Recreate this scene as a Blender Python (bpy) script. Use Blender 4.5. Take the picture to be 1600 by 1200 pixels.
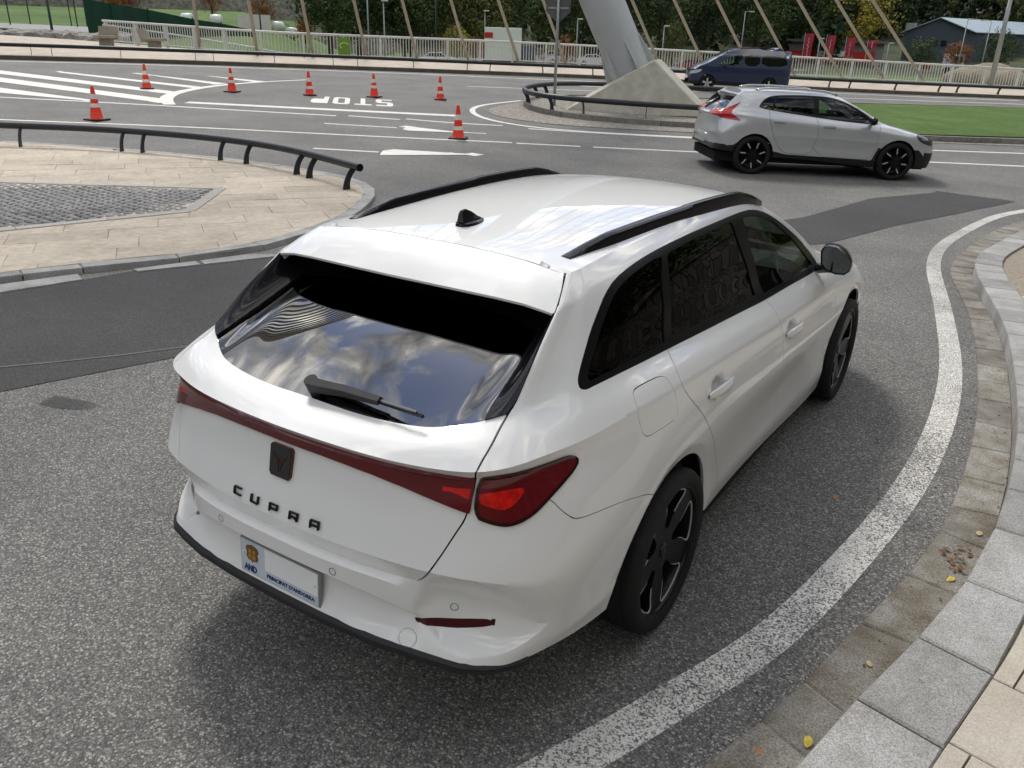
import bpy, bmesh, math, random
import numpy as np
from mathutils import Vector, Matrix
random.seed(7); rng = np.random.default_rng(7)
for o in list(bpy.data.objects): bpy.data.objects.remove(o, do_unlink=True)
scene = bpy.context.scene
COL = scene.collection
R_ = math.radians
# ------------------------------------------------------------------ camera
cam_d = bpy.data.cameras.new('camera'); cam = bpy.data.objects.new('camera', cam_d); COL.objects.link(cam)
YAW, PITCH, ROLL = R_(32.854), R_(22.958), R_(1.533)
f_ = Vector((-math.sin(YAW)*math.cos(PITCH), math.cos(YAW)*math.cos(PITCH), -math.sin(PITCH)))
r0 = Vector((math.cos(YAW), math.sin(YAW), 0)); u0 = r0.cross(f_)
r_ = r0*math.cos(ROLL)+u0*math.sin(ROLL); u_ = u0*math.cos(ROLL)-r0*math.sin(ROLL)
cam.matrix_world = Matrix(((r_.x,u_.x,-f_.x,1.784),(r_.y,u_.y,-f_.y,-2.508),(r_.z,u_.z,-f_.z,2.087),(0,0,0,1)))
cam_d.sensor_width = 36; cam_d.lens = 36*1286.86/1600; cam_d.clip_end = 3000; cam_d.clip_start = .05
scene.camera = cam
# ------------------------------------------------------------------ sky: daylight with broken cloud
SUN_EL, SUN_AZ = 50, 308       # azimuth clockwise from +y
w = bpy.data.worlds.new('World'); scene.world = w; w.use_nodes = True
nt = w.node_tree; nt.nodes.clear()
def N(t, **k):
    n = nt.nodes.new(t)
    for a, b in k.items(): setattr(n, a, b)
    return n
lk = lambda a, b: nt.links.new(a, b)
sky = N('ShaderNodeTexSky', sky_type='NISHITA', sun_disc=False)
sky.sun_elevation = R_(SUN_EL); sky.sun_rotation = R_(SUN_AZ); sky.air_density = 1.0; sky.dust_density = .6
tc = N('ShaderNodeTexCoord'); sep = N('ShaderNodeSeparateXYZ'); lk(tc.outputs['Generated'], sep.inputs[0])
mz = N('ShaderNodeMath', operation='MAXIMUM'); lk(sep.outputs['Z'], mz.inputs[0]); mz.inputs[1].default_value = 0
mz2 = N('ShaderNodeMath', operation='ADD'); lk(mz.outputs[0], mz2.inputs[0]); mz2.inputs[1].default_value = .16
dx = N('ShaderNodeMath', operation='DIVIDE'); lk(sep.outputs['X'], dx.inputs[0]); lk(mz2.outputs[0], dx.inputs[1])
dy = N('ShaderNodeMath', operation='DIVIDE'); lk(sep.outputs['Y'], dy.inputs[0]); lk(mz2.outputs[0], dy.inputs[1])
cmb = N('ShaderNodeCombineXYZ'); lk(dx.outputs[0], cmb.inputs[0]); lk(dy.outputs[0], cmb.inputs[1])
n1 = N('ShaderNodeTexNoise'); n1.inputs['Scale'].default_value = 5.2; n1.inputs['Detail'].default_value = 9; n1.inputs['Roughness'].default_value = .56; n1.inputs['Distortion'].default_value = .35
lk(cmb.outputs[0], n1.inputs['Vector'])
cr = N('ShaderNodeValToRGB'); cr.color_ramp.elements[0].position = .44; cr.color_ramp.elements[0].color = (0,0,0,1)
cr.color_ramp.elements[1].position = .58; cr.color_ramp.elements[1].color = (1,1,1,1); lk(n1.outputs['Fac'], cr.inputs[0])
n2 = N('ShaderNodeTexNoise'); n2.inputs['Scale'].default_value = 6.5; n2.inputs['Detail'].default_value = 7; n2.inputs['Distortion'].default_value = .5
mp = N('ShaderNodeMapping'); mp.inputs['Location'].default_value = (3.1, 1.7, .4); lk(cmb.outputs[0], mp.inputs[0]); lk(mp.outputs[0], n2.inputs['Vector'])
cr2 = N('ShaderNodeValToRGB'); e = cr2.color_ramp.elements; e[0].position = .36; e[0].color = (2.6,2.65,2.75,1); e[1].position = .62; e[1].color = (24.0,22.8,20.2,1)
m_ = e.new(.48); m_.color = (7.4,7.2,6.8,1); lk(n2.outputs['Fac'], cr2.inputs[0])
skm = N('ShaderNodeMix', data_type='RGBA', blend_type='MULTIPLY'); skm.inputs[0].default_value = 1; lk(sky.outputs[0], skm.inputs[6]); skm.inputs[7].default_value = (.72,.80,.96,1)
mx = N('ShaderNodeMix', data_type='RGBA'); lk(cr.outputs['Color'], mx.inputs[0]); lk(skm.outputs[2], mx.inputs[6]); lk(cr2.outputs['Color'], mx.inputs[7])
bg = N('ShaderNodeBackground'); lk(mx.outputs[2], bg.inputs[0]); bg.inputs[1].default_value = .1
out = N('ShaderNodeOutputWorld'); lk(bg.outputs[0], out.inputs[0])
# ------------------------------------------------------------------ sun behind thin cloud
sd = bpy.data.lights.new('sun', 'SUN'); sd.energy = 1.5; sd.angle = R_(12); sd.color = (1,.955,.88)
sun = bpy.data.objects.new('sun', sd); COL.objects.link(sun)
az = R_(SUN_AZ); sv = Vector((math.sin(az)*math.cos(R_(SUN_EL)), math.cos(az)*math.cos(R_(SUN_EL)), math.sin(R_(SUN_EL))))
sun.rotation_euler = sv.to_track_quat('Z', 'Y').to_euler()
vs = scene.view_settings; vs.view_transform = 'Standard'; vs.look = 'None'; vs.exposure = 0.62; vs.gamma = 1; vs.use_curve_mapping = False
scene.render.engine = 'CYCLES'
cy = scene.cycles; cy.max_bounces = 8; cy.diffuse_bounces = 3; cy.glossy_bounces = 4; cy.transmission_bounces = 4; cy.transparent_max_bounces = 10
# ------------------------------------------------------------------ helpers
MATS = {}
def mat(name, col=(.5,.5,.5), rough=.6, metal=0, coat=0, spec=.5, var=0, vscale=8, bump=0, bscale=60, trans=0, ior=1.45, col2=None, v2=None, alpha=1, emis=None, coatr=.03, obj_var=0, detail=4, dirt=None):
    if name in MATS: return MATS[name]
    m = bpy.data.materials.new(name); m.use_nodes = True; t = m.node_tree; b = t.nodes['Principled BSDF']
    b.inputs['Roughness'].default_value = rough; b.inputs['Metallic'].default_value = metal
    b.inputs['Coat Weight'].default_value = coat; b.inputs['Coat Roughness'].default_value = coatr
    b.inputs['Specular IOR Level'].default_value = spec; b.inputs['IOR'].default_value = ior
    b.inputs['Transmission Weight'].default_value = trans
    b.inputs['Base Color'].default_value = (*col, 1)
    if emis: b.inputs['Emission Color'].default_value = (*emis[:3], 1); b.inputs['Emission Strength'].default_value = emis[3]
    co = t.nodes.new('ShaderNodeTexCoord')
    if var or col2:
        n = t.nodes.new('ShaderNodeTexNoise'); n.inputs['Scale'].default_value = vscale; n.inputs['Detail'].default_value = detail; n.inputs['Roughness'].default_value = .62
        t.links.new(co.outputs['Object'], n.inputs['Vector'])
        rp = t.nodes.new('ShaderNodeValToRGB'); a = col; c2 = col2 if col2 else tuple(min(1, c*(1+var)) for c in col)
        if not col2: a = tuple(c*(1-var) for c in col)
        rp.color_ramp.elements[0].position = .32; rp.color_ramp.elements[1].position = .68
        rp.color_ramp.elements[0].color = (*a, 1); rp.color_ramp.elements[1].color = (*c2, 1)
        t.links.new(n.outputs['Fac'], rp.inputs[0]); last = rp.outputs[0]
        if dirt:
            dn = t.nodes.new('ShaderNodeTexNoise'); dn.inputs['Scale'].default_value = dirt[0]; dn.inputs['Detail'].default_value = 6; dn.inputs['Roughness'].default_value = .68; t.links.new(co.outputs['Object'], dn.inputs['Vector'])
            dp = t.nodes.new('ShaderNodeValToRGB'); dp.color_ramp.elements[0].position = .36; dp.color_ramp.elements[1].position = .62; dp.color_ramp.elements[0].color = (*dirt[1], 1); dp.color_ramp.elements[1].color = (1,1,1,1); t.links.new(dn.outputs['Fac'], dp.inputs[0])
            dm = t.nodes.new('ShaderNodeMix'); dm.data_type = 'RGBA'; dm.blend_type = 'MULTIPLY'; dm.inputs[0].default_value = 1; t.links.new(last, dm.inputs[6]); t.links.new(dp.outputs[0], dm.inputs[7]); last = dm.outputs[2]
        if obj_var:
            oi = t.nodes.new('ShaderNodeObjectInfo'); hs = t.nodes.new('ShaderNodeHueSaturation')
            mr = t.nodes.new('ShaderNodeMapRange'); mr.inputs[3].default_value = 1-obj_var; mr.inputs[4].default_value = 1+obj_var
            t.links.new(oi.outputs['Random'], mr.inputs[0]); t.links.new(mr.outputs[0], hs.inputs['Value']); t.links.new(last, hs.inputs['Color']); last = hs.outputs[0]
        t.links.new(last, b.inputs['Base Color'])
    if bump:
        n = t.nodes.new('ShaderNodeTexNoise'); n.inputs['Scale'].default_value = bscale; n.inputs['Detail'].default_value = 3
        t.links.new(co.outputs['Object'], n.inputs['Vector'])
        bp = t.nodes.new('ShaderNodeBump'); bp.inputs['Strength'].default_value = 1; bp.inputs['Distance'].default_value = bump
        t.links.new(n.outputs['Fac'], bp.inputs['Height']); t.links.new(bp.outputs[0], b.inputs['Normal'])
    MATS[name] = m; return m
def link(name, me, parent=None, m=None, smooth=False, loc=None, rot=None):
    o = bpy.data.objects.new(name, me); COL.objects.link(o)
    if m is not None:
        if len(me.materials) == 0: me.materials.append(m)
    if parent is not None: o.parent = parent
    if smooth and len(me.polygons): me.polygons.foreach_set('use_smooth', [True]*len(me.polygons))
    if loc is not None: o.location = loc
    if rot is not None: o.rotation_euler = rot
    return o
def pyd(name, V, F, m=None, parent=None, smooth=False, loc=None, rot=None):
    me = bpy.data.meshes.new(name); me.from_pydata([tuple(map(float, v)) for v in V], [], [tuple(map(int, f)) for f in F]); me.update()
    return link(name, me, parent, m, smooth, loc, rot)
def bmo(name, bm, m=None, parent=None, smooth=False, loc=None, rot=None, sharp=None):
    bmesh.ops.recalc_face_normals(bm, faces=bm.faces)
    if sharp is not None:
        for e in bm.edges:
            if len(e.link_faces) == 2 and e.calc_face_angle(0) > R_(sharp): e.smooth = False
    me = bpy.data.meshes.new(name); bm.to_mesh(me); bm.free()
    return link(name, me, parent, m, smooth, loc, rot)
def box(bm, c, s, rz=0, M=None, bev=0):
    r = bmesh.ops.create_cube(bm, size=1)
    mt = Matrix.Translation(Vector(c)) @ Matrix.Rotation(rz, 4, 'Z') @ Matrix.Diagonal((*s, 1))
    if M is not None: mt = M @ mt
    bmesh.ops.transform(bm, matrix=mt, verts=r['verts'])
    if bev:
        es = list({e for v in r['verts'] for e in v.link_edges}); bmesh.ops.bevel(bm, geom=es, offset=bev, segments=2, affect='EDGES', profile=.6)
def tube(bm, P, rad, n=10, cap=True):
    P = [Vector(p) for p in P]; rings = []
    rad = rad if hasattr(rad, '__len__') else [rad]*len(P)
    up = Vector((0,0,1))
    for i, p in enumerate(P):
        d = (P[min(i+1, len(P)-1)]-P[max(i-1, 0)]).normalized()
        a = d.cross(up);
        if a.length < 1e-3: a = d.cross(Vector((1,0,0)))
        a.normalize(); b = a.cross(d).normalized()
        rings.append([bm.verts.new(p+(a*math.cos(2*math.pi*k/n)+b*math.sin(2*math.pi*k/n))*rad[i]) for k in range(n)])
    for i in range(len(P)-1):
        for k in range(n): bm.faces.new((rings[i][k], rings[i][(k+1) % n], rings[i+1][(k+1) % n], rings[i+1][k]))
    if cap:
        bm.faces.new(rings[0][::-1]); bm.faces.new(rings[-1])
def lathe(bm, prof, n=32, axis='Z', closed=False):
    rings = []
    for (r, h) in prof:
        ring = []
        for k in range(n):
            a = 2*math.pi*k/n; c, s = r*math.cos(a), r*math.sin(a)
            ring.append(bm.verts.new((c, s, h) if axis == 'Z' else (h, c, s)))
        rings.append(ring)
    m = len(prof)
    for i in range(m if closed else m-1):
        A, B = rings[i], rings[(i+1) % m]
        for k in range(n): bm.faces.new((A[k], A[(k+1) % n], B[(k+1) % n], B[k]))
    return rings
def prism(bm, poly, z0, z1, fz=None):
    b = [bm.verts.new((x, y, z0+(fz(x, y) if fz else 0))) for x, y in poly]; t = [bm.verts.new((x, y, z1+(fz(x, y) if fz else 0))) for x, y in poly]
    n = len(poly); bm.faces.new(t); bm.faces.new(b[::-1])
    for i in range(n): bm.faces.new((b[i], b[(i+1) % n], t[(i+1) % n], t[i]))
def tag(o, label=None, cat=None, group=None, kind=None):
    if label: o['label'] = label
    if cat: o['category'] = cat
    if group: o['group'] = group
    if kind: o['kind'] = kind
    return o
def empty(name, loc=(0,0,0), rz=0):
    o = bpy.data.objects.new(name, None); COL.objects.link(o); o.location = loc; o.rotation_euler = (0,0,rz); o.empty_display_size = .1; return o
def copy_tree(o, parent=None):
    c = o.copy(); COL.objects.link(c); c.parent = parent
    for ch in [x for x in list(COL.objects) if x.parent == o]: copy_tree(ch, c)
    return c
def text_obj(name, s, size, m, parent=None, ext=.0005, width=1.0, bold=0):
    cu = bpy.data.curves.new(name, 'FONT'); cu.body = s; cu.size = size; cu.extrude = ext; cu.align_x = 'CENTER'; cu.align_y = 'CENTER'; cu.offset = bold; cu.resolution_u = 2
    o = bpy.data.objects.new(name, cu); COL.objects.link(o)
    dg = bpy.context.evaluated_depsgraph_get(); me = bpy.data.meshes.new_from_object(o.evaluated_get(dg))
    bpy.data.objects.remove(o, do_unlink=True)
    for v in me.vertices: v.co.x *= width
    me.materials.clear(); return link(name, me, parent, m)
def spl(P, n):
    """smooth open curve through points, n samples"""
    P = np.array(P, float); s = np.r_[0, np.cumsum(np.linalg.norm(np.diff(P, axis=0), axis=1))]
    return nspline(s, P, np.linspace(0, s[-1], n))
# ---- body control net: rows bottom->top, 21 columns rear centre -> side -> front centre (right half)
def nspline(t,P,tt):
    # natural cubic spline through P at t
    n=len(t);h=np.diff(t);A=np.zeros((n,n));B=np.zeros((n,P.shape[1]));A[0,0]=A[-1,-1]=1
    for i in range(1,n-1):
        A[i,i-1]=h[i-1];A[i,i]=2*(h[i-1]+h[i]);A[i,i+1]=h[i];B[i]=6*((P[i+1]-P[i])/h[i]-(P[i]-P[i-1])/h[i-1])
    M=np.linalg.solve(A,B);k=np.clip(np.searchsorted(t,tt)-1,0,n-2);h_=h[k][:,None]
    a=((t[k+1]-tt)[:,None])/h_;b=((tt-t[k])[:,None])/h_
    return a*P[k]+b*P[k+1]+((a**3-a)*M[k]+(b**3-b)*M[k+1])*h_**2/6
def zc(y):return np.interp(y,*ZC)
_zy=np.array([-.45,-.31,0,.4,.8,1.1,1.35,1.53,1.7]);_zz=np.array([1.418,1.433,1.447,1.457,1.459,1.453,1.438,1.412,1.37])
_t=np.linspace(-.45,1.7,200);ZC=(_t,nspline(_zy,_zz[:,None],_t)[:,0])
def zroof(x,y):
    x=np.abs(x);r=.0035*np.exp(-((x-.27)/.035)**2)
    return zc(y)-.10*x**2-.08*x**4
ROWS={}
ROWS['B']=[(0,-1.088,.43),(.2,-1.086,.43),(.4,-1.068,.425),(.55,-1.031,.414),(.65,-.997,.40),(.72,-.945,.388),(.773,-.876,.385),(.81,-.77,.378),(.845,-.635,.372),(.872,-.40,.36),(.872,-.05,.33),(.865,.3,.29),(.855,.65,.283),(.85,1.16,.262),(.85,1.62,.232),(.85,2.25,.20),(.86,2.7,.24),(.84,3.1,.21),(.66,3.40,.2),(.35,3.53,.2),(0,3.56,.2)]
ROWS['C']=[(0,-1.068,0.47),(0.2,-1.064,0.47),(0.4,-1.04,0.467),(0.55,-1.006,0.455),(0.645,-0.965,0.448),(0.73,-0.915,0.435),(0.785,-0.855,0.43),(0.83,-0.755,0.43),(0.862,-0.61,0.43),(0.882,-0.38,0.43),(0.884,-0.05,0.4),(0.874,0.3,0.37),(0.868,0.65,0.365),(0.866,1.16,0.35),(0.866,1.62,0.335),(0.868,2.25,0.31),(0.88,2.7,0.36),(0.85,3.1,0.32),(0.67,3.42,0.3),(0.36,3.55,0.3),(0,3.58,0.3)]
ROWS['D']=[(0,-1.052,0.588),(0.2,-1.045,0.583),(0.38,-1.02,0.562),(0.52,-0.992,0.492),(0.625,-0.947,0.482),(0.715,-0.905,0.475),(0.78,-0.845,0.472),(0.835,-0.752,0.473),(0.866,-0.605,0.475),(0.884,-0.37,0.48),(0.886,-0.05,0.455),(0.876,0.3,0.44),(0.867,0.65,0.43),(0.861,1.16,0.415),(0.861,1.62,0.405),(0.866,2.25,0.4),(0.884,2.7,0.44),(0.852,3.1,0.38),(0.675,3.43,0.35),(0.36,3.56,0.35),(0,3.59,0.35)]
ROWS['E']=[(0,-1.1,0.597),(0.2,-1.092,0.592),(0.38,-1.064,0.572),(0.512,-1.004,0.52),(0.625,-0.941,0.515),(0.713,-0.893,0.51),(0.781,-0.836,0.505),(0.838,-0.752,0.5),(0.868,-0.605,0.505),(0.886,-0.37,0.51),(0.888,-0.05,0.495),(0.878,0.3,0.49),(0.868,0.65,0.48),(0.861,1.16,0.47),(0.861,1.62,0.465),(0.868,2.25,0.465),(0.887,2.7,0.49),(0.854,3.1,0.42),(0.68,3.43,0.4),(0.36,3.56,0.4),(0,3.59,0.4)]
ROWS['F']=[(0,-1.098,0.645),(0.2,-1.09,0.641),(0.4,-1.058,0.632),(0.532,-0.986,0.588),(0.632,-0.939,0.575),(0.719,-0.89,0.565),(0.787,-0.84,0.555),(0.843,-0.757,0.553),(0.872,-0.605,0.555),(0.888,-0.36,0.565),(0.891,-0.06,0.56),(0.882,0.3,0.56),(0.873,0.65,0.555),(0.866,1.16,0.545),(0.866,1.62,0.54),(0.874,2.25,0.54),(0.89,2.7,0.56),(0.857,3.1,0.48),(0.68,3.43,0.45),(0.36,3.56,0.45),(0,3.59,0.45)]
ROWS['G']=[(0,-1.064,0.65),(0.2,-1.056,0.646),(0.4,-1.029,0.639),(0.542,-0.993,0.636),(0.645,-0.95,0.63),(0.732,-0.9,0.615),(0.798,-0.849,0.6),(0.848,-0.76,0.595),(0.875,-0.605,0.595),(0.89,-0.355,0.61),(0.8925,-0.065,0.62),(0.886,0.3,0.62),(0.88,0.65,0.615),(0.877,1.16,0.605),(0.877,1.62,0.6),(0.88,2.25,0.595),(0.892,2.7,0.61),(0.859,3.1,0.54),(0.68,3.43,0.5),(0.36,3.57,0.5),(0,3.6,0.5)]
ROWS['H']=[(0,-1.081,.705),(.2,-1.0725,.701),(.4,-1.045,.695),(.55,-1.012,.690),(.66,-.975,.688),(.745,-.922,.676),(.805,-.862,.665),(.850,-.765,.66),(.876,-.605,.66),(.891,-.35,.68),(.893,-.07,.695),(.8905,.3,.695),(.8885,.65,.685),(.888,1.16,.675),(.888,1.62,.665),(.889,2.25,.655),(.893,2.7,.67),(.860,3.1,.60),(.68,3.42,.56),(.36,3.56,.56),(0,3.59,.56)]
ROWS['I']=[(0,-1.026,.86),(.2,-1.018,.858),(.4,-.992,.855),(.55,-.957,.852),(.645,-.918,.85),(.73,-.862,.846),(.783,-.795,.84),(.822,-.70,.838),(.852,-.57,.838),(.877,-.335,.842),(.884,-.075,.845),(.885,.3,.838),(.884,.67,.818),(.883,1.16,.798),(.882,1.62,.775),(.881,2.25,.755),(.883,2.7,.75),(.845,3.1,.68),(.66,3.41,.64),(.35,3.54,.63),(0,3.57,.63)]
ROWS['J']=[(0,-1.010,.968),(.2,-1.001,.966),(.4,-.974,.963),(.55,-.934,.961),(.642,-.893,.964),(.708,-.83,.968),(.75,-.748,.972),(.785,-.652,.972),(.813,-.535,.972),(.845,-.315,.97),(.862,-.08,.965),(.8705,.3,.933),(.874,.68,.905),(.875,1.16,.875),(.874,1.62,.843),(.871,2.25,.815),(.868,2.7,.79),(.825,3.1,.735),(.645,3.40,.69),(.34,3.52,.675),(0,3.55,.67)]
ROWS['K']=[(0,-1.040,1.004),(.2,-1.029,1.001),(.4,-1.001,.996),(.55,-.960,.995),(.652,-.917,1.0),(.717,-.845,1.005),(.756,-.756,1.01),(.785,-.66,1.01),(.81,-.54,1.01),(.838,-.314,1.01),(.852,-.08,1.0),(.858,.3,.975),(.86,.68,.949),(.86,1.16,.918),(.86,1.62,.885),(.857,2.25,.852),(.845,2.7,.82),(.80,3.1,.77),(.62,3.38,.72),(.32,3.50,.70),(0,3.53,.695)]
ROWS['L']=[(0,-.985,1.022),(.2,-.978,1.022),(.4,-.955,1.025),(.53,-.915,1.033),(.62,-.865,1.043),(.682,-.795,1.05),(.722,-.71,1.053),(.754,-.62,1.053),(.779,-.515,1.053),(.806,-.305,1.05),(.819,-.07,1.042),(.826,.3,1.017),(.829,.69,.99),(.829,1.16,.957),(.828,1.62,.927),(.824,2.25,.897),(.79,2.62,.885),(.70,2.88,.855),(.53,3.05,.84),(.27,3.1,.84),(0,3.12,.84)]
ROWS['M']=[(0,-0.89,1.037),(0.194,-0.89,1.037),(0.381,-0.868,1.043),(0.483,-0.838,1.057),(0.564,-0.789,1.075),(0.633,-0.735,1.1),(0.672,-0.655,1.105),(0.707,-0.57,1.105),(0.735,-0.48,1.105),(0.756,-0.29,1.098),(0.765,-0.06,1.087),(0.77,0.3,1.062),(0.773,0.7,1.032),(0.775,1.16,0.996),(0.777,1.62,0.968),(0.772,2.2,0.945),(0.7,2.42,0.955),(0.58,2.41,0.97),(0.42,2.4,0.982),(0.21,2.41,0.99),(0,2.42,0.992)]
ROWS['N']=[(0,-0.63,1.162),(0.2,-0.63,1.16),(0.4,-0.63,1.152),(0.5,-0.627,1.147),(0.57,-0.617,1.152),(0.617,-0.6,1.207),(0.643,-0.53,1.21),(0.662,-0.45,1.215),(0.676,-0.37,1.22),(0.69,-0.215,1.225),(0.694,-0.01,1.228),(0.694,0.34,1.222),(0.693,0.72,1.21),(0.693,1.14,1.19),(0.692,1.55,1.172),(0.672,1.93,1.16),(0.62,2.01,1.17),(0.5,1.975,1.19),(0.35,1.95,1.2),(0.17,1.94,1.207),(0,1.935,1.21)]
ROWS['O']=[(0,-0.335,1.279),(0.2,-0.336,1.277),(0.4,-0.348,1.262),(0.5,-0.372,1.249),(0.56,-0.405,1.255),(0.598,-0.445,1.314),(0.609,-0.37,1.328),(0.61,-0.3,1.338),(0.609,-0.235,1.346),(0.604,-0.115,1.358),(0.599,0.06,1.371),(0.593,0.38,1.384),(0.588,0.75,1.387),(0.588,1.12,1.381),(0.588,1.38,1.366),(0.575,1.56,1.345),(0.535,1.61,1.35),(0.42,1.59,1.37),(0.3,1.575,1.38),(0.15,1.565,1.386),(0,1.56,1.389)]
_P=[(0,-.309),(.2,-.303),(.4,-.295),(.47,-.298),(.515,-.300),(.540,-.290),(.552,-.262),(.556,-.215),(.555,-.165),(.552,-.055),(.549,.1),(.546,.42),(.545,.77),(.545,1.1),(.545,1.33),(.53,1.48),(.49,1.535),(.40,1.54),(.28,1.535),(.14,1.53),(0,1.528)]
ROWS['P']=[(x,y,float(zroof(x,y))) for x,y in _P]
ORDER='BCDEFGHIJKLMNOP'
# crease weight by column for each row
def cw(v):return np.array(v,float)
_r=lambda a,n:[a]*n
CR={'B':cw(_r(1,21)),'D':cw([1,1,1,.5,0]+_r(0,16)),'E':cw([1,1,1,.5,0]+_r(0,16)),'F':cw([1,1,1,.3,0]+_r(0,16)),'G':cw([1,1,1,.3,0]+_r(0,16)),
 'H':cw([1,1,1,1,1,.8,.4]+_r(0,14)),'J':cw([.5]*8+[.4,.3,.1]+_r(0,10)),'K':cw(_r(1,9)+[.95,.8,.75,.8,.85,.85,.8,.7,.6,.5,.5,.5]),'M':cw([1,1,1,1,.9,.6,.3]+_r(0,8)+[.3,.6,1,1,1,1]),'O':cw([1,1,1,1,1,.9,.5]+_r(0.15,9)+[.5,1,1,1,1]),'P':cw([1,1,1,1,.9,.6,.2]+_r(0,9)+[.3,1,1,1,1])}
def body_build(nu=260,dv=.013,roofrows=14):
    K=np.array(ROWS['K']);sk=np.r_[0,np.cumsum(np.linalg.norm(np.diff(K,axis=0),axis=1))]
    T=np.linspace(0,sk[-1],nu)
    # denser round the rear
    w=np.interp(np.linspace(0,1,nu),[0,.42,1],[0,1.45/sk[-1],1.0]);T=w*sk[-1]
    # column param common to all rows: column index spline
    ci=np.arange(21.)
    uc=np.interp(T,sk,ci)
    # smooth column parameter (avoid C0 kinks): spline of index over arclength
    uc=nspline(sk,ci[:,None],T)[:,0];uc[0]=0;uc[-1]=20
    R=[]
    for r in ORDER:
        P=np.array(ROWS[r]);s=np.r_[0,np.cumsum(np.linalg.norm(np.diff(P,axis=0),axis=1))]
        # mirror ghost for symmetric ends
        Pm=np.vstack([P[2:0:-1]*[-1,1,1],P,P[-2:-4:-1]*[-1,1,1]])
        im=np.arange(-2,23.)
        R.append(nspline(im,Pm,uc))
    R=np.array(R) # rows x nu x 3
    nr=len(R);W=np.array([np.interp(uc,ci,CR.get(r,np.zeros(21))) for r in ORDER])
    d=np.linalg.norm(np.diff(R,axis=0),axis=2)+1e-9   # nr-1 x nu
    sl=np.diff(R,axis=0)/d[...,None]
    Tm=np.zeros_like(R);Tp=np.zeros_like(R)
    for i in range(nr):
        if i==0: Tm[i]=Tp[i]=sl[0];continue
        if i==nr-1: Tm[i]=Tp[i]=sl[-1];continue
        a=d[i-1];b=d[i]
        sm=(sl[i-1]*b[:,None]+sl[i]*a[:,None])/(a+b)[:,None]
        w=W[i][:,None]
        Tm[i]=sm*(1-w)+sl[i-1]*w;Tp[i]=sm*(1-w)+sl[i]*w
    rows=[];tag=[]
    for i in range(nr-1):
        n=max(2,int(np.ceil(np.median(d[i])/dv)))
        if ORDER[i] in'DF':n=2
        for k in range(n):
            t=k/n;h=d[i][:,None]
            h00=2*t**3-3*t**2+1;h10=t**3-2*t**2+t;h01=-2*t**3+3*t**2;h11=t**3-t**2
            rows.append(h00*R[i]+h10*h*Tp[i]+h01*R[i+1]+h11*h*Tm[i+1]);tag.append(i+t)
    Pp=R[-1];rows.append(Pp);tag.append(nr-1)
    # roof to centreline
    f=np.linspace(0,1,nu);yc=-.309+(1.528+.309)*(.12*f+.88*(Pp[:,1]-Pp[0,1])/(Pp[-1,1]-Pp[0,1]));
    yc=np.maximum.accumulate(yc)
    for k in range(1,roofrows+1):
        q=1-k/roofrows;x=Pp[:,0]*q;y=Pp[:,1]*q+yc*(1-q)
        if k==roofrows:x=0*x
        rows.append(np.stack([x,y,zroof(x,y)],1));tag.append(nr-1+k/roofrows)
    return np.array(rows),np.array(tag),T
# ------------------------------------------------------------------ panel cutting on a fine surface grid
def chaikin(P, it=2, closed=True):
    P = np.array(P, float)
    for _ in range(it):
        Q = np.roll(P, -1, 0); A = P*.75+Q*.25; B = P*.25+Q*.75
        P = np.stack([A, B], 1).reshape(-1, 2)
    return P
def poly_sd(P):
    P = np.array(P, float); Q = np.roll(P, -1, 0); D = Q-P; L2 = (D**2).sum(1)+1e-12
    def f(X):
        X = np.asarray(X, float); outv = np.empty(len(X))
        for s in range(0, len(X), 20000):
            x = X[s:s+20000, None, :]-P[None]
            t = np.clip((x*D).sum(2)/L2, 0, 1)
            d = np.sqrt(((x-t[..., None]*D)**2).sum(2)).min(1)
            py, qy = P[:, 1], Q[:, 1]; X0 = X[s:s+20000]
            c = ((py[None] > X0[:, 1:2]) != (qy[None] > X0[:, 1:2])) & (X0[:, 0:1] < (D[:, 0]*(X0[:, 1:2]-py)/(np.where(abs(D[:, 1]) < 1e-12, 1e-12, D[:, 1]))+P[:, 0]))
            ins = (c.sum(1) % 2) == 1
            outv[s:s+20000] = np.where(ins, -d, d)
        return outv
    return f
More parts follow.
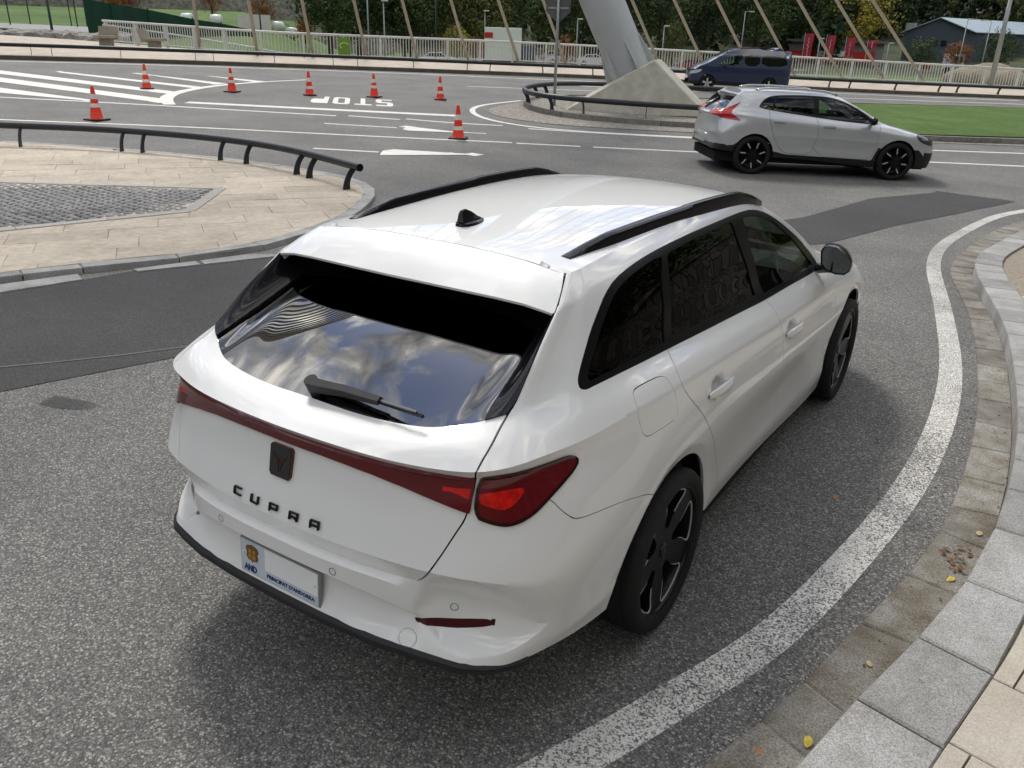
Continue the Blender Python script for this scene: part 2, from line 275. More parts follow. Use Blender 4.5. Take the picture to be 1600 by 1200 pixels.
class Shell:
    def __init__(s, G, rowtag, T):
        nr, nu = G.shape[:2]; bm = s.bm = bmesh.new(); s.lt = bm.verts.layers.float.new('T'); s.lg = bm.verts.layers.float.new('G')
        vs_ = []
        for i in range(nr):
            row = []
            for j in range(nu):
                v = bm.verts.new(G[i, j]); v[s.lt] = T[j]; v[s.lg] = rowtag[i]; row.append(v)
            vs_.append(row)
        for i in range(nr-1):
            for j in range(nu-1):
                try: bm.faces.new((vs_[i][j], vs_[i][j+1], vs_[i+1][j+1], vs_[i+1][j]))
                except ValueError: pass
    def arr(s):
        s.bm.verts.ensure_lookup_table(); s.bm.verts.index_update()
        co = np.array([v.co for v in s.bm.verts]); T = np.array([v[s.lt] for v in s.bm.verts]); g = np.array([v[s.lg] for v in s.bm.verts])
        return co, T, g
    def cut(s, fn, guard=None):
        """split edges where fn(co,T,g) changes sign, then the faces between"""
        co, T, g = s.arr(); val = fn(co, T, g); ok = np.ones(len(co), bool) if guard is None else guard(co, T, g)
        val = np.where(abs(val) < 1e-6, 1e-6, val)
        es = [e for e in s.bm.edges if ok[e.verts[0].index] and ok[e.verts[1].index] and val[e.verts[0].index]*val[e.verts[1].index] < 0]
        if not es: return
        a = np.array([e.verts[0].index for e in es]); b = np.array([e.verts[1].index for e in es])
        t = val[a]/(val[a]-val[b])
        lo, hi = np.zeros(len(t)), np.ones(len(t)); va = val[a]
        for _ in range(3):
            vm = fn(co[a]+(co[b]-co[a])*t[:, None], T[a]+(T[b]-T[a])*t, g[a]+(g[b]-g[a])*t)
            same = vm*va > 0; lo = np.where(same, t, lo); hi = np.where(same, hi, t)
            t2 = t+vm/(va-val[b]); t = np.where((t2 > lo) & (t2 < hi), t2, (lo+hi)/2)
        t = np.clip(t, .02, .98); new = set()
        for e, v0, tt in zip(es, [e.verts[0] for e in es], t):
            _, nv = bmesh.utils.edge_split(e, v0, float(tt)); new.add(nv)
        fs = {f for v in new for f in v.link_faces}
        for f in fs:
            k = [v for v in f.verts if v in new]
            if len(k) == 2:
                try: bmesh.utils.face_split(f, k[0], k[1])
                except Exception: pass
            elif len(k) == 4:
                try: bmesh.utils.face_split(f, k[0], k[1])
                except Exception: pass
    def displace(s, fn):
        """fn(co,T,g)->inward distance"""
        s.bm.normal_update(); co, T, g = s.arr(); d = fn(co, T, g)
        for v, x in zip(s.bm.verts, d):
            if abs(x) > 1e-7: v.co -= v.normal*float(x)
    def finish(s):
        bm = s.bm; bm.normal_update(); s.V, s.T, s.g = s.arr(); s.VN = np.array([v.normal for v in bm.verts])
        s.F = [[v.index for v in f.verts] for f in bm.faces]
        s.FC = np.array([s.V[f].mean(0) for f in s.F]); s.FT = np.array([s.T[f].mean() for f in s.F]); s.FG = np.array([s.g[f].mean() for f in s.F])
        bm.free()
    def part(s, name, mask, m, parent, off=0, depth=.012, mirror=True, join=True, side=1, angle=30):
        """mesh of the faces in mask, pushed along the surface normal by off, with returned edges; mirrored halves joined"""
        idx = np.nonzero(mask)[0]; F = [s.F[i] for i in idx]
        if not F: return None
        used = sorted({v for f in F for v in f}); mp_ = {v: i for i, v in enumerate(used)}
        V = s.V[used]+s.VN[used]*off; Nn = s.VN[used]; F = [[mp_[v] for v in f] for f in F]
        cen = abs(s.V[used][:, 0]) < 2e-4; V[cen, 0] = 0
        if depth:
            cnt = {}
            for f in F:
                for i in range(len(f)):
                    k = (f[i], f[(i+1) % len(f)]); cnt.setdefault(tuple(sorted(k)), []).append(k)
            bd = [k[0] for k in cnt.values() if len(k) == 1 and not (cen[k[0][0]] and cen[k[0][1]])]
            bv = sorted({v for k in bd for v in k}); im = {v: len(V)+i for i, v in enumerate(bv)}
            V = np.vstack([V, V[bv]-Nn[bv]*depth]); cen = np.r_[cen, cen[bv]]; V[cen, 0] = 0
            F = F+[[b, a, im[a], im[b]] for a, b in bd]
        if mirror and join:
            n = len(V); mi = np.where(cen, np.arange(n), -1); add = np.nonzero(~cen)[0]; mi[add] = n+np.arange(len(add))
            F = F+[[int(mi[v]) for v in f[::-1]] for f in F]; V = np.vstack([V, V[add]*[-1, 1, 1]])
        def mk(V, F, nm):
            me = bpy.data.meshes.new(nm); me.from_pydata(V.tolist(), [], F); me.update(); me.polygons.foreach_set('use_smooth', [True]*len(me.polygons))
            me.set_sharp_from_angle(angle=R_(angle)); return link(nm, me, parent, m)
        if mirror and not join:
            mk(V*[-1, 1, 1], [f[::-1] for f in F], name)
        elif side < 0:
            return mk(V*[-1, 1, 1], [f[::-1] for f in F], name)
        return mk(V, F, name)
def pane(name, tint, refl=1.0, ior=1.5):
    if name in MATS: return MATS[name]
    m = bpy.data.materials.new(name); m.use_nodes = True; t = m.node_tree; t.nodes.clear()
    o = t.nodes.new('ShaderNodeOutputMaterial'); mx_ = t.nodes.new('ShaderNodeMixShader'); fr = t.nodes.new('ShaderNodeFresnel'); fr.inputs[0].default_value = ior
    tr = t.nodes.new('ShaderNodeBsdfTransparent'); tr.inputs[0].default_value = (*tint, 1); gl = t.nodes.new('ShaderNodeBsdfGlossy'); gl.inputs['Roughness'].default_value = .004; gl.inputs[0].default_value = (refl,refl,refl,1)
    t.links.new(fr.outputs[0], mx_.inputs[0]); t.links.new(tr.outputs[0], mx_.inputs[1]); t.links.new(gl.outputs[0], mx_.inputs[2]); t.links.new(mx_.outputs[0], o.inputs[0])
    MATS[name] = m; return m
# ================================================================== ground and paving
def sst(a, b, x):
    t = np.clip((x-a)/(b-a), 0, 1); return t*t*(3-2*t)
def gz(x, y): return sst(3, 14, np.hypot(x, y))*(-.03*x-.002*y-.30)
def gzf(x, y): return float(gz(x, y))
def asphalt(name, lo, mid, hi, scale=95, fleck=.80, rough=.78, bump=.0035):
    m = bpy.data.materials.new(name); m.use_nodes = True; t = m.node_tree; b = t.nodes['Principled BSDF']; L_ = t.links.new
    co = t.nodes.new('ShaderNodeTexCoord')
    ns = t.nodes.new('ShaderNodeTexNoise'); ns.inputs['Scale'].default_value = 60; ns.inputs['Detail'].default_value = 2; L_(co.outputs['Object'], ns.inputs['Vector'])
    wp = t.nodes.new('ShaderNodeMix'); wp.data_type = 'VECTOR'; wp.inputs[0].default_value = .010; L_(co.outputs['Object'], wp.inputs[4]); L_(ns.outputs['Color'], wp.inputs[5])
    v = t.nodes.new('ShaderNodeTexVoronoi'); v.inputs['Scale'].default_value = scale; v.inputs['Randomness'].default_value = 1; L_(wp.outputs[1], v.inputs['Vector'])
    sp = t.nodes.new('ShaderNodeSeparateColor'); L_(v.outputs['Color'], sp.inputs[0])
    rp = t.nodes.new('ShaderNodeValToRGB'); e = rp.color_ramp.elements; e[0].position = 0; e[0].color = (*lo, 1); e[1].position = 1; e[1].color = (*hi, 1)
    k = e.new(.45); k.color = (*mid, 1); k = e.new(fleck); k.color = (*[c*1.35 for c in mid], 1); k = e.new(min(.99, fleck+.10)); k.color = (*[c*.85 for c in hi], 1)
    L_(sp.outputs[0], rp.inputs[0])
    # binder between the stones is darker
    dr = t.nodes.new('ShaderNodeValToRGB'); dr.color_ramp.elements[0].position = .30; dr.color_ramp.elements[0].color = (1,1,1,1); dr.color_ramp.elements[1].position = .62; dr.color_ramp.elements[1].color = (.55,.55,.54,1); L_(v.outputs['Distance'], dr.inputs[0])
    mm = t.nodes.new('ShaderNodeMix'); mm.data_type = 'RGBA'; mm.blend_type = 'MULTIPLY'; mm.inputs[0].default_value = 1; L_(rp.outputs[0], mm.inputs[6]); L_(dr.outputs[0], mm.inputs[7])
    n2 = t.nodes.new('ShaderNodeTexNoise'); n2.inputs['Scale'].default_value = .55; n2.inputs['Detail'].default_value = 6; n2.inputs['Roughness'].default_value = .65; L_(co.outputs['Object'], n2.inputs['Vector'])
    r2 = t.nodes.new('ShaderNodeValToRGB'); r2.color_ramp.elements[0].position = .3; r2.color_ramp.elements[0].color = (.74,.74,.75,1); r2.color_ramp.elements[1].position = .7; r2.color_ramp.elements[1].color = (1.18,1.17,1.14,1); L_(n2.outputs['Fac'], r2.inputs[0])
    m2 = t.nodes.new('ShaderNodeMix'); m2.data_type = 'RGBA'; m2.blend_type = 'MULTIPLY'; m2.inputs[0].default_value = 1; L_(mm.outputs[2], m2.inputs[6]); L_(r2.outputs[0], m2.inputs[7])
    L_(m2.outputs[2], b.inputs['Base Color']); b.inputs['Roughness'].default_value = rough; b.inputs['Specular IOR Level'].default_value = .35
    bp = t.nodes.new('ShaderNodeBump'); bp.inputs['Distance'].default_value = bump; bp.inputs['Strength'].default_value = .9; bp.invert = True; L_(v.outputs['Distance'], bp.inputs['Height']); L_(bp.outputs[0], b.inputs['Normal'])
    MATS[name] = m; return m
ASPH = asphalt('asphalt_worn', (.115,.112,.108), (.200,.195,.187), (.50,.48,.44), scale=135, bump=.0025)
ASPH_NEW = asphalt('asphalt_patch', (.038,.038,.038), (.066,.065,.065), (.15,.15,.15), scale=150, fleck=.9, bump=.0015)
def paint_mat(name, worn):
    m = mat(name, (.74,.72,.67), .7, var=.10, vscale=5, bump=.001, bscale=150); t = m.node_tree; b = t.nodes['Principled BSDF']; o = [n for n in t.nodes if n.type == 'OUTPUT_MATERIAL'][0]; L_ = t.links.new
    co = t.nodes.new('ShaderNodeTexCoord'); v = t.nodes.new('ShaderNodeTexNoise'); v.inputs['Scale'].default_value = 120; v.inputs['Detail'].default_value = 4; v.inputs['Roughness'].default_value = .7; L_(co.outputs['Object'], v.inputs['Vector'])
    n = t.nodes.new('ShaderNodeTexNoise'); n.inputs['Scale'].default_value = 1.7; n.inputs['Detail'].default_value = 3; L_(co.outputs['Object'], n.inputs['Vector'])
    ad = t.nodes.new('ShaderNodeMath'); ad.operation = 'MULTIPLY_ADD'; ad.inputs[1].default_value = .22; L_(n.outputs['Fac'], ad.inputs[0]); L_(v.outputs['Fac'], ad.inputs[2])
    rp = t.nodes.new('ShaderNodeValToRGB'); rp.color_ramp.elements[0].position = worn-.035; rp.color_ramp.elements[0].color = (0,0,0,1); rp.color_ramp.elements[1].position = worn+.035; rp.color_ramp.elements[1].color = (1,1,1,1); L_(ad.outputs[0], rp.inputs[0])
    tr = t.nodes.new('ShaderNodeBsdfTransparent'); ms = t.nodes.new('ShaderNodeMixShader'); L_(rp.outputs[0], ms.inputs[0]); L_(tr.outputs[0], ms.inputs[1]); L_(b.outputs[0], ms.inputs[2]); L_(ms.outputs[0], o.inputs[0]); return m
PAINT_WORN = paint_mat('road_paint_worn', .585); PAINT_ROAD = paint_mat('road_paint', .42)
def area(name, poly, dz, m, step=.5, parent=None, zfun=gz):
    """sheet inside a polygon, laid dz above the ground surface"""
    P = np.array(poly, float); lo = P.min(0)-step*.37; hi = P.max(0)+step*.41; f = poly_sd(P)
    xs = np.arange(lo[0], hi[0]+step, step); ys = np.arange(lo[1], hi[1]+step, step)
    G = np.zeros((len(ys), len(xs), 3)); G[..., 0] = xs; G[..., 1] = ys[:, None]
    S = Shell(G, ys, xs); S.cut(lambda co, T, g: f(co[:, :2])); S.finish(); keep = f(S.FC[:, :2]) < 0
    S.V[:, 2] = zfun(S.V[:, 0], S.V[:, 1])+dz; S.VN[:] = (0, 0, 1)
    return S.part(name, keep, m, parent, depth=0, mirror=False, angle=60)
def ribbon(name, pts, w, dz, m, parent=None, step=.4, smooth=False):
    P = np.array(pts, float)
    n = max(2, int(np.linalg.norm(np.diff(P, axis=0), axis=1).sum()/step)+1)
    if smooth and len(P) > 2: P = spl(P, n)
    else:
        s = np.r_[0, np.cumsum(np.linalg.norm(np.diff(P, axis=0), axis=1))]; t = np.linspace(0, s[-1], n); P = np.stack([np.interp(t, s, P[:, i]) for i in (0, 1)], 1)
    d = np.gradient(P, axis=0); d /= np.linalg.norm(d, axis=1)[:, None]+1e-9; nn = np.stack([-d[:, 1], d[:, 0]], 1); ww = np.interp(np.linspace(0, 1, n), np.linspace(0, 1, len(w)), w) if hasattr(w, '__len__') else w
    ww = np.broadcast_to(ww, n)[:, None]/2
    V = []
    for a in (P+nn*ww, P, P-nn*ww): V += [(x, y, gzf(x, y)+dz) for x, y in a]
    F = [(k*n+i+1, k*n+i, (k+1)*n+i, (k+1)*n+i+1) for k in (0, 1) for i in range(n-1)]
    return pyd(name, V, F, m, parent)
# road sheet
xs = np.r_[-420,-200,-120,-80,-60,np.arange(-50,-16,1.0),np.arange(-16,6,.5),np.arange(6,14,1),14,18,24,60,200,420]; ys = np.r_[-420,-200,-60,-30,-15,np.arange(-8,24,.5),np.arange(24,66,1.0)]
V = [(x, y, (gzf(x, y) if y < 60 else gzf(x, y)-.0)) for y in ys for x in xs]; nx = len(xs)
KF = np.array([(-44,-6),(-38.5,6.0),(-36.4,11.2),(-34.308,15.509),(-32.021,19.53),(-29.097,23.785),(-25.525,28.175),(-21.612,32.984),(-18.237,36.542),(-14.62,39.314),(-10.618,41.8),(-6.313,45.341),(-.917,50.88),(6,58.5)])
RB = np.array([(-58,18),(-50.5,24.6),(-44.34,26.38),(-38.25,27.41),(-33.95,28.2),(-30.38,33.66),(-27.,41.12),(-21.34,46.75),(-11.55,53.6),(-6.57,57.08),(-1.55,60.59),(8,67)])
beyond = poly_sd(np.vstack([RB, [(8,900),(-900,900),(-900,18)]]))
F = []
fc = []
for j in range(len(ys)-1):
    for i in range(nx-1): F.append((j*nx+i, j*nx+i+1, (j+1)*nx+i+1, (j+1)*nx+i)); fc.append(((xs[i]+xs[i+1])/2, (ys[j]+ys[j+1])/2))
kp = beyond(np.array(fc)) > -1.5
tag(pyd('road', V, [f for f, k in zip(F, kp) if k], ASPH), kind='structure')
PATCH = [(-5.9,-1.6),(-3.95,-1.3),(-3.33,-.355),(-3.217,-.017),(-2.979,.657),(-2.75,1.4),(-1.9,4.0),(-1.0,6.3),(-.37,7.791),(.015,10.054),(.763,12.966),(1.22,14.425),(.004,14.327),(-.828,12.444),(-1.165,9.296),(-2.2,7.0),(-3.6,5.0),(-4.4,3.7),(-4.62,3.085),(-4.95,2.308),(-5.21,1.862),(-5.29,1.376),(-5.47,.727)]
tag(area('asphalt_patch', PATCH, .004, ASPH_NEW, .35), kind='structure')
m_scr = mat('tar_scuff', (.15,.15,.145), .8, var=.2, vscale=9)
tag(ribbon('tar_seam', [(-4.6,-1.2),(-3.731,-.152),(-3.284,.473),(-2.994,1.014),(-2.6,2.0)], .018, .0075, m_scr, smooth=True), kind='structure')
bm = bmesh.new()
pts = [(-2.86+.17*math.cos(a)*(1+.25*math.sin(3*a+1)), -.22+.10*math.sin(a)*(1+.3*math.cos(2*a))+.05*math.cos(a)) for a in np.linspace(0, 2*math.pi, 26, endpoint=False)]
OIL = paint_mat('oil_stain', .50); b_ = OIL.node_tree.nodes['Principled BSDF']
for l in list(b_.inputs['Base Color'].links): OIL.node_tree.links.remove(l)
b_.inputs['Base Color'].default_value = (.045,.045,.043,1)
t_ = OIL.node_tree; rp_ = [n for n in t_.nodes if n.type == 'VALTORGB'][-1]; ms_ = [n for n in t_.nodes if n.type == 'MIX_SHADER'][0]
gm = t_.nodes.new('ShaderNodeNewGeometry'); vd = t_.nodes.new('ShaderNodeVectorMath'); vd.operation = 'DISTANCE'; vd.inputs[1].default_value = (-2.86,-.20,.004); t_.links.new(gm.outputs['Position'], vd.inputs[0])
mr_ = t_.nodes.new('ShaderNodeMapRange'); mr_.inputs[1].default_value = .06; mr_.inputs[2].default_value = .26; mr_.inputs[3].default_value = .75; mr_.inputs[4].default_value = 0; t_.links.new(vd.outputs['Value'], mr_.inputs[0])
t_.links.new(mr_.outputs[0], ms_.inputs[0])
tag(area('oil_stain', pts, .004, OIL, .08), kind='structure')
# ------------------------------------------------------------------ painted markings
def fan(pts, k):  # widen / order helper
    return pts
EL = [(.86,-.95),(1.01,-.58),(1.092,-.36),(1.235,.04),(1.388,.79),(1.470,1.40),(1.518,2.18),(1.497,3.09),(1.437,3.73),(1.270,4.83),(1.075,5.95),(.885,7.0),(.765,8.0),(.735,9.0),(.805,10.28),(.945,11.68),(1.14,12.75),(1.44,13.62),(2.65,16.3)]
tag(ribbon('edge_line', EL, [.15,.15,.15,.148,.145,.142,.14,.14,.15,.15,.15], .004, PAINT_WORN, step=.12, smooth=True), kind='structure')
MK = [[(-33,11.3),(-29.212,12.893),(-20.808,13.579),(-20.213,12.997),(-27.854,12.195),(-33,9.8)],[(-33,9.7),(-26.607,11.555),(-19.26,12.048),(-18.381,11.405),(-25.161,10.813),(-33,8.1)],[(-30,7.3),(-23.501,9.96),(-19.524,10.321),(-19.533,10.117),(-22.185,9.285),(-28,6.6)],[(-28.578,14.46),(-21.717,15.296),(-21.445,14.778),(-27.877,14.2)],[(-27.501,16.552),(-22.51,16.885),(-22.338,16.279)],[(-25.857,18.297),(-22.723,18.742),(-22.536,18.135)]]
for q in MK: tag(area('chevron_bar', q, .004, PAINT_ROAD, .22), kind='structure')
for P_, w_ in (([(-24,6.6),(-21.139,8.747),(-17.589,11.101),(-15.673,12.226),(-13.949,13.302)], .16), ([(-13.784,13.589),(-12.535,14.12)], .14), ([(-12.539,14.373),(-11.479,14.73),(-10.3,15.45)], .14), ([(-18.159,12.04),(-15.273,14.05),(-12.2,16.25)], .42), ([(-12.979,11.937),(-11.5,12.8)], .12), ([(-10.516,13.233),(-9.627,13.778)], .10), ([(-21,3.6),(-17.007,6.626),(-13.773,9.207),(-11.083,11.058),(-8.412,13.02)], .13), ([(-10.327,9.017),(-9.26,9.67)], .12), ([(-9.561,15.5),(-7.9,16.4),(-6.107,17.6)], .13), ([(-8.295,13.02),(-7.145,13.811)], .13), ([(-6.914,13.97),(-4.98,15.351),(-3.6,16.3)], .13), ([(-1.7,20.5),(-1.124,21.001),(.81,22.715),(6,27)], .14), ([(-1.4,18.1),(-.772,18.569),(.984,19.877),(6,24)], .14), ([(-9.3,36.3),(-7.707,38.01),(-.61,45.874),(4,51)], .16), ([(-36,11.5),(-33.3,15.4),(-31.3,18.9),(-28.2,23.1),(-22.5,29.6),(-20.5,31.4),(-17,34.6)], .22), ([(-18.399,24.958),(-17.175,26.273),(-14.6,29)], .14), ([(-18.122,29.194),(-16.673,30.525),(-12.766,33.6),(-10.5,35.6)], .16), ([(-10.466,40.0),(-6.105,43.6),(-1,49)], .18)):
    tag(ribbon('lane_line', P_, w_, .004, PAINT_ROAD, smooth=len(P_) > 2), kind='structure')
tag(ribbon('curved_line', [(-17.857,11.3),(-19.064,12.067),(-20.172,13.094),(-21.121,14.439),(-21.856,15.897),(-22.494,18.099),(-22.761,20.759)], [.30,.36,.34,.30,.26,.22,.18], .008, PAINT_ROAD, smooth=True), kind='structure')
for q in ([(-11.138,12.487),(-11.49,13.2),(-9.95,13.45)], [(-8.982,9.367),(-9.456,10.062),(-7.75,11.05)]): tag(area('lane_arrow', q, .008, PAINT_ROAD, .3), kind='structure')
# STOP, painted to be read by drivers coming from the far side
ex_, ey_ = np.array((-14.662+16.704, 16.41-15.008)), np.array((-18.063+16.704, 16.472-15.008)); org = np.array((-16.704, 15.008))
def stopmap(u, v): return org+ex_*(1-u)*1.0+ey_*(1-v)          # u 0..1 in reading direction, v 0 foot .. 1 head
S_ = {'S': [[(.0,.0),(.85,0),(1,.12),(1,.45),(.85,.57),(.35,.57),(.35,.84),(1,.84),(1,1),(.15,1),(0,.88),(0,.52),(.15,.41),(.65,.41),(.65,.15),(0,.15)]], 'T': [[(.36,0),(.64,0),(.64,.84),(1,.84),(1,1),(0,1),(0,.84),(.36,.84)]], 'O': [[(.15,0),(.5,0),(.5,.15),(.3,.17),(.3,.83),(.5,.85),(.5,1),(.15,1),(0,.88),(0,.12)],[(.85,0),(.5,0),(.5,.15),(.7,.17),(.7,.83),(.5,.85),(.5,1),(.85,1),(1,.88),(1,.12)]], 'P': [[(0,0),(.3,0),(.3,.38),(.85,.38),(1,.5),(1,.88),(.85,1),(.0,1),(0,.5)]]}
for k, ch in enumerate('STOP'):
    for pl in S_[ch]:
        q = [stopmap(.02+k*.255+a*.2, b) for a, b in pl]
        tag(area('stop_letter', q, .004, PAINT_ROAD, .045), kind='structure')
# ------------------------------------------------------------------ paving helpers
def clip_convex(sub, clipq):
    out_ = list(sub); c = clipq; n = len(c)
    ar = sum(c[i][0]*c[(i+1) % n][1]-c[(i+1) % n][0]*c[i][1] for i in range(n))
    if ar < 0: c = c[::-1]
    for i in range(n):
        a, b = c[i], c[(i+1) % n]; inp = out_; out_ = []
        if not inp: break
        ins = lambda p: (b[0]-a[0])*(p[1]-a[1])-(b[1]-a[1])*(p[0]-a[0]) >= 0
        for j in range(len(inp)):
            p, q = inp[j-1], inp[j]
            ip, iq = ins(p), ins(q)
            if ip != iq:
                d1 = (b[0]-a[0])*(p[1]-a[1])-(b[1]-a[1])*(p[0]-a[0]); d2 = (b[0]-a[0])*(q[1]-a[1])-(b[1]-a[1])*(q[0]-a[0]); t = d1/(d1-d2); out_.append((p[0]+(q[0]-p[0])*t, p[1]+(q[1]-p[1])*t))
            if iq: out_.append(tuple(q))
    return out_
def parea(p): return abs(sum(p[i-1][0]*p[i][1]-p[i][0]*p[i-1][1] for i in range(len(p))))/2
def stone(name, poly, z0, z1, m, parent, bev=.006, tilt=.0):
    c = np.mean(poly, 0); g0 = gzf(*c); bm = bmesh.new(); dx_, dy_ = random.uniform(-tilt, tilt), random.uniform(-tilt, tilt); jz = random.uniform(-tilt, tilt)*.15
    fz = lambda x, y: gzf(x, y)+(x-c[0])*dx_+(y-c[1])*dy_+jz
    inn = [tuple(np.array(p)+(c-np.array(p))/max(np.linalg.norm(c-np.array(p)), 1e-6)*bev) for p in poly]
    lo_ = [bm.verts.new((x, y, z0+gzf(x, y))) for x, y in poly]; mi_ = [bm.verts.new((x, y, z1-bev*.7+fz(x, y))) for x, y in poly]; to_ = [bm.verts.new((x, y, z1+fz(x, y))) for x, y in inn]; n = len(poly)
    for i in range(n):
        bm.faces.new((lo_[i], lo_[(i+1) % n], mi_[(i+1) % n], mi_[i])); bm.faces.new((mi_[i], mi_[(i+1) % n], to_[(i+1) % n], to_[i]))
    bm.faces.new(to_)
    return bmo(name, bm, m, parent)
def inset(poly, d):
    c = np.mean(poly, 0); return [tuple(np.array(p)+(c-np.array(p))*min(.4, d/max(1e-6, np.linalg.norm(c-np.array(p))))) for p in poly]
GRAN = mat('granite', (.22,.22,.218), .75, col2=(.54,.535,.52), vscale=190, bump=.0015, bscale=260, obj_var=.18, detail=2, dirt=(3.0, (.70,.68,.64)))
GRAN_D = mat('granite_gutter', (.15,.145,.13), .8, col2=(.42,.40,.36), vscale=170, bump=.002, bscale=220, obj_var=.18, detail=2, dirt=(4.5, (.52,.46,.36)))
SAND = mat('sandstone', (.48,.41,.32), .8, col2=(.62,.545,.44), vscale=14, bump=.001, bscale=120, obj_var=.10, dirt=(1.1, (.76,.75,.73)))
CREAM = mat('cream_slab', (.45,.41,.345), .8, col2=(.62,.575,.50), vscale=120, bump=.002, bscale=150, obj_var=.06, detail=3, dirt=(2.0, (.80,.78,.74)))
MORTAR = mat('joint_sand', (.30,.26,.205), .95, var=.3, vscale=30)
COBB = mat('cobble', (.15,.145,.14), .75, col2=(.33,.32,.31), vscale=22, bump=.003, bscale=90, obj_var=.25)
def arcp(P, n=200):
    P = spl(P, n); s = np.r_[0, np.cumsum(np.linalg.norm(np.diff(P, axis=0), axis=1))]; return P, s
def at(P, s, t): return np.array([np.interp(t, s, P[:, 0]), np.interp(t, s, P[:, 1])])
# ------------------------------------------------------------------ right-hand pavement: gutter stones, kerb stones, slabs
KT = [(1.40,-1.15),(1.533,-.536),(1.632,-.089),(1.793,.543),(1.873,1.054),(1.916,1.835),(1.865,3.066),(1.788,3.852),(1.672,4.745),(1.459,5.818),(1.27,6.85),(1.205,7.559),(1.311,9.011),(1.505,10.561),(1.86,12.2),(2.6,14.2),(3.6,16)]
GU = [(1.12,-1.05),(1.281,-.569),(1.341,-.372),(1.469,.128),(1.576,.632),(1.668,1.122),(1.705,1.636),(1.706,2.414),(1.667,3.121),(1.603,3.766),(1.463,4.865),(1.29,5.814),(1.07,6.85),(.985,7.5),(.984,8.575),(1.055,9.837),(1.2,11.244),(1.5,12.6),(2.25,14.5),(3.2,16.3)]
KP, ks = arcp(KT); GP, gs_ = arcp(GU)
dK = np.gradient(KP, axis=0); dK /= np.linalg.norm(dK, axis=1)[:, None]; nK = np.stack([dK[:, 1], -dK[:, 0]], 1)
kw = np.interp(KP[:, 1], [-1,0,1,3,6,8,12], [.29,.27,.215,.24,.27,.25,.3])
BK = KP+nK*kw[:, None]
pav = empty('pavement', (2.2, 3, 0)); tag(pav, kind='structure'); INV = Matrix.Translation((-2.2,-3,0))
def keepw(o, par=None): return o
bs = area('pavement_bed', [tuple(p) for p in np.vstack([GP+[.01,0], [(5.4,16.3),(5.4,-3.5),(1.9,-3.5),(1.0,-1.8)]])], .006, MORTAR, .5); bs.parent = pav; bs.matrix_parent_inverse = INV
bs2 = area('slab_bed', [tuple(p) for p in np.vstack([KP+nK*.05, [(5.4,16.2),(5.4,-3.5),(1.9,-3.5)]])], .105, MORTAR, .5); bs2.parent = pav; bs2.matrix_parent_inverse = INV
t = 0.05; k = 0
while t < ks[-1]-.3:
    L_ = (.50 if at(KP, ks, t)[1] < 1.3 else .40)*random.uniform(.92, 1.08); t1 = min(t+L_, ks[-1])
    a0, a1 = at(KP, ks, t+.003), at(KP, ks, t1-.003); b0, b1 = at(BK, ks, t+.003), at(BK, ks, t1-.003)
    o = stone('kerb_stone', [tuple(a0), tuple(b0), tuple(b1), tuple(a1)], -.05, .13, GRAN, pav, .010, .006); o.matrix_parent_inverse = INV
    t = t1
t = 0.0
fr = lambda i: i
while t < gs_[-1]-.3:
    L_ = random.choice((.28, .40, .46, .50)) if at(GP, gs_, t)[1] < 1.5 else random.uniform(.36, .46); t1 = min(t+L_, gs_[-1])
    a0, a1 = at(GP, gs_, t+.004), at(GP, gs_, t1-.004)
    def nearK(p): i = np.argmin(((KP-p)**2).sum(1)); return KP[i]
    b0, b1 = nearK(a0), nearK(a1)
    b0 = b0+(a0-b0)*.012; b1 = b1+(a1-b1)*.012
    if np.linalg.norm(b1-b0) > .05:
        o = stone('gutter_stone', [tuple(a0), tuple(b0), tuple(b1), tuple(a1)], -.05, .014, GRAN_D, pav, .010, .012); o.matrix_parent_inverse = INV
    t = t1
REG = [tuple(p) for p in np.vstack([BK+nK*.004, [(5.3,16.0),(5.3,-3.4),(2.2,-3.4)]])]
ang = R_(12); ca, sa = math.cos(ang), math.sin(ang)
for i in range(-2, 12):
    for j in range(-12, 34):
        u0, v0 = i*.60+(.30 if j % 2 else 0), j*.40
        q = [(1.5+(u0+a)*ca-(v0+b)*-sa*-1*0-(v0+b)*math.sin(-ang)*1.0, -.9+(u0+a)*math.sin(-ang)+(v0+b)*ca) for a, b in ((.003,.003),(.597,.003),(.597,.397),(.003,.397))]
        q = [(1.5+(u0+a)*ca+(v0+b)*sa, -.9-(u0+a)*sa+(v0+b)*ca) for a, b in ((.003,.003),(.597,.003),(.597,.397),(.003,.397))]
        p = clip_convex(REG, q)
        if len(p) > 2 and parea(p) > .01:
            c = np.mean(p, 0)
            if abs(c[0]-1.80) < .24 and abs(c[1]-7.15) < .2: continue     # one slab is missing
            if c[0] > 4.2 and c[1] < 5: pass
            o = stone('paving_slab', p, .09, .131, CREAM, pav, .004, .004); o.matrix_parent_inverse = INV
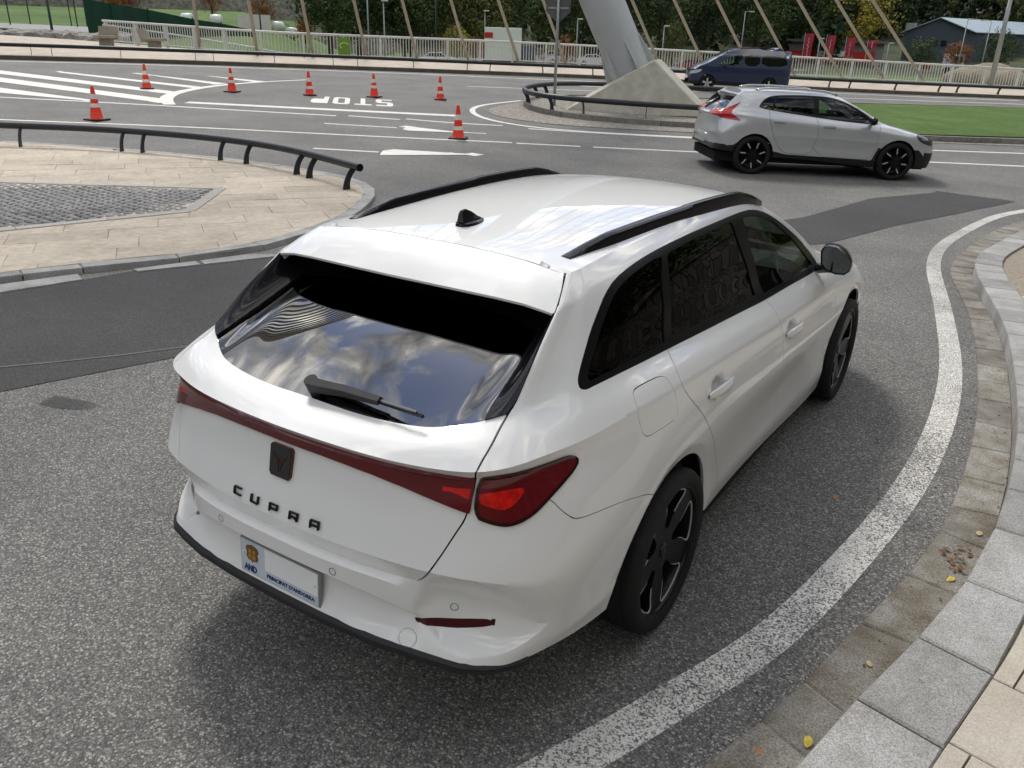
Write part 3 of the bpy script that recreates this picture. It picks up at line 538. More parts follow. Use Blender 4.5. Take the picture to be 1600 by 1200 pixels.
# ------------------------------------------------------------------ left traffic island
ISL = [(-6.6,-1.6),(-6.1,-.2),(-5.745,.866),(-5.494,1.465),(-5.335,1.882),(-5.087,2.326),(-4.95,2.791),(-4.926,3.418),(-5.184,4.583),(-5.85,5.75),(-6.4,6.45),(-6.974,6.85),(-7.55,7.05),(-8.4,7.1),(-10.003,6.904),(-11.903,6.2),(-13.97,5.066),(-17.5,2.4),(-19.5,-1.6)]
isl = empty('traffic_island', (-9, 3.5, 0)); tag(isl, kind='structure'); INL = Matrix.Translation((9,-3.5,0))
IP = chaikin(ISL, 1)
o = area('island_bed', [tuple(p) for p in IP+(np.array((-9,3.5))-IP)*.006], .045, MORTAR, .5); o.parent = isl; o.matrix_parent_inverse = INL
s_ = np.r_[0, np.cumsum(np.linalg.norm(np.diff(IP, axis=0), axis=1))]
dI = np.gradient(IP, axis=0); dI /= np.linalg.norm(dI, axis=1)[:, None]; nI = np.stack([-dI[:, 1], dI[:, 0]], 1)
IN_ = IP+nI*.16
t = 0.4
while t < s_[-1]-.5:
    L_ = random.uniform(.75, 1.0) if at(IP, s_, t)[0] > -5.6 and at(IP, s_, t)[1] < 4 else random.uniform(.45, .6); t1 = t+L_
    a0, a1, b0, b1 = at(IP, s_, t+.006), at(IP, s_, t1-.006), at(IN_, s_, t+.006), at(IN_, s_, t1-.006)
    o = stone('kerb_stone', [tuple(a0), tuple(a1), tuple(b1), tuple(b0)], -.05, .06, GRAN, isl, .008, .01); o.matrix_parent_inverse = INL; t = t1
for q in ([(-5.70,.70),(-5.44,.64),(-5.27,1.34),(-5.48,1.42)], [(-5.25,1.82),(-5.14,1.80),(-4.90,2.30),(-5.05,2.36)], [(-5.03,2.39),(-4.88,2.33),(-4.55,3.10),(-4.88,2.85)]):
    o = stone('gutter_slab', q, -.04, .016, GRAN, isl, .006, .004); o.matrix_parent_inverse = INL
CB = [(-13.2,.6),(-10.32,3.213),(-9.2,4.1),(-7.978,4.996),(-6.977,3.728),(-7.515,1.937),(-7.75,1.2),(-8.4,-.9),(-12,-1.2)]
cbf = poly_sd(CB)
IR = [tuple(p) for p in IP+nI*.165]
u_d = np.array((.56,.83)); u_d /= np.linalg.norm(u_d); v_d = np.array((-u_d[1], u_d[0]))
for i in range(-14, 26):
    for j in range(-6, 34):
        u0, v0 = i*.95+(.40 if j % 2 else 0)+(.1*(j%3)), j*.47
        q = [tuple(np.array((-7.0,-2.0))+u_d*(u0+a)+v_d*(v0+b)) for a, b in ((.002,.002),(.948,.002),(.948,.468),(.002,.468))]
        c = np.mean(q, 0)
        if cbf(np.array([c]))[0] < -.10: continue
        p = clip_convex(IR, q)
        if len(p) > 2 and parea(p) > .02:
            o = stone('paving_slab', p, .02, .061, SAND, isl, .004, .006); o.matrix_parent_inverse = INL
# border stones round the setts
CBP = np.array(CB); n = len(CBP)
for i in range(n):
    a, b = CBP[i], CBP[(i+1) % n]; d = b-a; L_ = np.linalg.norm(d); d /= L_; nn = np.array((d[1], -d[0])); k = max(1, int(L_/.8))
    for m_i in range(k):
        p0, p1 = a+d*(L_*m_i/k+.004), a+d*(L_*(m_i+1)/k-.004)
        if p0[1] < -.2: continue
        o = stone('border_stone', [tuple(p0-nn*.07), tuple(p1-nn*.07), tuple(p1+nn*.07), tuple(p0+nn*.07)], .03, .071, mat('pale_border', (.42,.40,.36), .8, var=.15, vscale=30, obj_var=.1), isl, .005, .004); o.matrix_parent_inverse = INL
cells = []
for i in range(-60, 90):
    for j in range(-40, 60):
        c = np.array((-8.0,3.0))+u_d*(i*.125+(.06 if j % 2 else 0)+random.uniform(-.01,.01))+v_d*(j*.105+random.uniform(-.006,.006))
        cells.append(c)
cells = np.array(cells); cells = cells[cbf(cells) < -.11]; cells = cells[np.argsort(np.hypot(*(cells-[1.784,-2.508]).T))]
protos = []
for k in range(5):
    bm = bmesh.new(); r4 = [(.056*sx*random.uniform(.88,1), .046*sy*random.uniform(.88,1)) for sx, sy in ((-1,-1),(1,-1),(1,1),(-1,1))]
    r8 = chaikin(r4, 1); lo_ = [bm.verts.new((x, y, -.03)) for x, y in r8]; mi_ = [bm.verts.new((x, y, .012)) for x, y in r8]; to_ = [bm.verts.new((x*.7, y*.7, .022+random.uniform(-.003,.003))) for x, y in r8]
    for i in range(8): bm.faces.new((lo_[i], lo_[(i+1) % 8], mi_[(i+1) % 8], mi_[i])); bm.faces.new((mi_[i], mi_[(i+1) % 8], to_[(i+1) % 8], to_[i]))
    bm.faces.new(to_); bmesh.ops.recalc_face_normals(bm, faces=bm.faces); me = bpy.data.meshes.new('cobble'); bm.to_mesh(me); bm.free(); me.materials.append(COBB); protos.append(me)
uang = math.atan2(u_d[1], u_d[0])
for c in cells[:300]:
    o = bpy.data.objects.new('cobble', random.choice(protos)); COL.objects.link(o); o.parent = isl; o.matrix_parent_inverse = INL; o.location = (c[0], c[1], .048+gzf(*c)+random.uniform(-.004,.004)); o.rotation_euler = (random.uniform(-.06,.06), random.uniform(-.06,.06), uang+random.uniform(-.08,.08))
VV, FF = [], []
for c in cells[300:]:
    me = random.choice(protos); b0 = len(VV); ca_, sa_ = math.cos(uang+random.uniform(-.08,.08)), math.sin(uang)
    VV += [(c[0]+v.co.x*ca_-v.co.y*sa_, c[1]+v.co.x*sa_+v.co.y*ca_, .048+v.co.z+gzf(*c)) for v in me.vertices]; FF += [tuple(b0+i for i in p.vertices) for p in me.polygons]
o = pyd('cobbles', VV, FF, COBB, isl); o.matrix_parent_inverse = INL; tag(o, kind='stuff')
# ------------------------------------------------------------------ far pavement with kerb
FK, fs_ = arcp(KF, 120); FR_, rs_ = arcp(RB, 120)
poly = np.vstack([FK, (FR_+[-.5,.5])[::-1]])
FARP = mat('far_paving', (.40,.34,.27), .85, col2=(.54,.47,.385), vscale=1.6, bump=.002, bscale=30)
o = tag(area('far_pavement', [tuple(p) for p in poly], .15, FARP, 1.0), kind='structure')
V = []; F = []
for i, p in enumerate(FK):
    d = FK[min(i+1, len(FK)-1)]-FK[max(i-1, 0)]; d = d/np.linalg.norm(d); nn = np.array((d[1], -d[0]))
    for k, (off, z) in enumerate(((.02,-.02),(.0,.155),(-.28,.158),(-.30,.10))): q = p+nn*off; V.append((q[0], q[1], gzf(*q)+z))
F = [(i*4+k, (i+1)*4+k, (i+1)*4+k+1, i*4+k+1) for i in range(len(FK)-1) for k in range(3)]
tag(pyd('far_kerb', V, F, mat('brown_kerb', (.10,.085,.065), .85, var=.25, vscale=3)), kind='structure')
# ------------------------------------------------------------------ centre island, lawn
CI = [(-13.574,21.6),(-13.271,19.476),(-12.736,18.267),(-12.093,17.444),(-11.196,16.916),(-9.862,16.731),(-8.347,17.435),(-6.424,18.78),(-1.5,22.6),(6,29.5),(7,31),(7,49),(-.326,41.242),(-5.569,34.413),(-10.767,28.695),(-13.9,24.6)]
SETT = mat('small_setts', (.12,.11,.095), .85, col2=(.40,.365,.31), vscale=11, bump=.02, bscale=12, detail=3)
tag(area('island_apron', [tuple(p) for p in chaikin(CI, 1)], .012, SETT, .7), kind='structure')
tag(ribbon('island_line', [(-3,19.9),(-6.158,17.75),(-7.898,16.568),(-9.345,15.95),(-10.78,16.05),(-12.094,16.828),(-12.866,17.682),(-13.459,18.726),(-13.82,20.456),(-13.9,21.9)], .16, .005, PAINT_ROAD, smooth=True), kind='structure')
CK = [(-13.8,23.2),(-13.5,21.5),(-12.97,20.462),(-11.989,19.295),(-10.758,18.6),(-9.536,18.579),(-8.156,18.956),(-6.828,19.793),(-1.423,23.06),(.66,25.153),(6,30),(6.5,31),(6.5,47.8),(-.5,40.6),(-5.7,33.9),(-10.8,28.2),(-13.2,25)]
ckp = chaikin(CK, 1); ci = empty('centre_island', (-8, 24, gzf(-8,24))); tag(ci, kind='structure'); INC = Matrix.Translation((8,-24,-gzf(-8,24)))
o = area('island_setts', [tuple(p) for p in ckp+(np.array((-4,30))-ckp)*.008], .12, SETT, .8); o.parent = ci; o.matrix_parent_inverse = INC
ckc = np.vstack([ckp, ckp[:1]]); s_ = np.r_[0, np.cumsum(np.linalg.norm(np.diff(ckc, axis=0), axis=1))]; t = 0
while t < s_[-1]-.2:
    t1 = min(t+.95, s_[-1]); a0, a1 = at(ckc, s_, t+.008), at(ckc, s_, t1-.008); d = (a1-a0)/np.linalg.norm(a1-a0); nn = np.array((-d[1], d[0]))
    if a0[0] < 3 and a0[1] < 42:
        o = stone('kerb_stone', [tuple(a0), tuple(a1), tuple(a1+nn*.14), tuple(a0+nn*.14)], -.05, .15, mat('grey_kerb', (.22,.21,.19), .85, var=.2, vscale=8, obj_var=.12), ci, .01, .006); o.matrix_parent_inverse = INC
    t = t1
LAWN = [(-6.9,20.9),(-6.0,20.7),(-1.6,23.5),(.5,25.6),(6,30.6),(6.2,31.5),(6.2,46.8),(-.6,40.0),(-5.6,33.3),(-9.6,28.6)]
GRASSM = mat('lawn_grass', (.060,.125,.018), .95, col2=(.125,.20,.042), vscale=5, bump=.04, bscale=35, detail=9, dirt=(.45, (.66,.74,.60)))
o = area('lawn', LAWN, .15, GRASSM, .5); tag(o, kind='structure')
# ------------------------------------------------------------------ materials shared by the vehicles
PAINT = mat('white_paint', (.80,.80,.785), .5, coat=1, coatr=.02, var=.012, vscale=3, spec=.45)
BLACK_GLOSS = mat('black_gloss', (.006,.006,.008), .22, coat=.25, spec=.3)
BLACK_TRIM = mat('black_trim', (.006,.006,.007), .32, var=.15, vscale=30, spec=.25)
BLACK_PLASTIC = mat('black_plastic', (.013,.0135,.014), .55, var=.2, vscale=40, bump=.0006, bscale=400)
LINER = mat('dark_liner', (.006,.006,.006), .9, var=.2)
RUBBER = mat('tyre_rubber', (.009,.009,.009), .75, var=.35, vscale=25, bump=.0008, bscale=120)
RIM_BLACK = mat('rim_black', (.006,.006,.007), .30, coat=.1, spec=.25, var=.1)
RIM_CUT = mat('rim_machined', (.50,.50,.50), .45, metal=0, var=.05, vscale=40)
COPPER = mat('copper_badge', (.12,.055,.036), .35, metal=.7, var=.08, vscale=30)
LAMP_RED = mat('lamp_red', (.12,.0022,.006), .12, spec=.4, coat=.6, coatr=.01, var=.1, vscale=6)
LAMP_BRIGHT = mat('lamp_bright_red', (.60,.008,.006), .15, coat=.35, coatr=.01, var=.35, vscale=45)
LAMP_DARK = mat('lamp_dark_red', (.06,.004,.007), .35, spec=.25, coat=.1, var=.1)
PRIVACY = pane('privacy_glass', (.03,.035,.035), ior=1.32); CLEAR = pane('clear_glass', (.50,.60,.55), ior=1.36); REARG = pane('rear_glass', (.02,.022,.024), ior=2.8)
MIRROR = mat('mirror_glass', (.16,.17,.18), .02, metal=1, var=.01)
SEAT = mat('seat_cloth', (.018,.018,.02), .85, var=.2, vscale=20)
CHROME = mat('chrome', (.6,.6,.6), .15, metal=1, var=.03)
# ------------------------------------------------------------------ white estate car
def white_car():
    root = empty('estate_car', (0, 0, 0))
    tag(root, 'white estate car seen from behind with black roof rails and full-width red light bar', 'car')
    G, rt, T = body_build(); S = Shell(G, rt, T)
    side = lambda f: (lambda co, T, g: f(co[:, 1:3])); unr = lambda f: (lambda co, T, g: f(np.stack([T, co[:, 2]], 1)))
    DLO = poly_sd(chaikin([(-.487,1.130),(-.472,1.146),(-.409,1.194),(-.341,1.24),(-.255,1.287),(-.183,1.32),(-.087,1.347),(.049,1.363),(.188,1.372),(.343,1.377),(.584,1.379),(.833,1.377),(1.11,1.374),(1.244,1.37),(1.355,1.362),(1.50,1.336),(1.63,1.293),(1.76,1.235),(1.90,1.165),(2.05,1.075),(2.15,1.005),(2.17,.962),(2.13,.945),(2.02,.949),(1.587,.972),(1.198,.993),(.778,1.028),(.416,1.056),(.078,1.082),(-.231,1.102),(-.422,1.108),(-.468,1.107),(-.491,1.114)], 1))
    QG = poly_sd(chaikin([(-.440,1.128),(-.397,1.162),(-.294,1.230),(-.206,1.277),(-.117,1.314),(-.011,1.335),(.126,1.348),(.279,1.355),(.285,1.34),(.212,1.28),(.144,1.186),(.093,1.11),(.085,1.099),(-.167,1.116),(-.371,1.122),(-.43,1.123)], 1))
    RG = poly_sd(chaikin([(.33,1.345),(.348,1.352),(.614,1.358),(.87,1.357),(1.045,1.356),(1.058,1.35),(1.052,1.29),(1.068,1.185),(1.105,1.05),(1.108,1.034),(1.09,1.031),(.596,1.070),(.18,1.098),(.162,1.105),(.165,1.12),(.221,1.212)], 1))
    FG = poly_sd(chaikin([(1.20,1.343),(1.215,1.348),(1.333,1.342),(1.49,1.312),(1.62,1.268),(1.76,1.20),(1.90,1.115),(2.02,1.03),(2.07,.985),(2.06,.973),(1.584,.994),(1.235,1.013),(1.218,1.02),(1.185,1.101),(1.172,1.231)], 1))
    DR = poly_sd(chaikin([(.10,1.15),(.085,1.085),(.03,1.045),(.005,.991),(.055,.93),(.17,.832),(.267,.732),(.393,.59),(.48,.46),(.512,.385),(.525,.360),(.56,.352),(1.0,.342),(1.27,.330),(1.305,.335),(1.32,.36),(1.325,.45),(1.30,.55),(1.235,.68),(1.175,.83),(1.158,.90),(1.163,.955),(1.195,1.0),(1.21,1.1)], 2))
    DF = poly_sd(chaikin([(1.0,1.1),(1.0,.335),(1.27,.329),(2.0,.292),(2.10,.296),(2.15,.33),(2.19,.45),(2.228,.62),(2.222,.72),(2.212,.80),(2.24,.86),(2.275,.92),(2.30,1.0),(2.2,1.1)], 2))
    AR = poly_sd(chaikin([(-.45,-.1),(-.447,.30),(-.437,.412),(-.375,.525),(-.267,.630),(-.146,.690),(-.032,.707),(.075,.700),(.170,.668),(.255,.608),(.335,.515),(.385,.41),(.392,.33),(.375,.24),(.375,-.1)], 2))
    th = np.linspace(-.35, math.pi+.35, 40)
    AF = poly_sd([(2.686+.388*math.cos(t), .325+.388*math.sin(t)) for t in th]+[(2.35,-.1),(3.02,-.1)])
    TG = poly_sd(chaikin([(-.4,.60),(.455,.60),(.476,.624),(.520,.634),(.553,.669),(.585,.734),(.612,.792),(.649,.86),(.659,.98),(.669,1.006),(.696,1.039),(.728,1.07),(.76,1.097),(.776,1.12),(.78,1.147),(.776,1.197),(.77,1.266),(.767,1.312),(.79,1.357),(.77,1.42),(.5,1.50),(-.4,1.5)], 1))
    BP = poly_sd(chaikin([(1.64,.50),(1.510,.622),(1.452,.668),(1.407,.694),(1.342,.725),(1.224,.757),(1.093,.785),(1.015,.797),(.98,.808),(.94,.838),(.918,.861),(.89,.886),(.80,.90),(.66,.90),(-.4,.92),(-.4,.0),(1.64,.0)], 1))
    LP = poly_sd(chaikin([(.6625,.968),(.706,.979),(.802,.979),(.886,.980),(.957,.981),(.99,.974),(1.006,.955),(.990,.936),(.930,.904),(.891,.882),(.844,.856),(.790,.838),(.755,.831),(.713,.838),(.6625,.857)], 1))
    LI = poly_sd(chaikin([(.676,.922),(.721,.928),(.765,.932),(.806,.931),(.803,.917),(.775,.890),(.748,.876),(.713,.882),(.672,.897)], 1))
    LB = poly_sd([(-.4,.982),(.2,.980),(.4,.976),(.55,.973),(.6555,.969),(.6555,.866),(.639,.868),(.54,.889),(.437,.910),(.331,.925),(.247,.932),(.158,.937),(.05,.939),(-.4,.939)])
    LBI = poly_sd([(.60,.935),(.648,.938),(.645,.905),(.60,.918),(.56,.928)])
    FU = poly_sd(chaikin([(-.101,1.050),(-.068,1.040),(-.058,1.015),(-.052,.974),(-.048,.93),(-.052,.905),(-.085,.898),(-.198,.905),(-.27,.907),(-.298,.925),(-.308,.974),(-.312,1.008),(-.296,1.036),(-.288,1.052),(-.262,1.058),(-.186,1.056)], 1))
    SC = poly_sd([(.60,.688),(.684,.682),(.75,.656),(.802,.622),(.846,.579),(.90,.523),(.930,.487),(.911,.464),(.861,.442),(.817,.430),(.76,.418),(.679,.415),(.58,.44),(.53,.53),(.55,.64)])
    RF = poly_sd(chaikin([(.500,.500),(.585,.499),(.642,.498),(.706,.505),(.740,.506),(.775,.496),(.740,.484),(.669,.472),(.605,.470),(.555,.480)], 1))
    FIN = poly_sd([(.59,1.45),(.59,1.25),(.645,1.15),(.690,1.08),(.70,1.02),(.86,1.02),(.86,1.45)])
    onside = lambda co, T, g: (co[:, 0] > .4) & (T > .85)
    low = lambda co, T, g: g < 11.2
    # relief first: bumper scallop, wheel-arch lips, handle bowls
    S.cut(unr(SC), lambda co, T, g: (T > .58) & (co[:, 1] < -.5) & (co[:, 2] < .75))
    S.displace(lambda co, T, g: np.where((co[:, 1] < -.4) & (T > .5), .022*(1-np.exp(-np.maximum(-SC(np.stack([T, co[:, 2]], 1)), 0)/.035)), 0))
    for A in (AR, AF):
        S.cut(lambda co, T, g: A(co[:, 1:3])-.042, lambda co, T, g: onside(co, T, g) & (co[:, 2] < .9))
        S.cut(side(A), lambda co, T, g: onside(co, T, g) & (co[:, 2] < .9))
    S.displace(lambda co, T, g: np.where(onside(co, T, g) & (co[:, 2] < .9), .014*np.clip(1-np.minimum(AR(co[:, 1:3]), AF(co[:, 1:3]))/.042, 0, 1.3), 0))
    HND = [(.345, .868, -.09), (1.345, .824, -.09)]
    def bowl(co, T, g):
        d = np.zeros(len(co))
        for hy, hz, sl in HND:
            a, b = (co[:, 1]-hy+.012)/.072, (co[:, 2]-hz-sl*(co[:, 1]-hy)-.010)/.046; d += np.where(onside(co, T, g), .040*np.clip(1-a*a-b*b, 0, 1)**.9, 0)
        return d
    S.displace(bowl)
    g_ = .0022
    for P in (DLO, QG, RG, FG): S.cut(side(P), onside)
    for k in (-1, 1):
        S.cut(lambda co, T, g: DR(co[:, 1:3])+k*g_, lambda co, T, g: onside(co, T, g) & (DLO(co[:, 1:3]) > -.02))
        S.cut(lambda co, T, g: np.where(DR(co[:, 1:3]) < g_*.9, 1, DF(co[:, 1:3])+k*g_), lambda co, T, g: onside(co, T, g) & (DLO(co[:, 1:3]) > -.02) & (DR(co[:, 1:3]) > g_))
        S.cut(lambda co, T, g: TG(np.stack([T, co[:, 2]], 1))+k*.0026, lambda co, T, g: (co[:, 1] < -.25) & (g < 13.2))
        S.cut(lambda co, T, g: BP(np.stack([T, co[:, 2]], 1))+k*.0014, lambda co, T, g: (co[:, 1] < .1) & (T > .84))
        S.cut(lambda co, T, g: FU(co[:, 1:3])+k*.0012, onside)
    for P in (LP, LI, LB, LBI): S.cut(unr(P), lambda co, T, g: (co[:, 1] < -.4) & (g < 9.01) & (g > 6.5))
    S.cut(lambda co, T, g: LP(np.stack([T, co[:, 2]], 1))+.011, lambda co, T, g: (co[:, 1] < -.4) & (g < 9.01) & (g > 6.5))
    S.cut(unr(RF), lambda co, T, g: (co[:, 1] < -.6) & (co[:, 2] < .6) & (g < 5))
    S.cut(unr(FIN), lambda co, T, g: (co[:, 1] < -.3) & (g > 10.9) & (g < 13.1))
    S.finish()
    yz = S.FC[:, 1:3]; tz = np.stack([S.FT, S.FC[:, 2]], 1); x, y, z, g, T = S.FC[:, 0], S.FC[:, 1], S.FC[:, 2], S.FG, S.FT
    on = (x > .4) & (T > .85)
    cls = np.zeros(len(x), int)   # 0 body
    tg = TG(tz); bp = BP(tz); dr, df = DR(yz), DF(yz); dlo = DLO(yz)
    rear = (y < -.2) & (T < .86) & (g < 13.2)
    cls[(bp < -.0014) & (y < .1)] = 5
    cls[(abs(bp) < .0014) & (y < .1) & (T > .84)] = -1
    cls[rear & (tg < -.0026) & (g >= 5)] = 4
    cls[rear & (abs(tg) < .0026) & (g >= 5) & (g < 13)] = -1
    ins = rear & (tg < -.0026); cls[ins & (g >= 11) & (g < 13)] = 8
    cls[(tg < -.0026) & (y < -.2) & (g >= 13) & (g < 14)] = 19
    cls[ins & (g >= 11) & (g < 13) & (FIN(tz) < 0)] = 9
    cls[(g >= 13) & (g < 14) & (T < .70)] = 19
    cls[(abs(tg) < .0027) & (g >= 13) & (g < 14) & (y < -.2) & (T < .86)] = -1; cls[(cls == 8) & (g > 12.86)] = 19
    dl = on & (dlo < 0); cls[on & (df < -g_) & (dr > g_) & (g < 11.6)] = 2; cls[on & (dr < -g_) & (g < 11.6)] = 3
    cls[on & (abs(dr) < g_) & (dlo > 0)] = -1; cls[on & (abs(df) < g_) & (dr > g_) & (dlo > 0)] = -1
    cls[dl] = 10; cls[dl & (QG(yz) < 0)] = 11; cls[dl & (RG(yz) < 0)] = 12; cls[dl & (FG(yz) < 0)] = 13
    ff = on & (FU(yz) < -.0012); fg = on & (abs(FU(yz)) < .0012)
    lm_ = (y < -.4) & (g < 9.01) & (g > 6.5)
    cls[lm_ & (LP(tz) < 0) & (T > .655)] = 14; cls[lm_ & (LP(tz) < 0) & (LP(tz) > -.011) & (T > .655)] = 22; cls[lm_ & (LI(tz) < 0)] = 15; cls[lm_ & (LB(tz) < 0) & (T < .656)] = 16; cls[lm_ & (LBI(tz) < 0)] = 17
    cls[(y < -.6) & (z < .6) & (g < 5) & (RF(tz) < 0) & (T > .45)] = 18
    for A in (AR, AF): cls[on & (A(yz) < 0) & (z < .9)] = -2
    cls[(g > 11) & (g < 14) & (y > 1.5) & (x < .70) & (T > 4.35)] = 20       # windscreen
    cls[(g > 9) & (g < 11) & (T > 4.05) & (y > 2.35)] = 21                # bonnet
    body = S.part('body_shell', (cls == 0) & ~ff & ~fg, PAINT, root, depth=.014)   # both sides; flap opening mirrored is closed below
    S.part('fuel_flap', ff, PAINT, root, mirror=False, depth=.01)
    S.part('quarter_patch', ff | fg, PAINT, root, side=-1, mirror=False, depth=0)
    for k, nm in ((2, 'front_door'), (3, 'rear_door')): S.part(nm, cls == k, PAINT, root, join=False, depth=.016)
    S.part('tailgate', cls == 4, PAINT, root, depth=.016); S.part('rear_bumper', cls == 5, PAINT, root, depth=.016)
    S.part('rear_window', cls == 8, REARG, root, off=-.004, depth=0)
    S.part('window_fin', cls == 9, BLACK_GLOSS, root, off=.006, depth=.02, join=False)
    S.part('window_trim', cls == 10, BLACK_TRIM, root, off=-.002, depth=.01, join=False)
    for k, nm, mm in ((11, 'quarter_window', PRIVACY), (12, 'rear_door_window', PRIVACY), (13, 'front_door_window', CLEAR)): S.part(nm, cls == k, mm, root, off=-.007, depth=0, join=False)
    RIMR = mat('lamp_rim_red', (.030,.001,.003), .1, coat=.6, spec=.4, var=.1)
    tl = S.part('tail_lamp', cls == 14, LAMP_RED, root, off=.007, depth=.012, mirror=False); S.part('lamp_rim', cls == 22, RIMR, tl, off=.0072, depth=.03, mirror=False); S.part('lamp_segment', cls == 15, LAMP_BRIGHT, tl, off=.006, depth=.0, mirror=False)
    tl2 = S.part('tail_lamp', cls == 14, LAMP_RED, root, off=.007, depth=.012, mirror=False, side=-1); S.part('lamp_rim', cls == 22, RIMR, tl2, off=.0072, depth=.03, mirror=False, side=-1); S.part('lamp_segment', cls == 15, LAMP_BRIGHT, tl2, off=.006, depth=0, mirror=False, side=-1)
    lb = S.part('light_bar', cls == 16, LAMP_RED, root, off=.010, depth=.03); S.part('lamp_segment', cls == 17, LAMP_BRIGHT, lb, off=.0095, depth=0, join=False)
    S.part('reflector', cls == 18, LAMP_DARK, root, off=-.004, depth=0, join=False)
    S.part('spoiler_support', cls == 19, mat('underside_black', (.004,.004,.004), .85, spec=.1, var=.1), root, off=-.012, depth=0)
    S.part('windscreen', cls == 20, CLEAR, root, off=-.003, depth=0); S.part('bonnet', cls == 21, PAINT, root, depth=.01)
    S.part('inner_shell', (cls >= 0) & ((cls < 8) | (cls == 14) | (cls == 22) | (cls == 16) | (cls == 18)) & (g < 14), LINER, root, off=-.028, depth=0)
    # ---- roof spoiler
    n, ns = 30, 24
    gx = spl([(0,-.313),(.2,-.307),(.4,-.299),(.47,-.302),(.515,-.315),(.548,-.345)], 3)  # placeholder sizes
    def rg(x): return (np.interp(x, [0,.2,.4,.47,.515,.54], [-.3125,-.3065,-.2985,-.3015,-.3035,-.2935]))
    ex = np.array([0,.2,.4,.5,.565,.598]); ey = np.array([-.497,-.494,-.482,-.468,-.456,-.449]); ez = np.array([1.344,1.344,1.341,1.334,1.322,1.314])
    V, F = [], []
    ss = np.r_[np.linspace(-1, 1, 61)]
    top = []
    for s_ in ss:
        a = abs(s_); xs = .538*a; P0 = np.array([xs, rg(xs), zroof(xs, rg(xs))]); xe = .598*a
        P1 = np.array([xe, np.interp(xe, ex, ey), np.interp(xe, ex, ez)])
        col = []
        for t in np.linspace(0, 1, 13):
            p = P0*(1-t)+P1*t; p[2] += .007*math.sin(math.pi*t)*(1-a**6) + .004*math.sin(math.pi*t); p[0] += .006*math.sin(math.pi*t)*a**4; p[0] *= np.sign(s_) if s_ else 1
            col.append(p)
        top.append(col)
    top = np.array(top)
    def grid_obj(name, A, m, flip=False, ang=35):
        a, b = A.shape[:2]; V = A.reshape(-1, 3); F = [(i*b+j, (i+1)*b+j, (i+1)*b+j+1, i*b+j+1) for i in range(a-1) for j in range(b-1)]
        if flip: F = [f[::-1] for f in F]
        me = bpy.data.meshes.new(name); me.from_pydata(V.tolist(), [], F); me.update(); me.polygons.foreach_set('use_smooth', [True]*len(me.polygons)); me.set_sharp_from_angle(angle=R_(ang)); return link(name, me, root, m)
    edge = top[:, -1]; lip = [edge, edge+[0, .0005, -.005], edge+[0, .003, -.009]]
    top2 = np.concatenate([top, np.stack(lip[1:], 1)], 1)
    # returned sides at the outer ends
    grid_obj('spoiler', top2, PAINT, flip=False)
    lo = lip[-1]; und = np.stack([lo+[0, .0005, 0], lo*[1, 1, 1]+[0, .05, .006], np.stack([lo[:, 0]*.97, lo[:, 1]+.14, lo[:, 2]+.045], 1), np.stack([lo[:, 0]*.90, lo[:, 1]*0-.262, zroof(lo[:, 0]*.90, -.262)-.024], 1)], 1)
    grid_obj('spoiler_underside', und, mat('underside_black', (.004,.004,.004), .85, spec=.1, var=.1), flip=True)
    for sgn in (0, -1):
        bm = bmesh.new(); c = top[sgn]; vs1 = [bm.verts.new(p) for p in c]; vs2 = [bm.verts.new(p+np.array([-.012*np.sign(p[0]), 0, -.03])) for p in c]
        for i in range(len(c)-1): bm.faces.new((vs1[i], vs1[i+1], vs2[i+1], vs2[i]))
        bmo('spoiler_edge', bm, PAINT, root, smooth=True)
    # ---- roof rails
    for sg in (1, -1):
        A = []
        for t in np.linspace(0, 1, 48):
            yy = -.178+t*(1.585+.178); xx = np.interp(t, [0,.15,.5,.85,1], [.474,.497,.527,.548,.556]); h = .040*min(1, (math.sin(math.pi*min(max(t, .0), 1))*2.2+.04))**.75
            if t > .5: h = .043*min(1, (1-t)*5+.10)**.7
            w_ = .017+.004*math.sin(math.pi*t); zz = float(zroof(xx, yy)) if yy < 1.5 else float(zroof(xx, yy))
            zo = float(zroof(xx+w_, yy)); sec = [(-w_-.004, -.012), (-w_, h*.55), (-w_*.55, h*.93), (0, h), (w_*.6, h*.9), (w_+.002, h*.5), (w_+.004, -.02)]
            A.append([(sg*(xx+a), yy, zz+b) for a, b in sec])
        A = np.array(A); grid_obj('roof_rail', A, BLACK_GLOSS, flip=(sg < 0), ang=40)
    # ---- roof aerial
    bm = bmesh.new(); base = []
    for z_, sc, oy in ((0, 1.0, 0), (.012, .95, 0), (.016, .8, 0)):
        base.append([bm.verts.new((.036*sc*math.cos(a)*(1-.25*math.sin(a)), -.055+oy+.078*sc*math.sin(a), 1.441+z_)) for a in np.linspace(0, 2*math.pi, 24, endpoint=False)])
    for i in range(2):
        for k in range(24): bm.faces.new((base[i][k], base[i][(k+1) % 24], base[i+1][(k+1) % 24], base[i+1][k]))
    bm.faces.new(base[2])
    fin = [(-.118,.012,.012),(-.120,.046,.008),(-.112,.058,.0055),(-.088,.060,.005),(-.06,.048,.008),(-.03,.030,.010),(.005,.015,.010)]
    L = [bm.verts.new((-w_, y_, 1.441+z_)) for y_, z_, w_ in fin]; Rr = [bm.verts.new((w_, y_, 1.441+z_)) for y_, z_, w_ in fin]
    L0 = [bm.verts.new((-.016*(1 if i < 5 else .6), y_, 1.452)) for i, (y_, z_, w_) in enumerate(fin)]; R0 = [bm.verts.new((.016*(1 if i < 5 else .6), y_, 1.452)) for i, (y_, z_, w_) in enumerate(fin)]
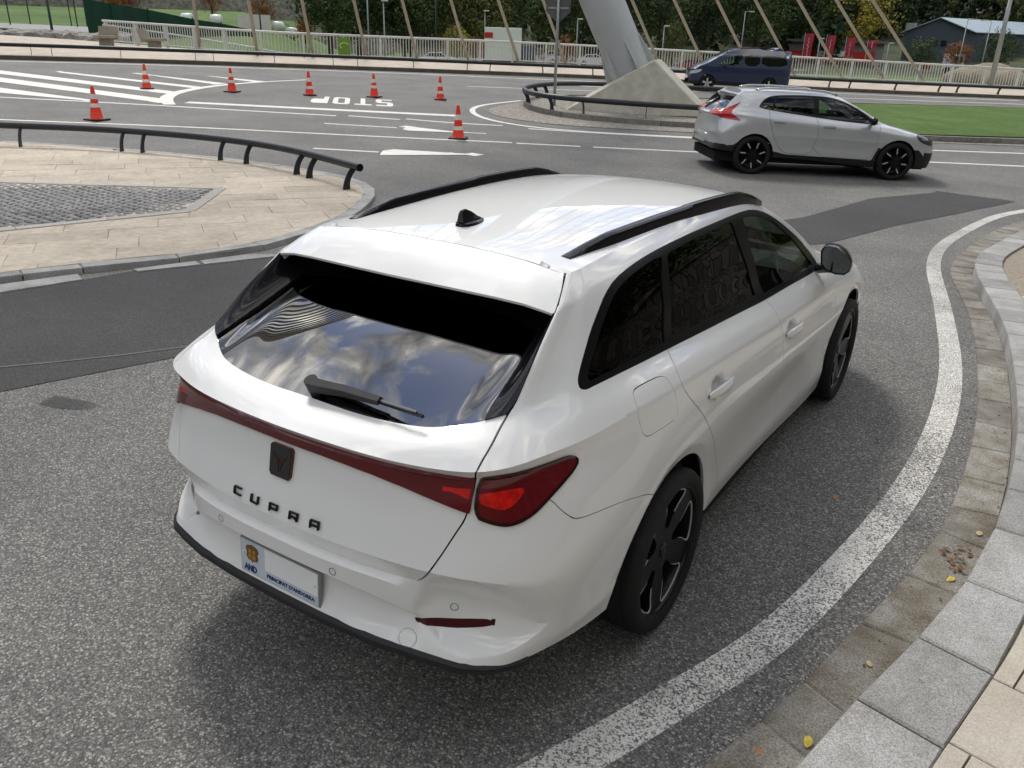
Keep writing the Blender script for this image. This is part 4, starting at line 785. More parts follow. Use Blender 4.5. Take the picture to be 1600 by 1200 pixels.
    for i in range(len(fin)-1):
        bm.faces.new((L[i], L[i+1], Rr[i+1], Rr[i])); bm.faces.new((L[i], L0[i], L0[i+1], L[i+1])); bm.faces.new((Rr[i], Rr[i+1], R0[i+1], R0[i]))
    bm.faces.new((L[0], Rr[0], R0[0], L0[0]))
    bmo('aerial', bm, BLACK_GLOSS, root, smooth=True, sharp=35)
    # ---- lower rear lip
    A = []
    for s_ in np.linspace(-1, 1, 81):
        a = abs(s_); xx = .79*a; yy = np.interp(xx, [0,.2,.4,.55,.65,.72,.775,.79], [-1.088,-1.086,-1.068,-1.031,-.997,-.945,-.872,-.84]); zz = np.interp(xx, [0,.2,.4,.55,.65,.72,.79], [.43,.43,.425,.414,.40,.388,.385])
        nx_, ny_ = a**3*.8, -1
        o_ = [(.0, .006), (-.006, -.002), (-.012, -.008), (-.004, -.012), (-.011, -.018), (-.013, -.034), (.0, -.042), (.06, -.05)]
        k = 1-a**10*.7
        A.append([(np.sign(s_)*(xx-(d_ if d_ > 0 else d_)*a**3*.8), yy+d_*k, zz+h_*.74*(.5+.5*k)) for d_, h_ in o_])
    grid_obj('rear_lip', np.array(A), BLACK_PLASTIC, flip=True)
    # ---- wiper
    bm = bmesh.new()
    def bar(bm, A, B, w0, w1, h0, h1):
        A, B = Vector(A), Vector(B); d = (B-A).normalized(); nrm = Vector((0, -.50, .866)); sd_ = d.cross(nrm).normalized(); vs_ = []
        for p, w_, h_ in ((A, w0, h0), (B, w1, h1)):
            for a, b in ((-1, 0), (1, 0), (.7, 1), (-.7, 1)): vs_.append(bm.verts.new(p+sd_*w_*a+nrm*h_*b))
        for f in ((0,1,2,3),(7,6,5,4),(0,4,5,1),(1,5,6,2),(2,6,7,3),(3,7,4,0)): bm.faces.new([vs_[k] for k in f])
    bar(bm, (-.012,-.872,1.063), (.12,-.862,1.076), .020, .017, .034, .024); bar(bm, (.12,-.862,1.076), (.262,-.861,1.082), .017, .014, .024, .016)
    bmesh.ops.create_cone(bm, cap_ends=True, segments=20, radius1=.026, radius2=.022, depth=.06, matrix=Matrix.Translation((-.006,-.868,1.068)) @ Matrix.Rotation(R_(30), 4, 'X'))
    wa = bmo('wiper_arm', bm, BLACK_PLASTIC, root, sharp=30)
    bm = bmesh.new(); bar(bm, (.02,-.842,1.071), (.43,-.868,1.082), .006, .005, .012, .009); bmo('wiper_blade', bm, BLACK_TRIM, wa)
    bm = bmesh.new(); bar(bm, (.262,-.862,1.087), (.405,-.868,1.092), .0045, .0045, .004, .004); bmo('blade_spine', bm, mat('dark_steel', (.16,.16,.16), .35, metal=.6, var=.1), wa)
    # ---- badge and letters on the tailgate
    bd = empty('badge_mount'); COL.objects.unlink(bd); bpy.data.objects.remove(bd)
    bm = bmesh.new()
    rr = [(x_, z_) for x_, z_ in [(-.047,.045),(-.040,.052),(.040,.052),(.047,.045),(.0455,-.040),(.038,-.051),(-.038,-.051),(-.0455,-.040)]]
    M_ = Matrix.Translation((0, -1.0275, .874)) @ Matrix.Rotation(R_(-12), 4, 'X')
    def plate_poly(bm, pts, y0, y1, M):
        a = [bm.verts.new(M @ Vector((x_, y0, z_))) for x_, z_ in pts]; b = [bm.verts.new(M @ Vector((x_, y1, z_))) for x_, z_ in pts]; n_ = len(pts)
        bm.faces.new(a); bm.faces.new(b[::-1])
        for i in range(n_): bm.faces.new((a[i], b[i], b[(i+1) % n_], a[(i+1) % n_]))
    plate_poly(bm, rr, -.005, .03, M_); ba = bmo('badge', bm, COPPER, root, sharp=30)
    bm = bmesh.new(); plate_poly(bm, [(x_*.93, z_*.93) for x_, z_ in rr], -.0065, -.004, M_)
    wv = mat('carbon_weave', (.012,.012,.013), .3, coat=.5)
    t_ = wv.node_tree; wt = t_.nodes.new('ShaderNodeTexWave'); wt.inputs['Scale'].default_value = 55; wt.bands_direction = 'DIAGONAL'; tcw = t_.nodes.new('ShaderNodeTexCoord'); t_.links.new(tcw.outputs['Object'], wt.inputs['Vector'])
    rw = t_.nodes.new('ShaderNodeValToRGB'); rw.color_ramp.elements[0].color = (.006,.006,.006,1); rw.color_ramp.elements[1].color = (.022,.023,.025,1); t_.links.new(wt.outputs['Fac'], rw.inputs[0]); t_.links.new(rw.outputs[0], t_.nodes['Principled BSDF'].inputs['Base Color'])
    bmo('badge_face', bm, wv, ba)
    bm = bmesh.new()
    for sg in (1, -1):
        for q in ([(0,-.004),(.004,.004),(.030,.022),(.012,.000)], [(.012,.000),(.030,.022),(.013,.003),(.005,-.001)], [(.003,-.030),(.0105,-.002),(.004,-.012)], [(.0,-.008),(.0105,-.002),(.013,.003),(.003,.003)]):
            plate_poly(bm, [(sg*a, b) for a, b in q][::sg], -.0085, -.0065, M_)
    bmo('badge_emblem', bm, COPPER, ba)
    LET = {'C': [((1,0),(.08,0)),((0,.12),(0,.88)),((.08,1),(1,1)),((0,.1),(.1,0)),((0,.9),(.1,1))], 'U': [((0,1),(0,.1)),((.08,0),(.92,0)),((1,.1),(1,1)),((0,.1),(.1,0)),((.9,0),(1,.1))], 'P': [((0,0),(0,1)),((0,1),(1,1)),((1,1),(1,.38)),((1,.36),(.2,.36))],
           'R': [((0,0),(0,1)),((0,1),(1,1)),((1,1),(1,.40)),((1,.38),(.2,.38)),((.72,.36),(1,0))], 'A': [((0,0),(0,.9)),((.05,1),(1,1)),((1,1),(1,0)),((1,.36),(.2,.36)),((0,.85),(.1,1))]}
    for ch, cx in zip('CUPRA', (-.170, -.086, 0, .086, .170)):
        bm = bmesh.new(); lw, lh, th_ = .031, .0225, .0052
        yy = -1.0815+.21*cx*cx+.0085
        M2 = Matrix.Translation((cx, yy, .733)) @ Matrix.Rotation(cx*.42, 4, 'Z') @ Matrix.Rotation(R_(-15), 4, 'X')
        for (a, b), (c, d) in LET[ch]:
            p, q = Vector(((a-.5)*lw, 0, (b-.5)*lh)), Vector(((c-.5)*lw, 0, (d-.5)*lh)); dd = q-p; ln = dd.length
            Mx = M2 @ Matrix.Translation((p+q)/2) @ Matrix.Rotation(-math.atan2(dd.z, dd.x), 4, 'Y')
            box(bm, (0, -.0035, 0), (ln+th_*.8, .007, th_), M=Mx)
        bmo('letter', bm, mat('letter_metal', (.028,.027,.026), .25, metal=.7, var=.15, vscale=60), root)
    # ---- number plate
    NP = empty('tmp'); bpy.data.objects.remove(NP)
    MP = Matrix.Translation((0, -1.0735, .503)) @ Matrix.Rotation(R_(-4), 4, 'X')
    bm = bmesh.new(); box(bm, (0, 0, 0), (.362, .010, .126), M=MP, bev=.003); npo = bmo('number_plate', bm, mat('plate_frame', (.30,.30,.30), .4, metal=.5, var=.05), root)
    bm = bmesh.new(); box(bm, (0, -.0056, 0), (.350, .003, .115), M=MP); bmo('plate_face', bm, mat('plate_blue_white', (.56,.62,.70), .4, var=.05, vscale=18), npo)
    bm = bmesh.new(); box(bm, (.056, -.0078, .017), (.236, .0016, .080), M=MP); bmo('plate_blank', bm, mat('plate_white', (.86,.86,.86), .5, var=.01), npo)
    blue = mat('plate_blue', (.02,.045,.16), .5, var=.05)
    def ptxt(nm, s, size, px_, pz_, width, bold=.0006):
        o = text_obj(nm, s, size, blue, npo, ext=.0006, width=width, bold=bold); o.matrix_local = MP @ Matrix.Translation((px_, -.0083, pz_)) @ Matrix.Rotation(R_(90), 4, 'X'); return o
    ptxt('country_letters', 'AND', .032, -.132, -.042, .84, .0012); ptxt('plate_text', "PRINCIPAT D'ANDORRA", .0195, .052, -.0405, 1.0, .0004)
    bm = bmesh.new(); plate_poly(bm, [(-.026,.026),(-.012,.030),(0,.034),(.012,.030),(.026,.026),(.030,.012),(.024,.002),(.028,-.012),(.020,-.024),(.006,-.024),(0,-.032),(-.006,-.024),(-.020,-.024),(-.028,-.012),(-.024,.002),(-.030,.012)], -.0085, -.007, MP @ Matrix.Translation((-.122, 0, .014)))
    cb = bmo('coat_of_arms', bm, mat('crest_brown', (.17,.075,.02), .5, var=.35, vscale=90), npo)
    bm = bmesh.new()
    for a, b, c, d in ((-.135,.024,.016,.016), (-.115,.024,.016,.016), (-.135,.004,.016,.018), (-.115,.004,.016,.018)): box(bm, (a+.003, -.0092, b), (c*.9, .001, d*.9), M=MP)
    bmo('crest_field', bm, mat('crest_gold', (.42,.22,.04), .5, var=.25, vscale=120), cb)
    for sx in (-.163, .163):
        bm = bmesh.new(); bmesh.ops.create_cone(bm, cap_ends=True, segments=12, radius1=.006, radius2=.005, depth=.004, matrix=MP @ Matrix.Translation((sx, -.009, .012)) @ Matrix.Rotation(R_(90), 4, 'X')); bmo('plate_screw', bm, mat('screw_white', (.7,.7,.7), .4, var=.02), npo)
    # ---- parking sensors and towing-eye cover: thin rings laid on the bumper surface
    def ring_on(name, T0, z0, rad, thick, m, both=True):
        for sg in ((1, -1) if both else (1,)):
            bm = bmesh.new(); V1 = []
            tt = S.T; zz = S.V[:, 2]; msk = (S.V[:, 1] < -.4) & (S.g < 6)
            pts = S.V[msk]; nn = S.VN[msk]; tq = tt[msk]; zq = zz[msk]
            i0 = np.argmin((tq-T0)**2+(zq-z0)**2); c = pts[i0]; nv = Vector(nn[i0]); a = nv.cross(Vector((0,0,1))).normalized(); b = a.cross(nv).normalized()
            def prj(p):
                d = ((pts-np.array(p))**2).sum(1); j = np.argsort(d)[:4]; w_ = 1/(d[j]+1e-7); n_ = Vector((nn[j]*w_[:, None]).sum(0)/w_.sum()).normalized(); q = Vector((pts[j]*w_[:, None]).sum(0)/w_.sum())
                return Vector(p)-n_*(Vector(p)-q).dot(n_)+n_*.0012
            k = 36; A, B = [], []
            for i in range(k):
                an = 2*math.pi*i/k; dv_ = a*math.cos(an)+b*math.sin(an)
                p0, p1 = prj(Vector(c)+dv_*rad), prj(Vector(c)+dv_*(rad-thick))
                A.append(bm.verts.new((p0.x*sg, p0.y, p0.z))); B.append(bm.verts.new((p1.x*sg, p1.y, p1.z)))
            for i in range(k): bm.faces.new((A[i], A[(i+1) % k], B[(i+1) % k], B[i]))
            bmo(name, bm, m, root)
    ring_on('parking_sensor', .257, .612, .0125, .0018, BLACK_TRIM); ring_on('parking_sensor', .637, .537, .0125, .0018, BLACK_TRIM); ring_on('towing_eye_cover', .492, .445, .0285, .0010, mat('seam_grey', (.09,.09,.09), .6, var=.1), both=False)
    # ---- door handles
    for hy, hz, sl in HND:
        for sg in (1, -1):
            A = []
            for t in np.linspace(-1, 1, 25):
                yy = hy+.012+t*.128; zz = hz+sl*(t*.128)+.002-.016*abs(t)**3*(-1 if t > 0 else 1)*.4; e_ = (1-abs(t)**3.2)
                xx = .8835+.016*e_+.002; ww = .0085+.0125*math.sqrt(max(0, 1-t*t))
                A.append([(sg*(xx+a*(.25+.75*e_)), yy, zz+b*ww) for a, b in ((-.020,-.55),(-.006,-1.0),(.004,-.85),(.009,-.2),(.008,.35),(.002,.95),(-.006,1.0),(-.020,.55))])
            A = np.array(A); grid_obj('door_handle', A, PAINT, flip=(sg < 0), ang=50)
    # ---- mirrors
    for sg in (1, -1):
        bm = bmesh.new(); face = [(.842,1.112),(.852,1.134),(.876,1.143),(.915,1.140),(.960,1.114),(.990,1.080),(.998,1.056),(.992,1.026),(.972,1.006),(.930,1.003),(.878,1.018),(.852,1.046)]
        rings = []
        cx, cz = .922, 1.07
        for k, (yy, sc) in enumerate(((1.838,.93),(1.815,1.0),(1.84,1.03),(1.90,1.0),(1.95,.86),(1.985,.62),(2.0,.3))):
            rings.append([bm.verts.new((sg*(cx+(a-cx)*sc+(.012*k if k > 2 else 0)*-.3), yy+.09*(a-.84), cz+(b-cz)*sc)) for a, b in face])
        for i in range(len(rings)-1):
            for k in range(len(face)): bm.faces.new((rings[i][k], rings[i][(k+1) % len(face)], rings[i+1][(k+1) % len(face)], rings[i+1][k]))
        bm.faces.new(rings[-1])
        mh = bmo('mirror', bm, BLACK_GLOSS, root, smooth=True, sharp=40)
        bm = bmesh.new(); bm.faces.new([bm.verts.new((sg*(cx+(a-cx)*.93), 1.828+.09*(a-.84), cz+(b-cz)*.93)) for a, b in face]); bmo('mirror_glass', bm, MIRROR, mh)
        bm = bmesh.new(); tube(bm, [(sg*.795,2.06,.965),(sg*.85,2.0,.985),(sg*.90,1.93,1.005)], [.03,.024,.022], 10); bmo('mirror_arm', bm, BLACK_GLOSS, mh, smooth=True)
    # ---- wheels
    def wheel_mesh():
        parts = []
        bm = bmesh.new(); lathe(bm, [(.250,-.012),(.256,.000),(.268,.009),(.290,.014),(.308,.008),(.3195,-.008),(.3225,-.03),(.3195,-.05),(.3225,-.0515),(.3235,-.10),(.3195,-.101),(.3195,-.105),(.3235,-.106),(.3225,-.16),(.3195,-.161),(.3195,-.165),(.322,-.166),(.318,-.20),(.300,-.222),(.262,-.222),(.25,-.21)], 72, 'X'); parts.append(('tyre', bm, RUBBER, 35))
        bm = bmesh.new(); lathe(bm, [(.2595,-.004),(.2590,.001),(.254,.001),(.2495,-.004),(.243,-.02),(.236,-.06),(.225,-.20)], 64, 'X'); parts.append(('rim_barrel', bm, RIM_BLACK, 35))
        bm = bmesh.new(); lathe(bm, [(.02,-.085),(.165,-.085),(.165,-.10),(.02,-.10)], 48, 'X'); parts.append(('brake_disc', bm, mat('brake_steel', (.10,.10,.10), .45, metal=.8, var=.2, vscale=30), 30))
        return parts
    nr_, nt_ = 30, 240; rr_ = np.linspace(.0, .2555, nr_); tt_ = np.linspace(2*math.pi, 0, nt_)
    dish = lambda r: -.012-.020*(1-(r/.2555)**2)**1.3+.008*np.exp(-(r/.06)**2)
    Gw = np.zeros((nr_, nt_, 3)); Gw[..., 0] = dish(rr_)[:, None]; Gw[..., 1] = rr_[:, None]*np.cos(tt_); Gw[..., 2] = rr_[:, None]*np.sin(tt_)
    Gw = Gw[1:]; SW = Shell(Gw, rr_[1:], tt_)
    wins = []
    for k in range(5):
        c = R_(78+72*k); pts = []
        for r, hw in ((.088,.10),(.10,.155),(.125,.165),(.16,.195),(.20,.25),(.222,.288),(.234,.275),(.240,.22),(.2415,0.0),(.240,-.22),(.234,-.275),(.222,-.288),(.20,-.25),(.16,-.195),(.125,-.165),(.10,-.155),(.088,-.10)): pts.append((r*math.cos(c+hw*1.42), r*math.sin(c+hw*1.42)))
        wins.append(chaikin(pts, 1))
    wf = [poly_sd(p) for p in wins]; WSD = lambda yz: np.min([f(yz) for f in wf], 0)
    SW.cut(lambda co, T, g: WSD(co[:, 1:3])); SW.cut(lambda co, T, g: WSD(co[:, 1:3])-(.001+.0040*np.clip((g-.155)/.07, 0, 1)))
    SW.finish(); ws = WSD(SW.FC[:, 1:3]); wd_ = .001+.0040*np.clip((SW.FG-.155)/.07, 0, 1)
    wr = empty('wheel'); wr.parent = root
    SW.part('spoke_face', ws > wd_, RIM_BLACK, wr, depth=.03, mirror=False); wk = np.argmin([f(SW.FC[:, 1:3]) for f in wf], 0)
    for k in range(5): SW.part('machined_edge', (ws > 0) & (ws < wd_) & (SW.FG > .15) & (wk == k), RIM_CUT, wr, depth=.004, off=.0006, mirror=False)
    for nm, bm, mm, sh in wheel_mesh(): bmo(nm, bm, mm, wr, smooth=True, sharp=sh)
    bm = bmesh.new(); bmesh.ops.create_cone(bm, cap_ends=True, segments=24, radius1=.031, radius2=.028, depth=.008, matrix=Matrix.Translation((-.024, 0, 0)) @ Matrix.Rotation(R_(90), 4, 'Y')); bmo('hub_cap', bm, BLACK_GLOSS, wr, sharp=30)
    bm = bmesh.new()
    for sg in (1, -1):
        for q in ([(0,-.002),(.002,.003),(.016,.012),(.007,.000)], [(.0015,-.016),(.0055,-.001),(.002,-.006)]):
            bm.faces.new([bm.verts.new((-.0192, sg*a, b)) for a, b in q])
    bmo('hub_emblem', bm, COPPER, wr)
    kids = [o for o in COL.objects if o.parent == wr]
    wr.location = (.885, 0, .3235); wr.rotation_euler = (0, 0, 0)
    for (wx, wy, sc, rot) in ((.885, 2.686, 1, R_(20)), (-.885, 0, -1, 0), (-.885, 2.686, -1, 0)):
        c = copy_tree(wr, root); c.location = (wx, wy, .3235); c.rotation_euler = (rot, 0, 0) if sc > 0 else (rot, 0, math.pi)
    # ---- wheel wells, underside
    for sg in (1, -1):
        for wy in (0, 2.686):
            bm = bmesh.new(); P = []
            for a in np.linspace(.02, math.pi-.02, 30): P.append((wy+(.43 if wy == 0 else .405)*math.cos(a), .325+.395*math.sin(a)))
            o_ = [bm.verts.new((sg*.868, a, b)) for a, b in P]; i_ = [bm.verts.new((sg*.55, a, b)) for a, b in P]
            for i in range(len(P)-1): bm.faces.new((o_[i], o_[i+1], i_[i+1], i_[i]))
            bm.faces.new(i_); bmo('wheel_well', bm, LINER, root)
    bm = bmesh.new(); box(bm, (0, 1.45, .27), (1.36, 3.9, .10)); box(bm, (0, 1.34, .245), (1.66, 1.7, .09)); box(bm, (0, -.80, .385), (1.1, .30, .05)); bmo('underbody', bm, LINER, root)
    # ---- cabin
    cab = mat('cabin_dark', (.02,.021,.022), .8, var=.2)
    bm = bmesh.new(); box(bm, (0, 1.0, .50), (1.5, 2.8, .10)); bmo('cabin_floor', bm, cab, root)
    for sx in (.37, -.37):
        bm = bmesh.new(); box(bm, (sx, 1.22, .66), (.50, .52, .16), bev=.04); box(bm, (sx, .98, .92), (.48, .14, .58), bev=.05); box(bm, (sx, .95, 1.25), (.24, .09, .16), bev=.03); bmo('front_seat', bm, SEAT, root)
    bm = bmesh.new(); box(bm, (0, .35, .66), (1.3, .5, .16), bev=.04); box(bm, (0, .10, .92), (1.25, .14, .55), bev=.05)
    for sx in (-.42, 0, .42): box(bm, (sx, .07, 1.22), (.22, .08, .12), bev=.03)
    bmo('rear_seat', bm, SEAT, root)
    bm = bmesh.new(); box(bm, (0, 2.12, .86), (1.4, .40, .22), bev=.06); bmo('dashboard', bm, cab, root)
    bm = bmesh.new(); P = [(-.37+.18*math.cos(a), 1.80+.06*math.sin(a), .92+.17*math.sin(a)) for a in np.linspace(0, 2*math.pi, 33)]; tube(bm, P, .016, 8, False); box(bm, (-.37, 1.81, .92), (.30, .03, .05)); bmo('steering_wheel', bm, BLACK_PLASTIC, root)
    return root
white_car()
# ================================================================== guard rails
RAILM = mat('rail_grey', (.018,.022,.027), .42, var=.2, vscale=6, spec=.5)
def guard(name, label, tubeP, posts, tdz, pdz, rad, group, lean=.10, n=80, grp=True):
    root = empty(name, (*posts[len(posts)//2], gzf(*posts[len(posts)//2]))); tag(root, label, 'guard rail', group); INV = Matrix.Translation(-root.location)
    P = spl([(x, y) for x, y in tubeP], n); bm = bmesh.new(); tube(bm, [(x, y, gzf(x, y)+tdz) for x, y in P], rad, 14, cap=False)
    o = bmo('rail_tube', bm, RAILM, root, smooth=True); o.matrix_parent_inverse = INV
    for e in (0, -1):
        c = P[e]; d = P[e]-P[1 if e == 0 else -2]; d = d/np.linalg.norm(d)
        bm = bmesh.new(); cc = Vector((c[0]-d[0]*.03, c[1]-d[1]*.03, gzf(*c)+tdz)); q = Vector((d[0], d[1], 0)).to_track_quat('Z', 'Y').to_matrix().to_4x4()
        bmesh.ops.create_circle(bm, cap_ends=True, segments=14, radius=rad*.98, matrix=Matrix.Translation(cc) @ q); o = bmo('tube_end', bm, LINER, root); o.matrix_parent_inverse = INV
    for (px_, py_) in posts:
        i = np.argmin(((P-[px_, py_])**2).sum(1)); top = P[i]; d = P[min(i+1, n-1)]-P[max(i-1, 0)]; d = d/np.linalg.norm(d); nn = np.array((-d[1], d[0])); sgn = 1 if nn @ (top-np.array((px_, py_))) > 0 else -1; nn = nn*sgn
        base = top-nn*lean; zb = gzf(*base)+pdz; zt = gzf(*top)+tdz-rad*.6; bm = bmesh.new(); A = []
        for k, t in enumerate(np.linspace(0, 1, 9)):
            c = base+nn*(lean*(t**2.2)); w_ = (.055-.012*math.sin(math.pi*t))*rad/.053; z_ = zb+(zt-zb)*t
            A.append([bm.verts.new((*(c+nn*a*w_+d*b*.010), z_)) for a, b in ((-1,-1),(1,-1),(1,1),(-1,1))])
        for k in range(8):
            for e in range(4): bm.faces.new((A[k][e], A[k][(e+1) % 4], A[k+1][(e+1) % 4], A[k+1][e]))
        bm.faces.new(A[0][::-1]); bm.faces.new(A[-1]); o = bmo('post', bm, RAILM, root); o.matrix_parent_inverse = INV
    return root
guard('guard_rail', 'low dark grey tubular guard rail curving round the sandstone island', [(-19,.0),(-16.2,2.6),(-13.37,4.85),(-12.6,5.5),(-11.76,6.05),(-10.6,6.55),(-9.3,6.8),(-7.75,6.60),(-6.49,6.22)], [(-12.99,4.844),(-11.633,5.742),(-11.281,5.981),(-9.918,6.522),(-9.5,6.515),(-8.219,6.563),(-7.878,6.492),(-6.718,6.147)], .385, .06, .055, None, .13)
tf = [(-41,2),(-37.5,9.5),(-35.04,15.99),(-34.32,17.3),(-32.41,20.1),(-29.5,24.2),(-25.85,28.56),(-21.5,33.2),(-17.6,37.4),(-14.2,40.0),(-10.69,42.2),(-6.47,45.9),(-1.09,51.5),(5,58)]
TFP = spl(tf, 300); tfs = np.r_[0, np.cumsum(np.linalg.norm(np.diff(TFP, axis=0), axis=1))]
fp = []
t = 10
k = 0
while t < tfs[-1]-4: fp.append(tuple(at(TFP, tfs, t))); t += (1.0, 2.6, 2.6)[k % 3]; k += 1
guard('guard_rail', 'long dark guard rail along the kerb in front of the white bridge railing', tf, fp, .52, .15, .080, None, .12, 200)
guard('guard_rail', 'dark guard rail bent round the cobbled tip of the central island by the pylon', [(-7.6,30.2),(-12.2,26.6),(-13.66,23.9),(-13.55,22.2),(-12.98,20.64),(-12.01,19.45),(-11.1,18.98),(-10.11,18.98),(-8.42,19.55),(-6.89,20.38),(-5.2,21.4)], [(-13.55,22.9),(-13.45,22.0),(-12.6,20.1),(-11.0,19.2),(-10.1,19.15),(-8.36,19.7),(-6.6,20.75)], .50, .12, .075, None, .12, 120)
# ================================================================== white bridge railing
WHITE_M = mat('white_steel', (.60,.61,.60), .5, var=.08, vscale=2)
rl = empty('bridge_railing', (-27, 41.1, gzf(-27,41.1))); tag(rl, 'white steel bridge railing with closely set upright bars behind the far pavement', 'railing'); INR = Matrix.Translation(-rl.location)
R3 = RB[2:-1]; RP, rps = arcp(R3, 200)
def railseg(name, z, rad):
    bm = bmesh.new(); tube(bm, [(x, y, gzf(x, y)+z) for x, y in RP], rad, 8); o = bmo(name, bm, WHITE_M, rl, smooth=True); o.matrix_parent_inverse = INR
railseg('top_rail', 1.28, .06); railseg('bottom_rail', .27, .03)
bm = bmesh.new(); box(bm, (0,0,.5), (.035,.035,1.0)); bmesh.ops.recalc_face_normals(bm, faces=bm.faces); bal = bpy.data.meshes.new('baluster'); bm.to_mesh(bal); bm.free(); bal.materials.append(WHITE_M)
bm = bmesh.new(); box(bm, (0,0,.55), (.09,.16,1.16)); bmesh.ops.recalc_face_normals(bm, faces=bm.faces); pst = bpy.data.meshes.new('railing_post'); bm.to_mesh(pst); bm.free(); pst.materials.append(WHITE_M)
t = .2; k = 0; nb = 0
step = (rps[-1]-.4)/326
while t < rps[-1]:
    c = at(RP, rps, t); c2 = at(RP, rps, min(t+.1, rps[-1])); a = math.atan2(c2[1]-c[1], c2[0]-c[0])
    if k % 12 == 0: o = bpy.data.objects.new('railing_post', pst); o.location = (c[0], c[1], gzf(*c)+.13)
    elif nb < 300: o = bpy.data.objects.new('baluster', bal); nb += 1; o.location = (c[0], c[1], gzf(*c)+.25)
    COL.objects.link(o); o.parent = rl; o.matrix_parent_inverse = INR; o.rotation_euler = (0,0,a); t += step; k += 1
# descending handrail beyond the railing end
hr = empty('ramp_handrail', (-50, 29.5, 1.0)); tag(hr, 'white ramp handrail sloping down behind the end of the bridge railing', 'handrail')
bm = bmesh.new(); tube(bm, [(-49.5,29.6,2.05),(-46,32,1.6),(-42,34.6,1.0),(-40,36,.6)], .05, 8); o = bmo('top_rail', bm, WHITE_M, hr, smooth=True); o.matrix_parent_inverse = Matrix.Translation((50,-29.5,-1))
for s in np.linspace(0, 1, 14):
    x, y, z = -49.5+9.5*s, 29.6+6.4*s, 2.05-1.45*s
    bm = bmesh.new(); box(bm, (x, y, z-.5), (.05,.05,1.0)); o = bmo('upright', bm, WHITE_M, hr); o.matrix_parent_inverse = Matrix.Translation((50,-29.5,-1))
# ================================================================== pylon, stays
CONC = mat('pale_concrete', (.40,.38,.31), .85, col2=(.55,.53,.45), vscale=3, bump=.004, bscale=25)
PYL = mat('pylon_grey_paint', (.42,.44,.45), .42, var=.05, vscale=2)
gb = gzf(-9.3,22); pr_ = empty('bridge_pylon', (-9.3, 22, gb)); tag(pr_, 'leaning grey steel bridge pylon on a wedge-shaped pale concrete foot', 'pylon'); INP = Matrix.Translation((9.3,-22,-gb))
APEX = Vector((-22.349,15.057,28.716))
FOOT_TOP = Vector((-9.75,21.9,1.55)); ax = (APEX-FOOT_TOP).normalized()
bm = bmesh.new(); zb = gb+.1
# wedge foot: two triangular cheeks with a sloping bearing face
base = [(-11.0,19.55),(-7.2,21.55),(-7.9,23.6),(-11.6,21.9)]
tp = [(-10.50,20.45,zb+.55),(-8.85,21.05,zb+1.50),(-9.2,22.3,zb+1.50),(-10.9,21.7,zb+.60)]
b4 = [bm.verts.new((x, y, zb)) for x, y in base]; t4 = [bm.verts.new(p) for p in tp]
for i in range(4): bm.faces.new((b4[i], b4[(i+1) % 4], t4[(i+1) % 4], t4[i]))
bm.faces.new(t4); bmesh.ops.bevel(bm, geom=list(bm.edges), offset=.03, segments=1, affect='EDGES')
o = bmo('concrete_foot', bm, CONC, pr_); o.matrix_parent_inverse = INP
S0 = Vector(((tp[0][0]+tp[2][0])/2+.14, (tp[0][1]+tp[2][1])/2+.1, zb+1.02)); ax = (APEX-S0).normalized()
bm = bmesh.new(); P = [S0+ax*t for t in (-.35, 2.6, 2.62, 12, 24, (APEX-S0).length)]; tube(bm, P, [.61,.61,.64,.645,.60,.45], 40); o = bmo('shaft', bm, PYL, pr_, smooth=True, sharp=40); o.matrix_parent_inverse = INP
q = ax.to_track_quat('Z', 'Y').to_matrix().to_4x4()
for k in range(6):
    a = 2*math.pi*k/6+.3; bm = bmesh.new(); Mx = Matrix.Translation(S0) @ q @ Matrix.Rotation(a, 4, 'Z')
    pts = [(.58,-.02),(.78,-.02),(.78,.25),(.60,1.1)]; vs_ = [[bm.verts.new(Mx @ Vector((x, s*.025, z))) for x, z in pts] for s in (-1, 1)]
    bm.faces.new(vs_[0]); bm.faces.new(vs_[1][::-1])
    for i in range(4): bm.faces.new((vs_[0][i], vs_[0][(i+1) % 4], vs_[1][(i+1) % 4], vs_[1][i]))
    o = bmo('gusset', bm, PYL, pr_); o.matrix_parent_inverse = INP
bm = bmesh.new(); bmesh.ops.create_cone(bm, cap_ends=True, segments=40, radius1=.82, radius2=.82, depth=.06, matrix=Matrix.Translation(S0-ax*.03) @ q); o = bmo('base_plate', bm, PYL, pr_); o.matrix_parent_inverse = INP
fl = empty('floodlight', (-9.05,21.05,zb+.85)); tag(fl, 'small dark floodlight fixed to the concrete pylon foot', 'floodlight')
nf = Vector((.46,-.80,.35)).normalized(); qf = nf.to_track_quat('Y', 'Z').to_matrix().to_4x4(); bm = bmesh.new(); box(bm, (0,.12,.05), (.26,.14,.22), M=qf, bev=.02); bmo('lamp_body', bm, BLACK_PLASTIC, fl); bm = bmesh.new(); box(bm, (0,.05,-.12), (.18,.10,.16), M=qf); bmo('bracket', bm, BLACK_TRIM, fl)
STAYM = mat('stay_sheath', (.40,.37,.32), .5, var=.08, vscale=3)
def stay(a, b, label, rad=.075, grp=None):
    bm = bmesh.new(); a, b = Vector(a), Vector(b); tube(bm, [a, b], rad, 8); tag(bmo('bridge_stay', bm, STAYM, smooth=True), label, 'cable', grp)
SA = [(304,41),(392,46),(485,82),(562,55),(642,58),(721,61),(799,65),(869,57),(1021,75),(1092,77),(1157,67),(1232,87),(1304,92),(1371,97),(1435,101)]
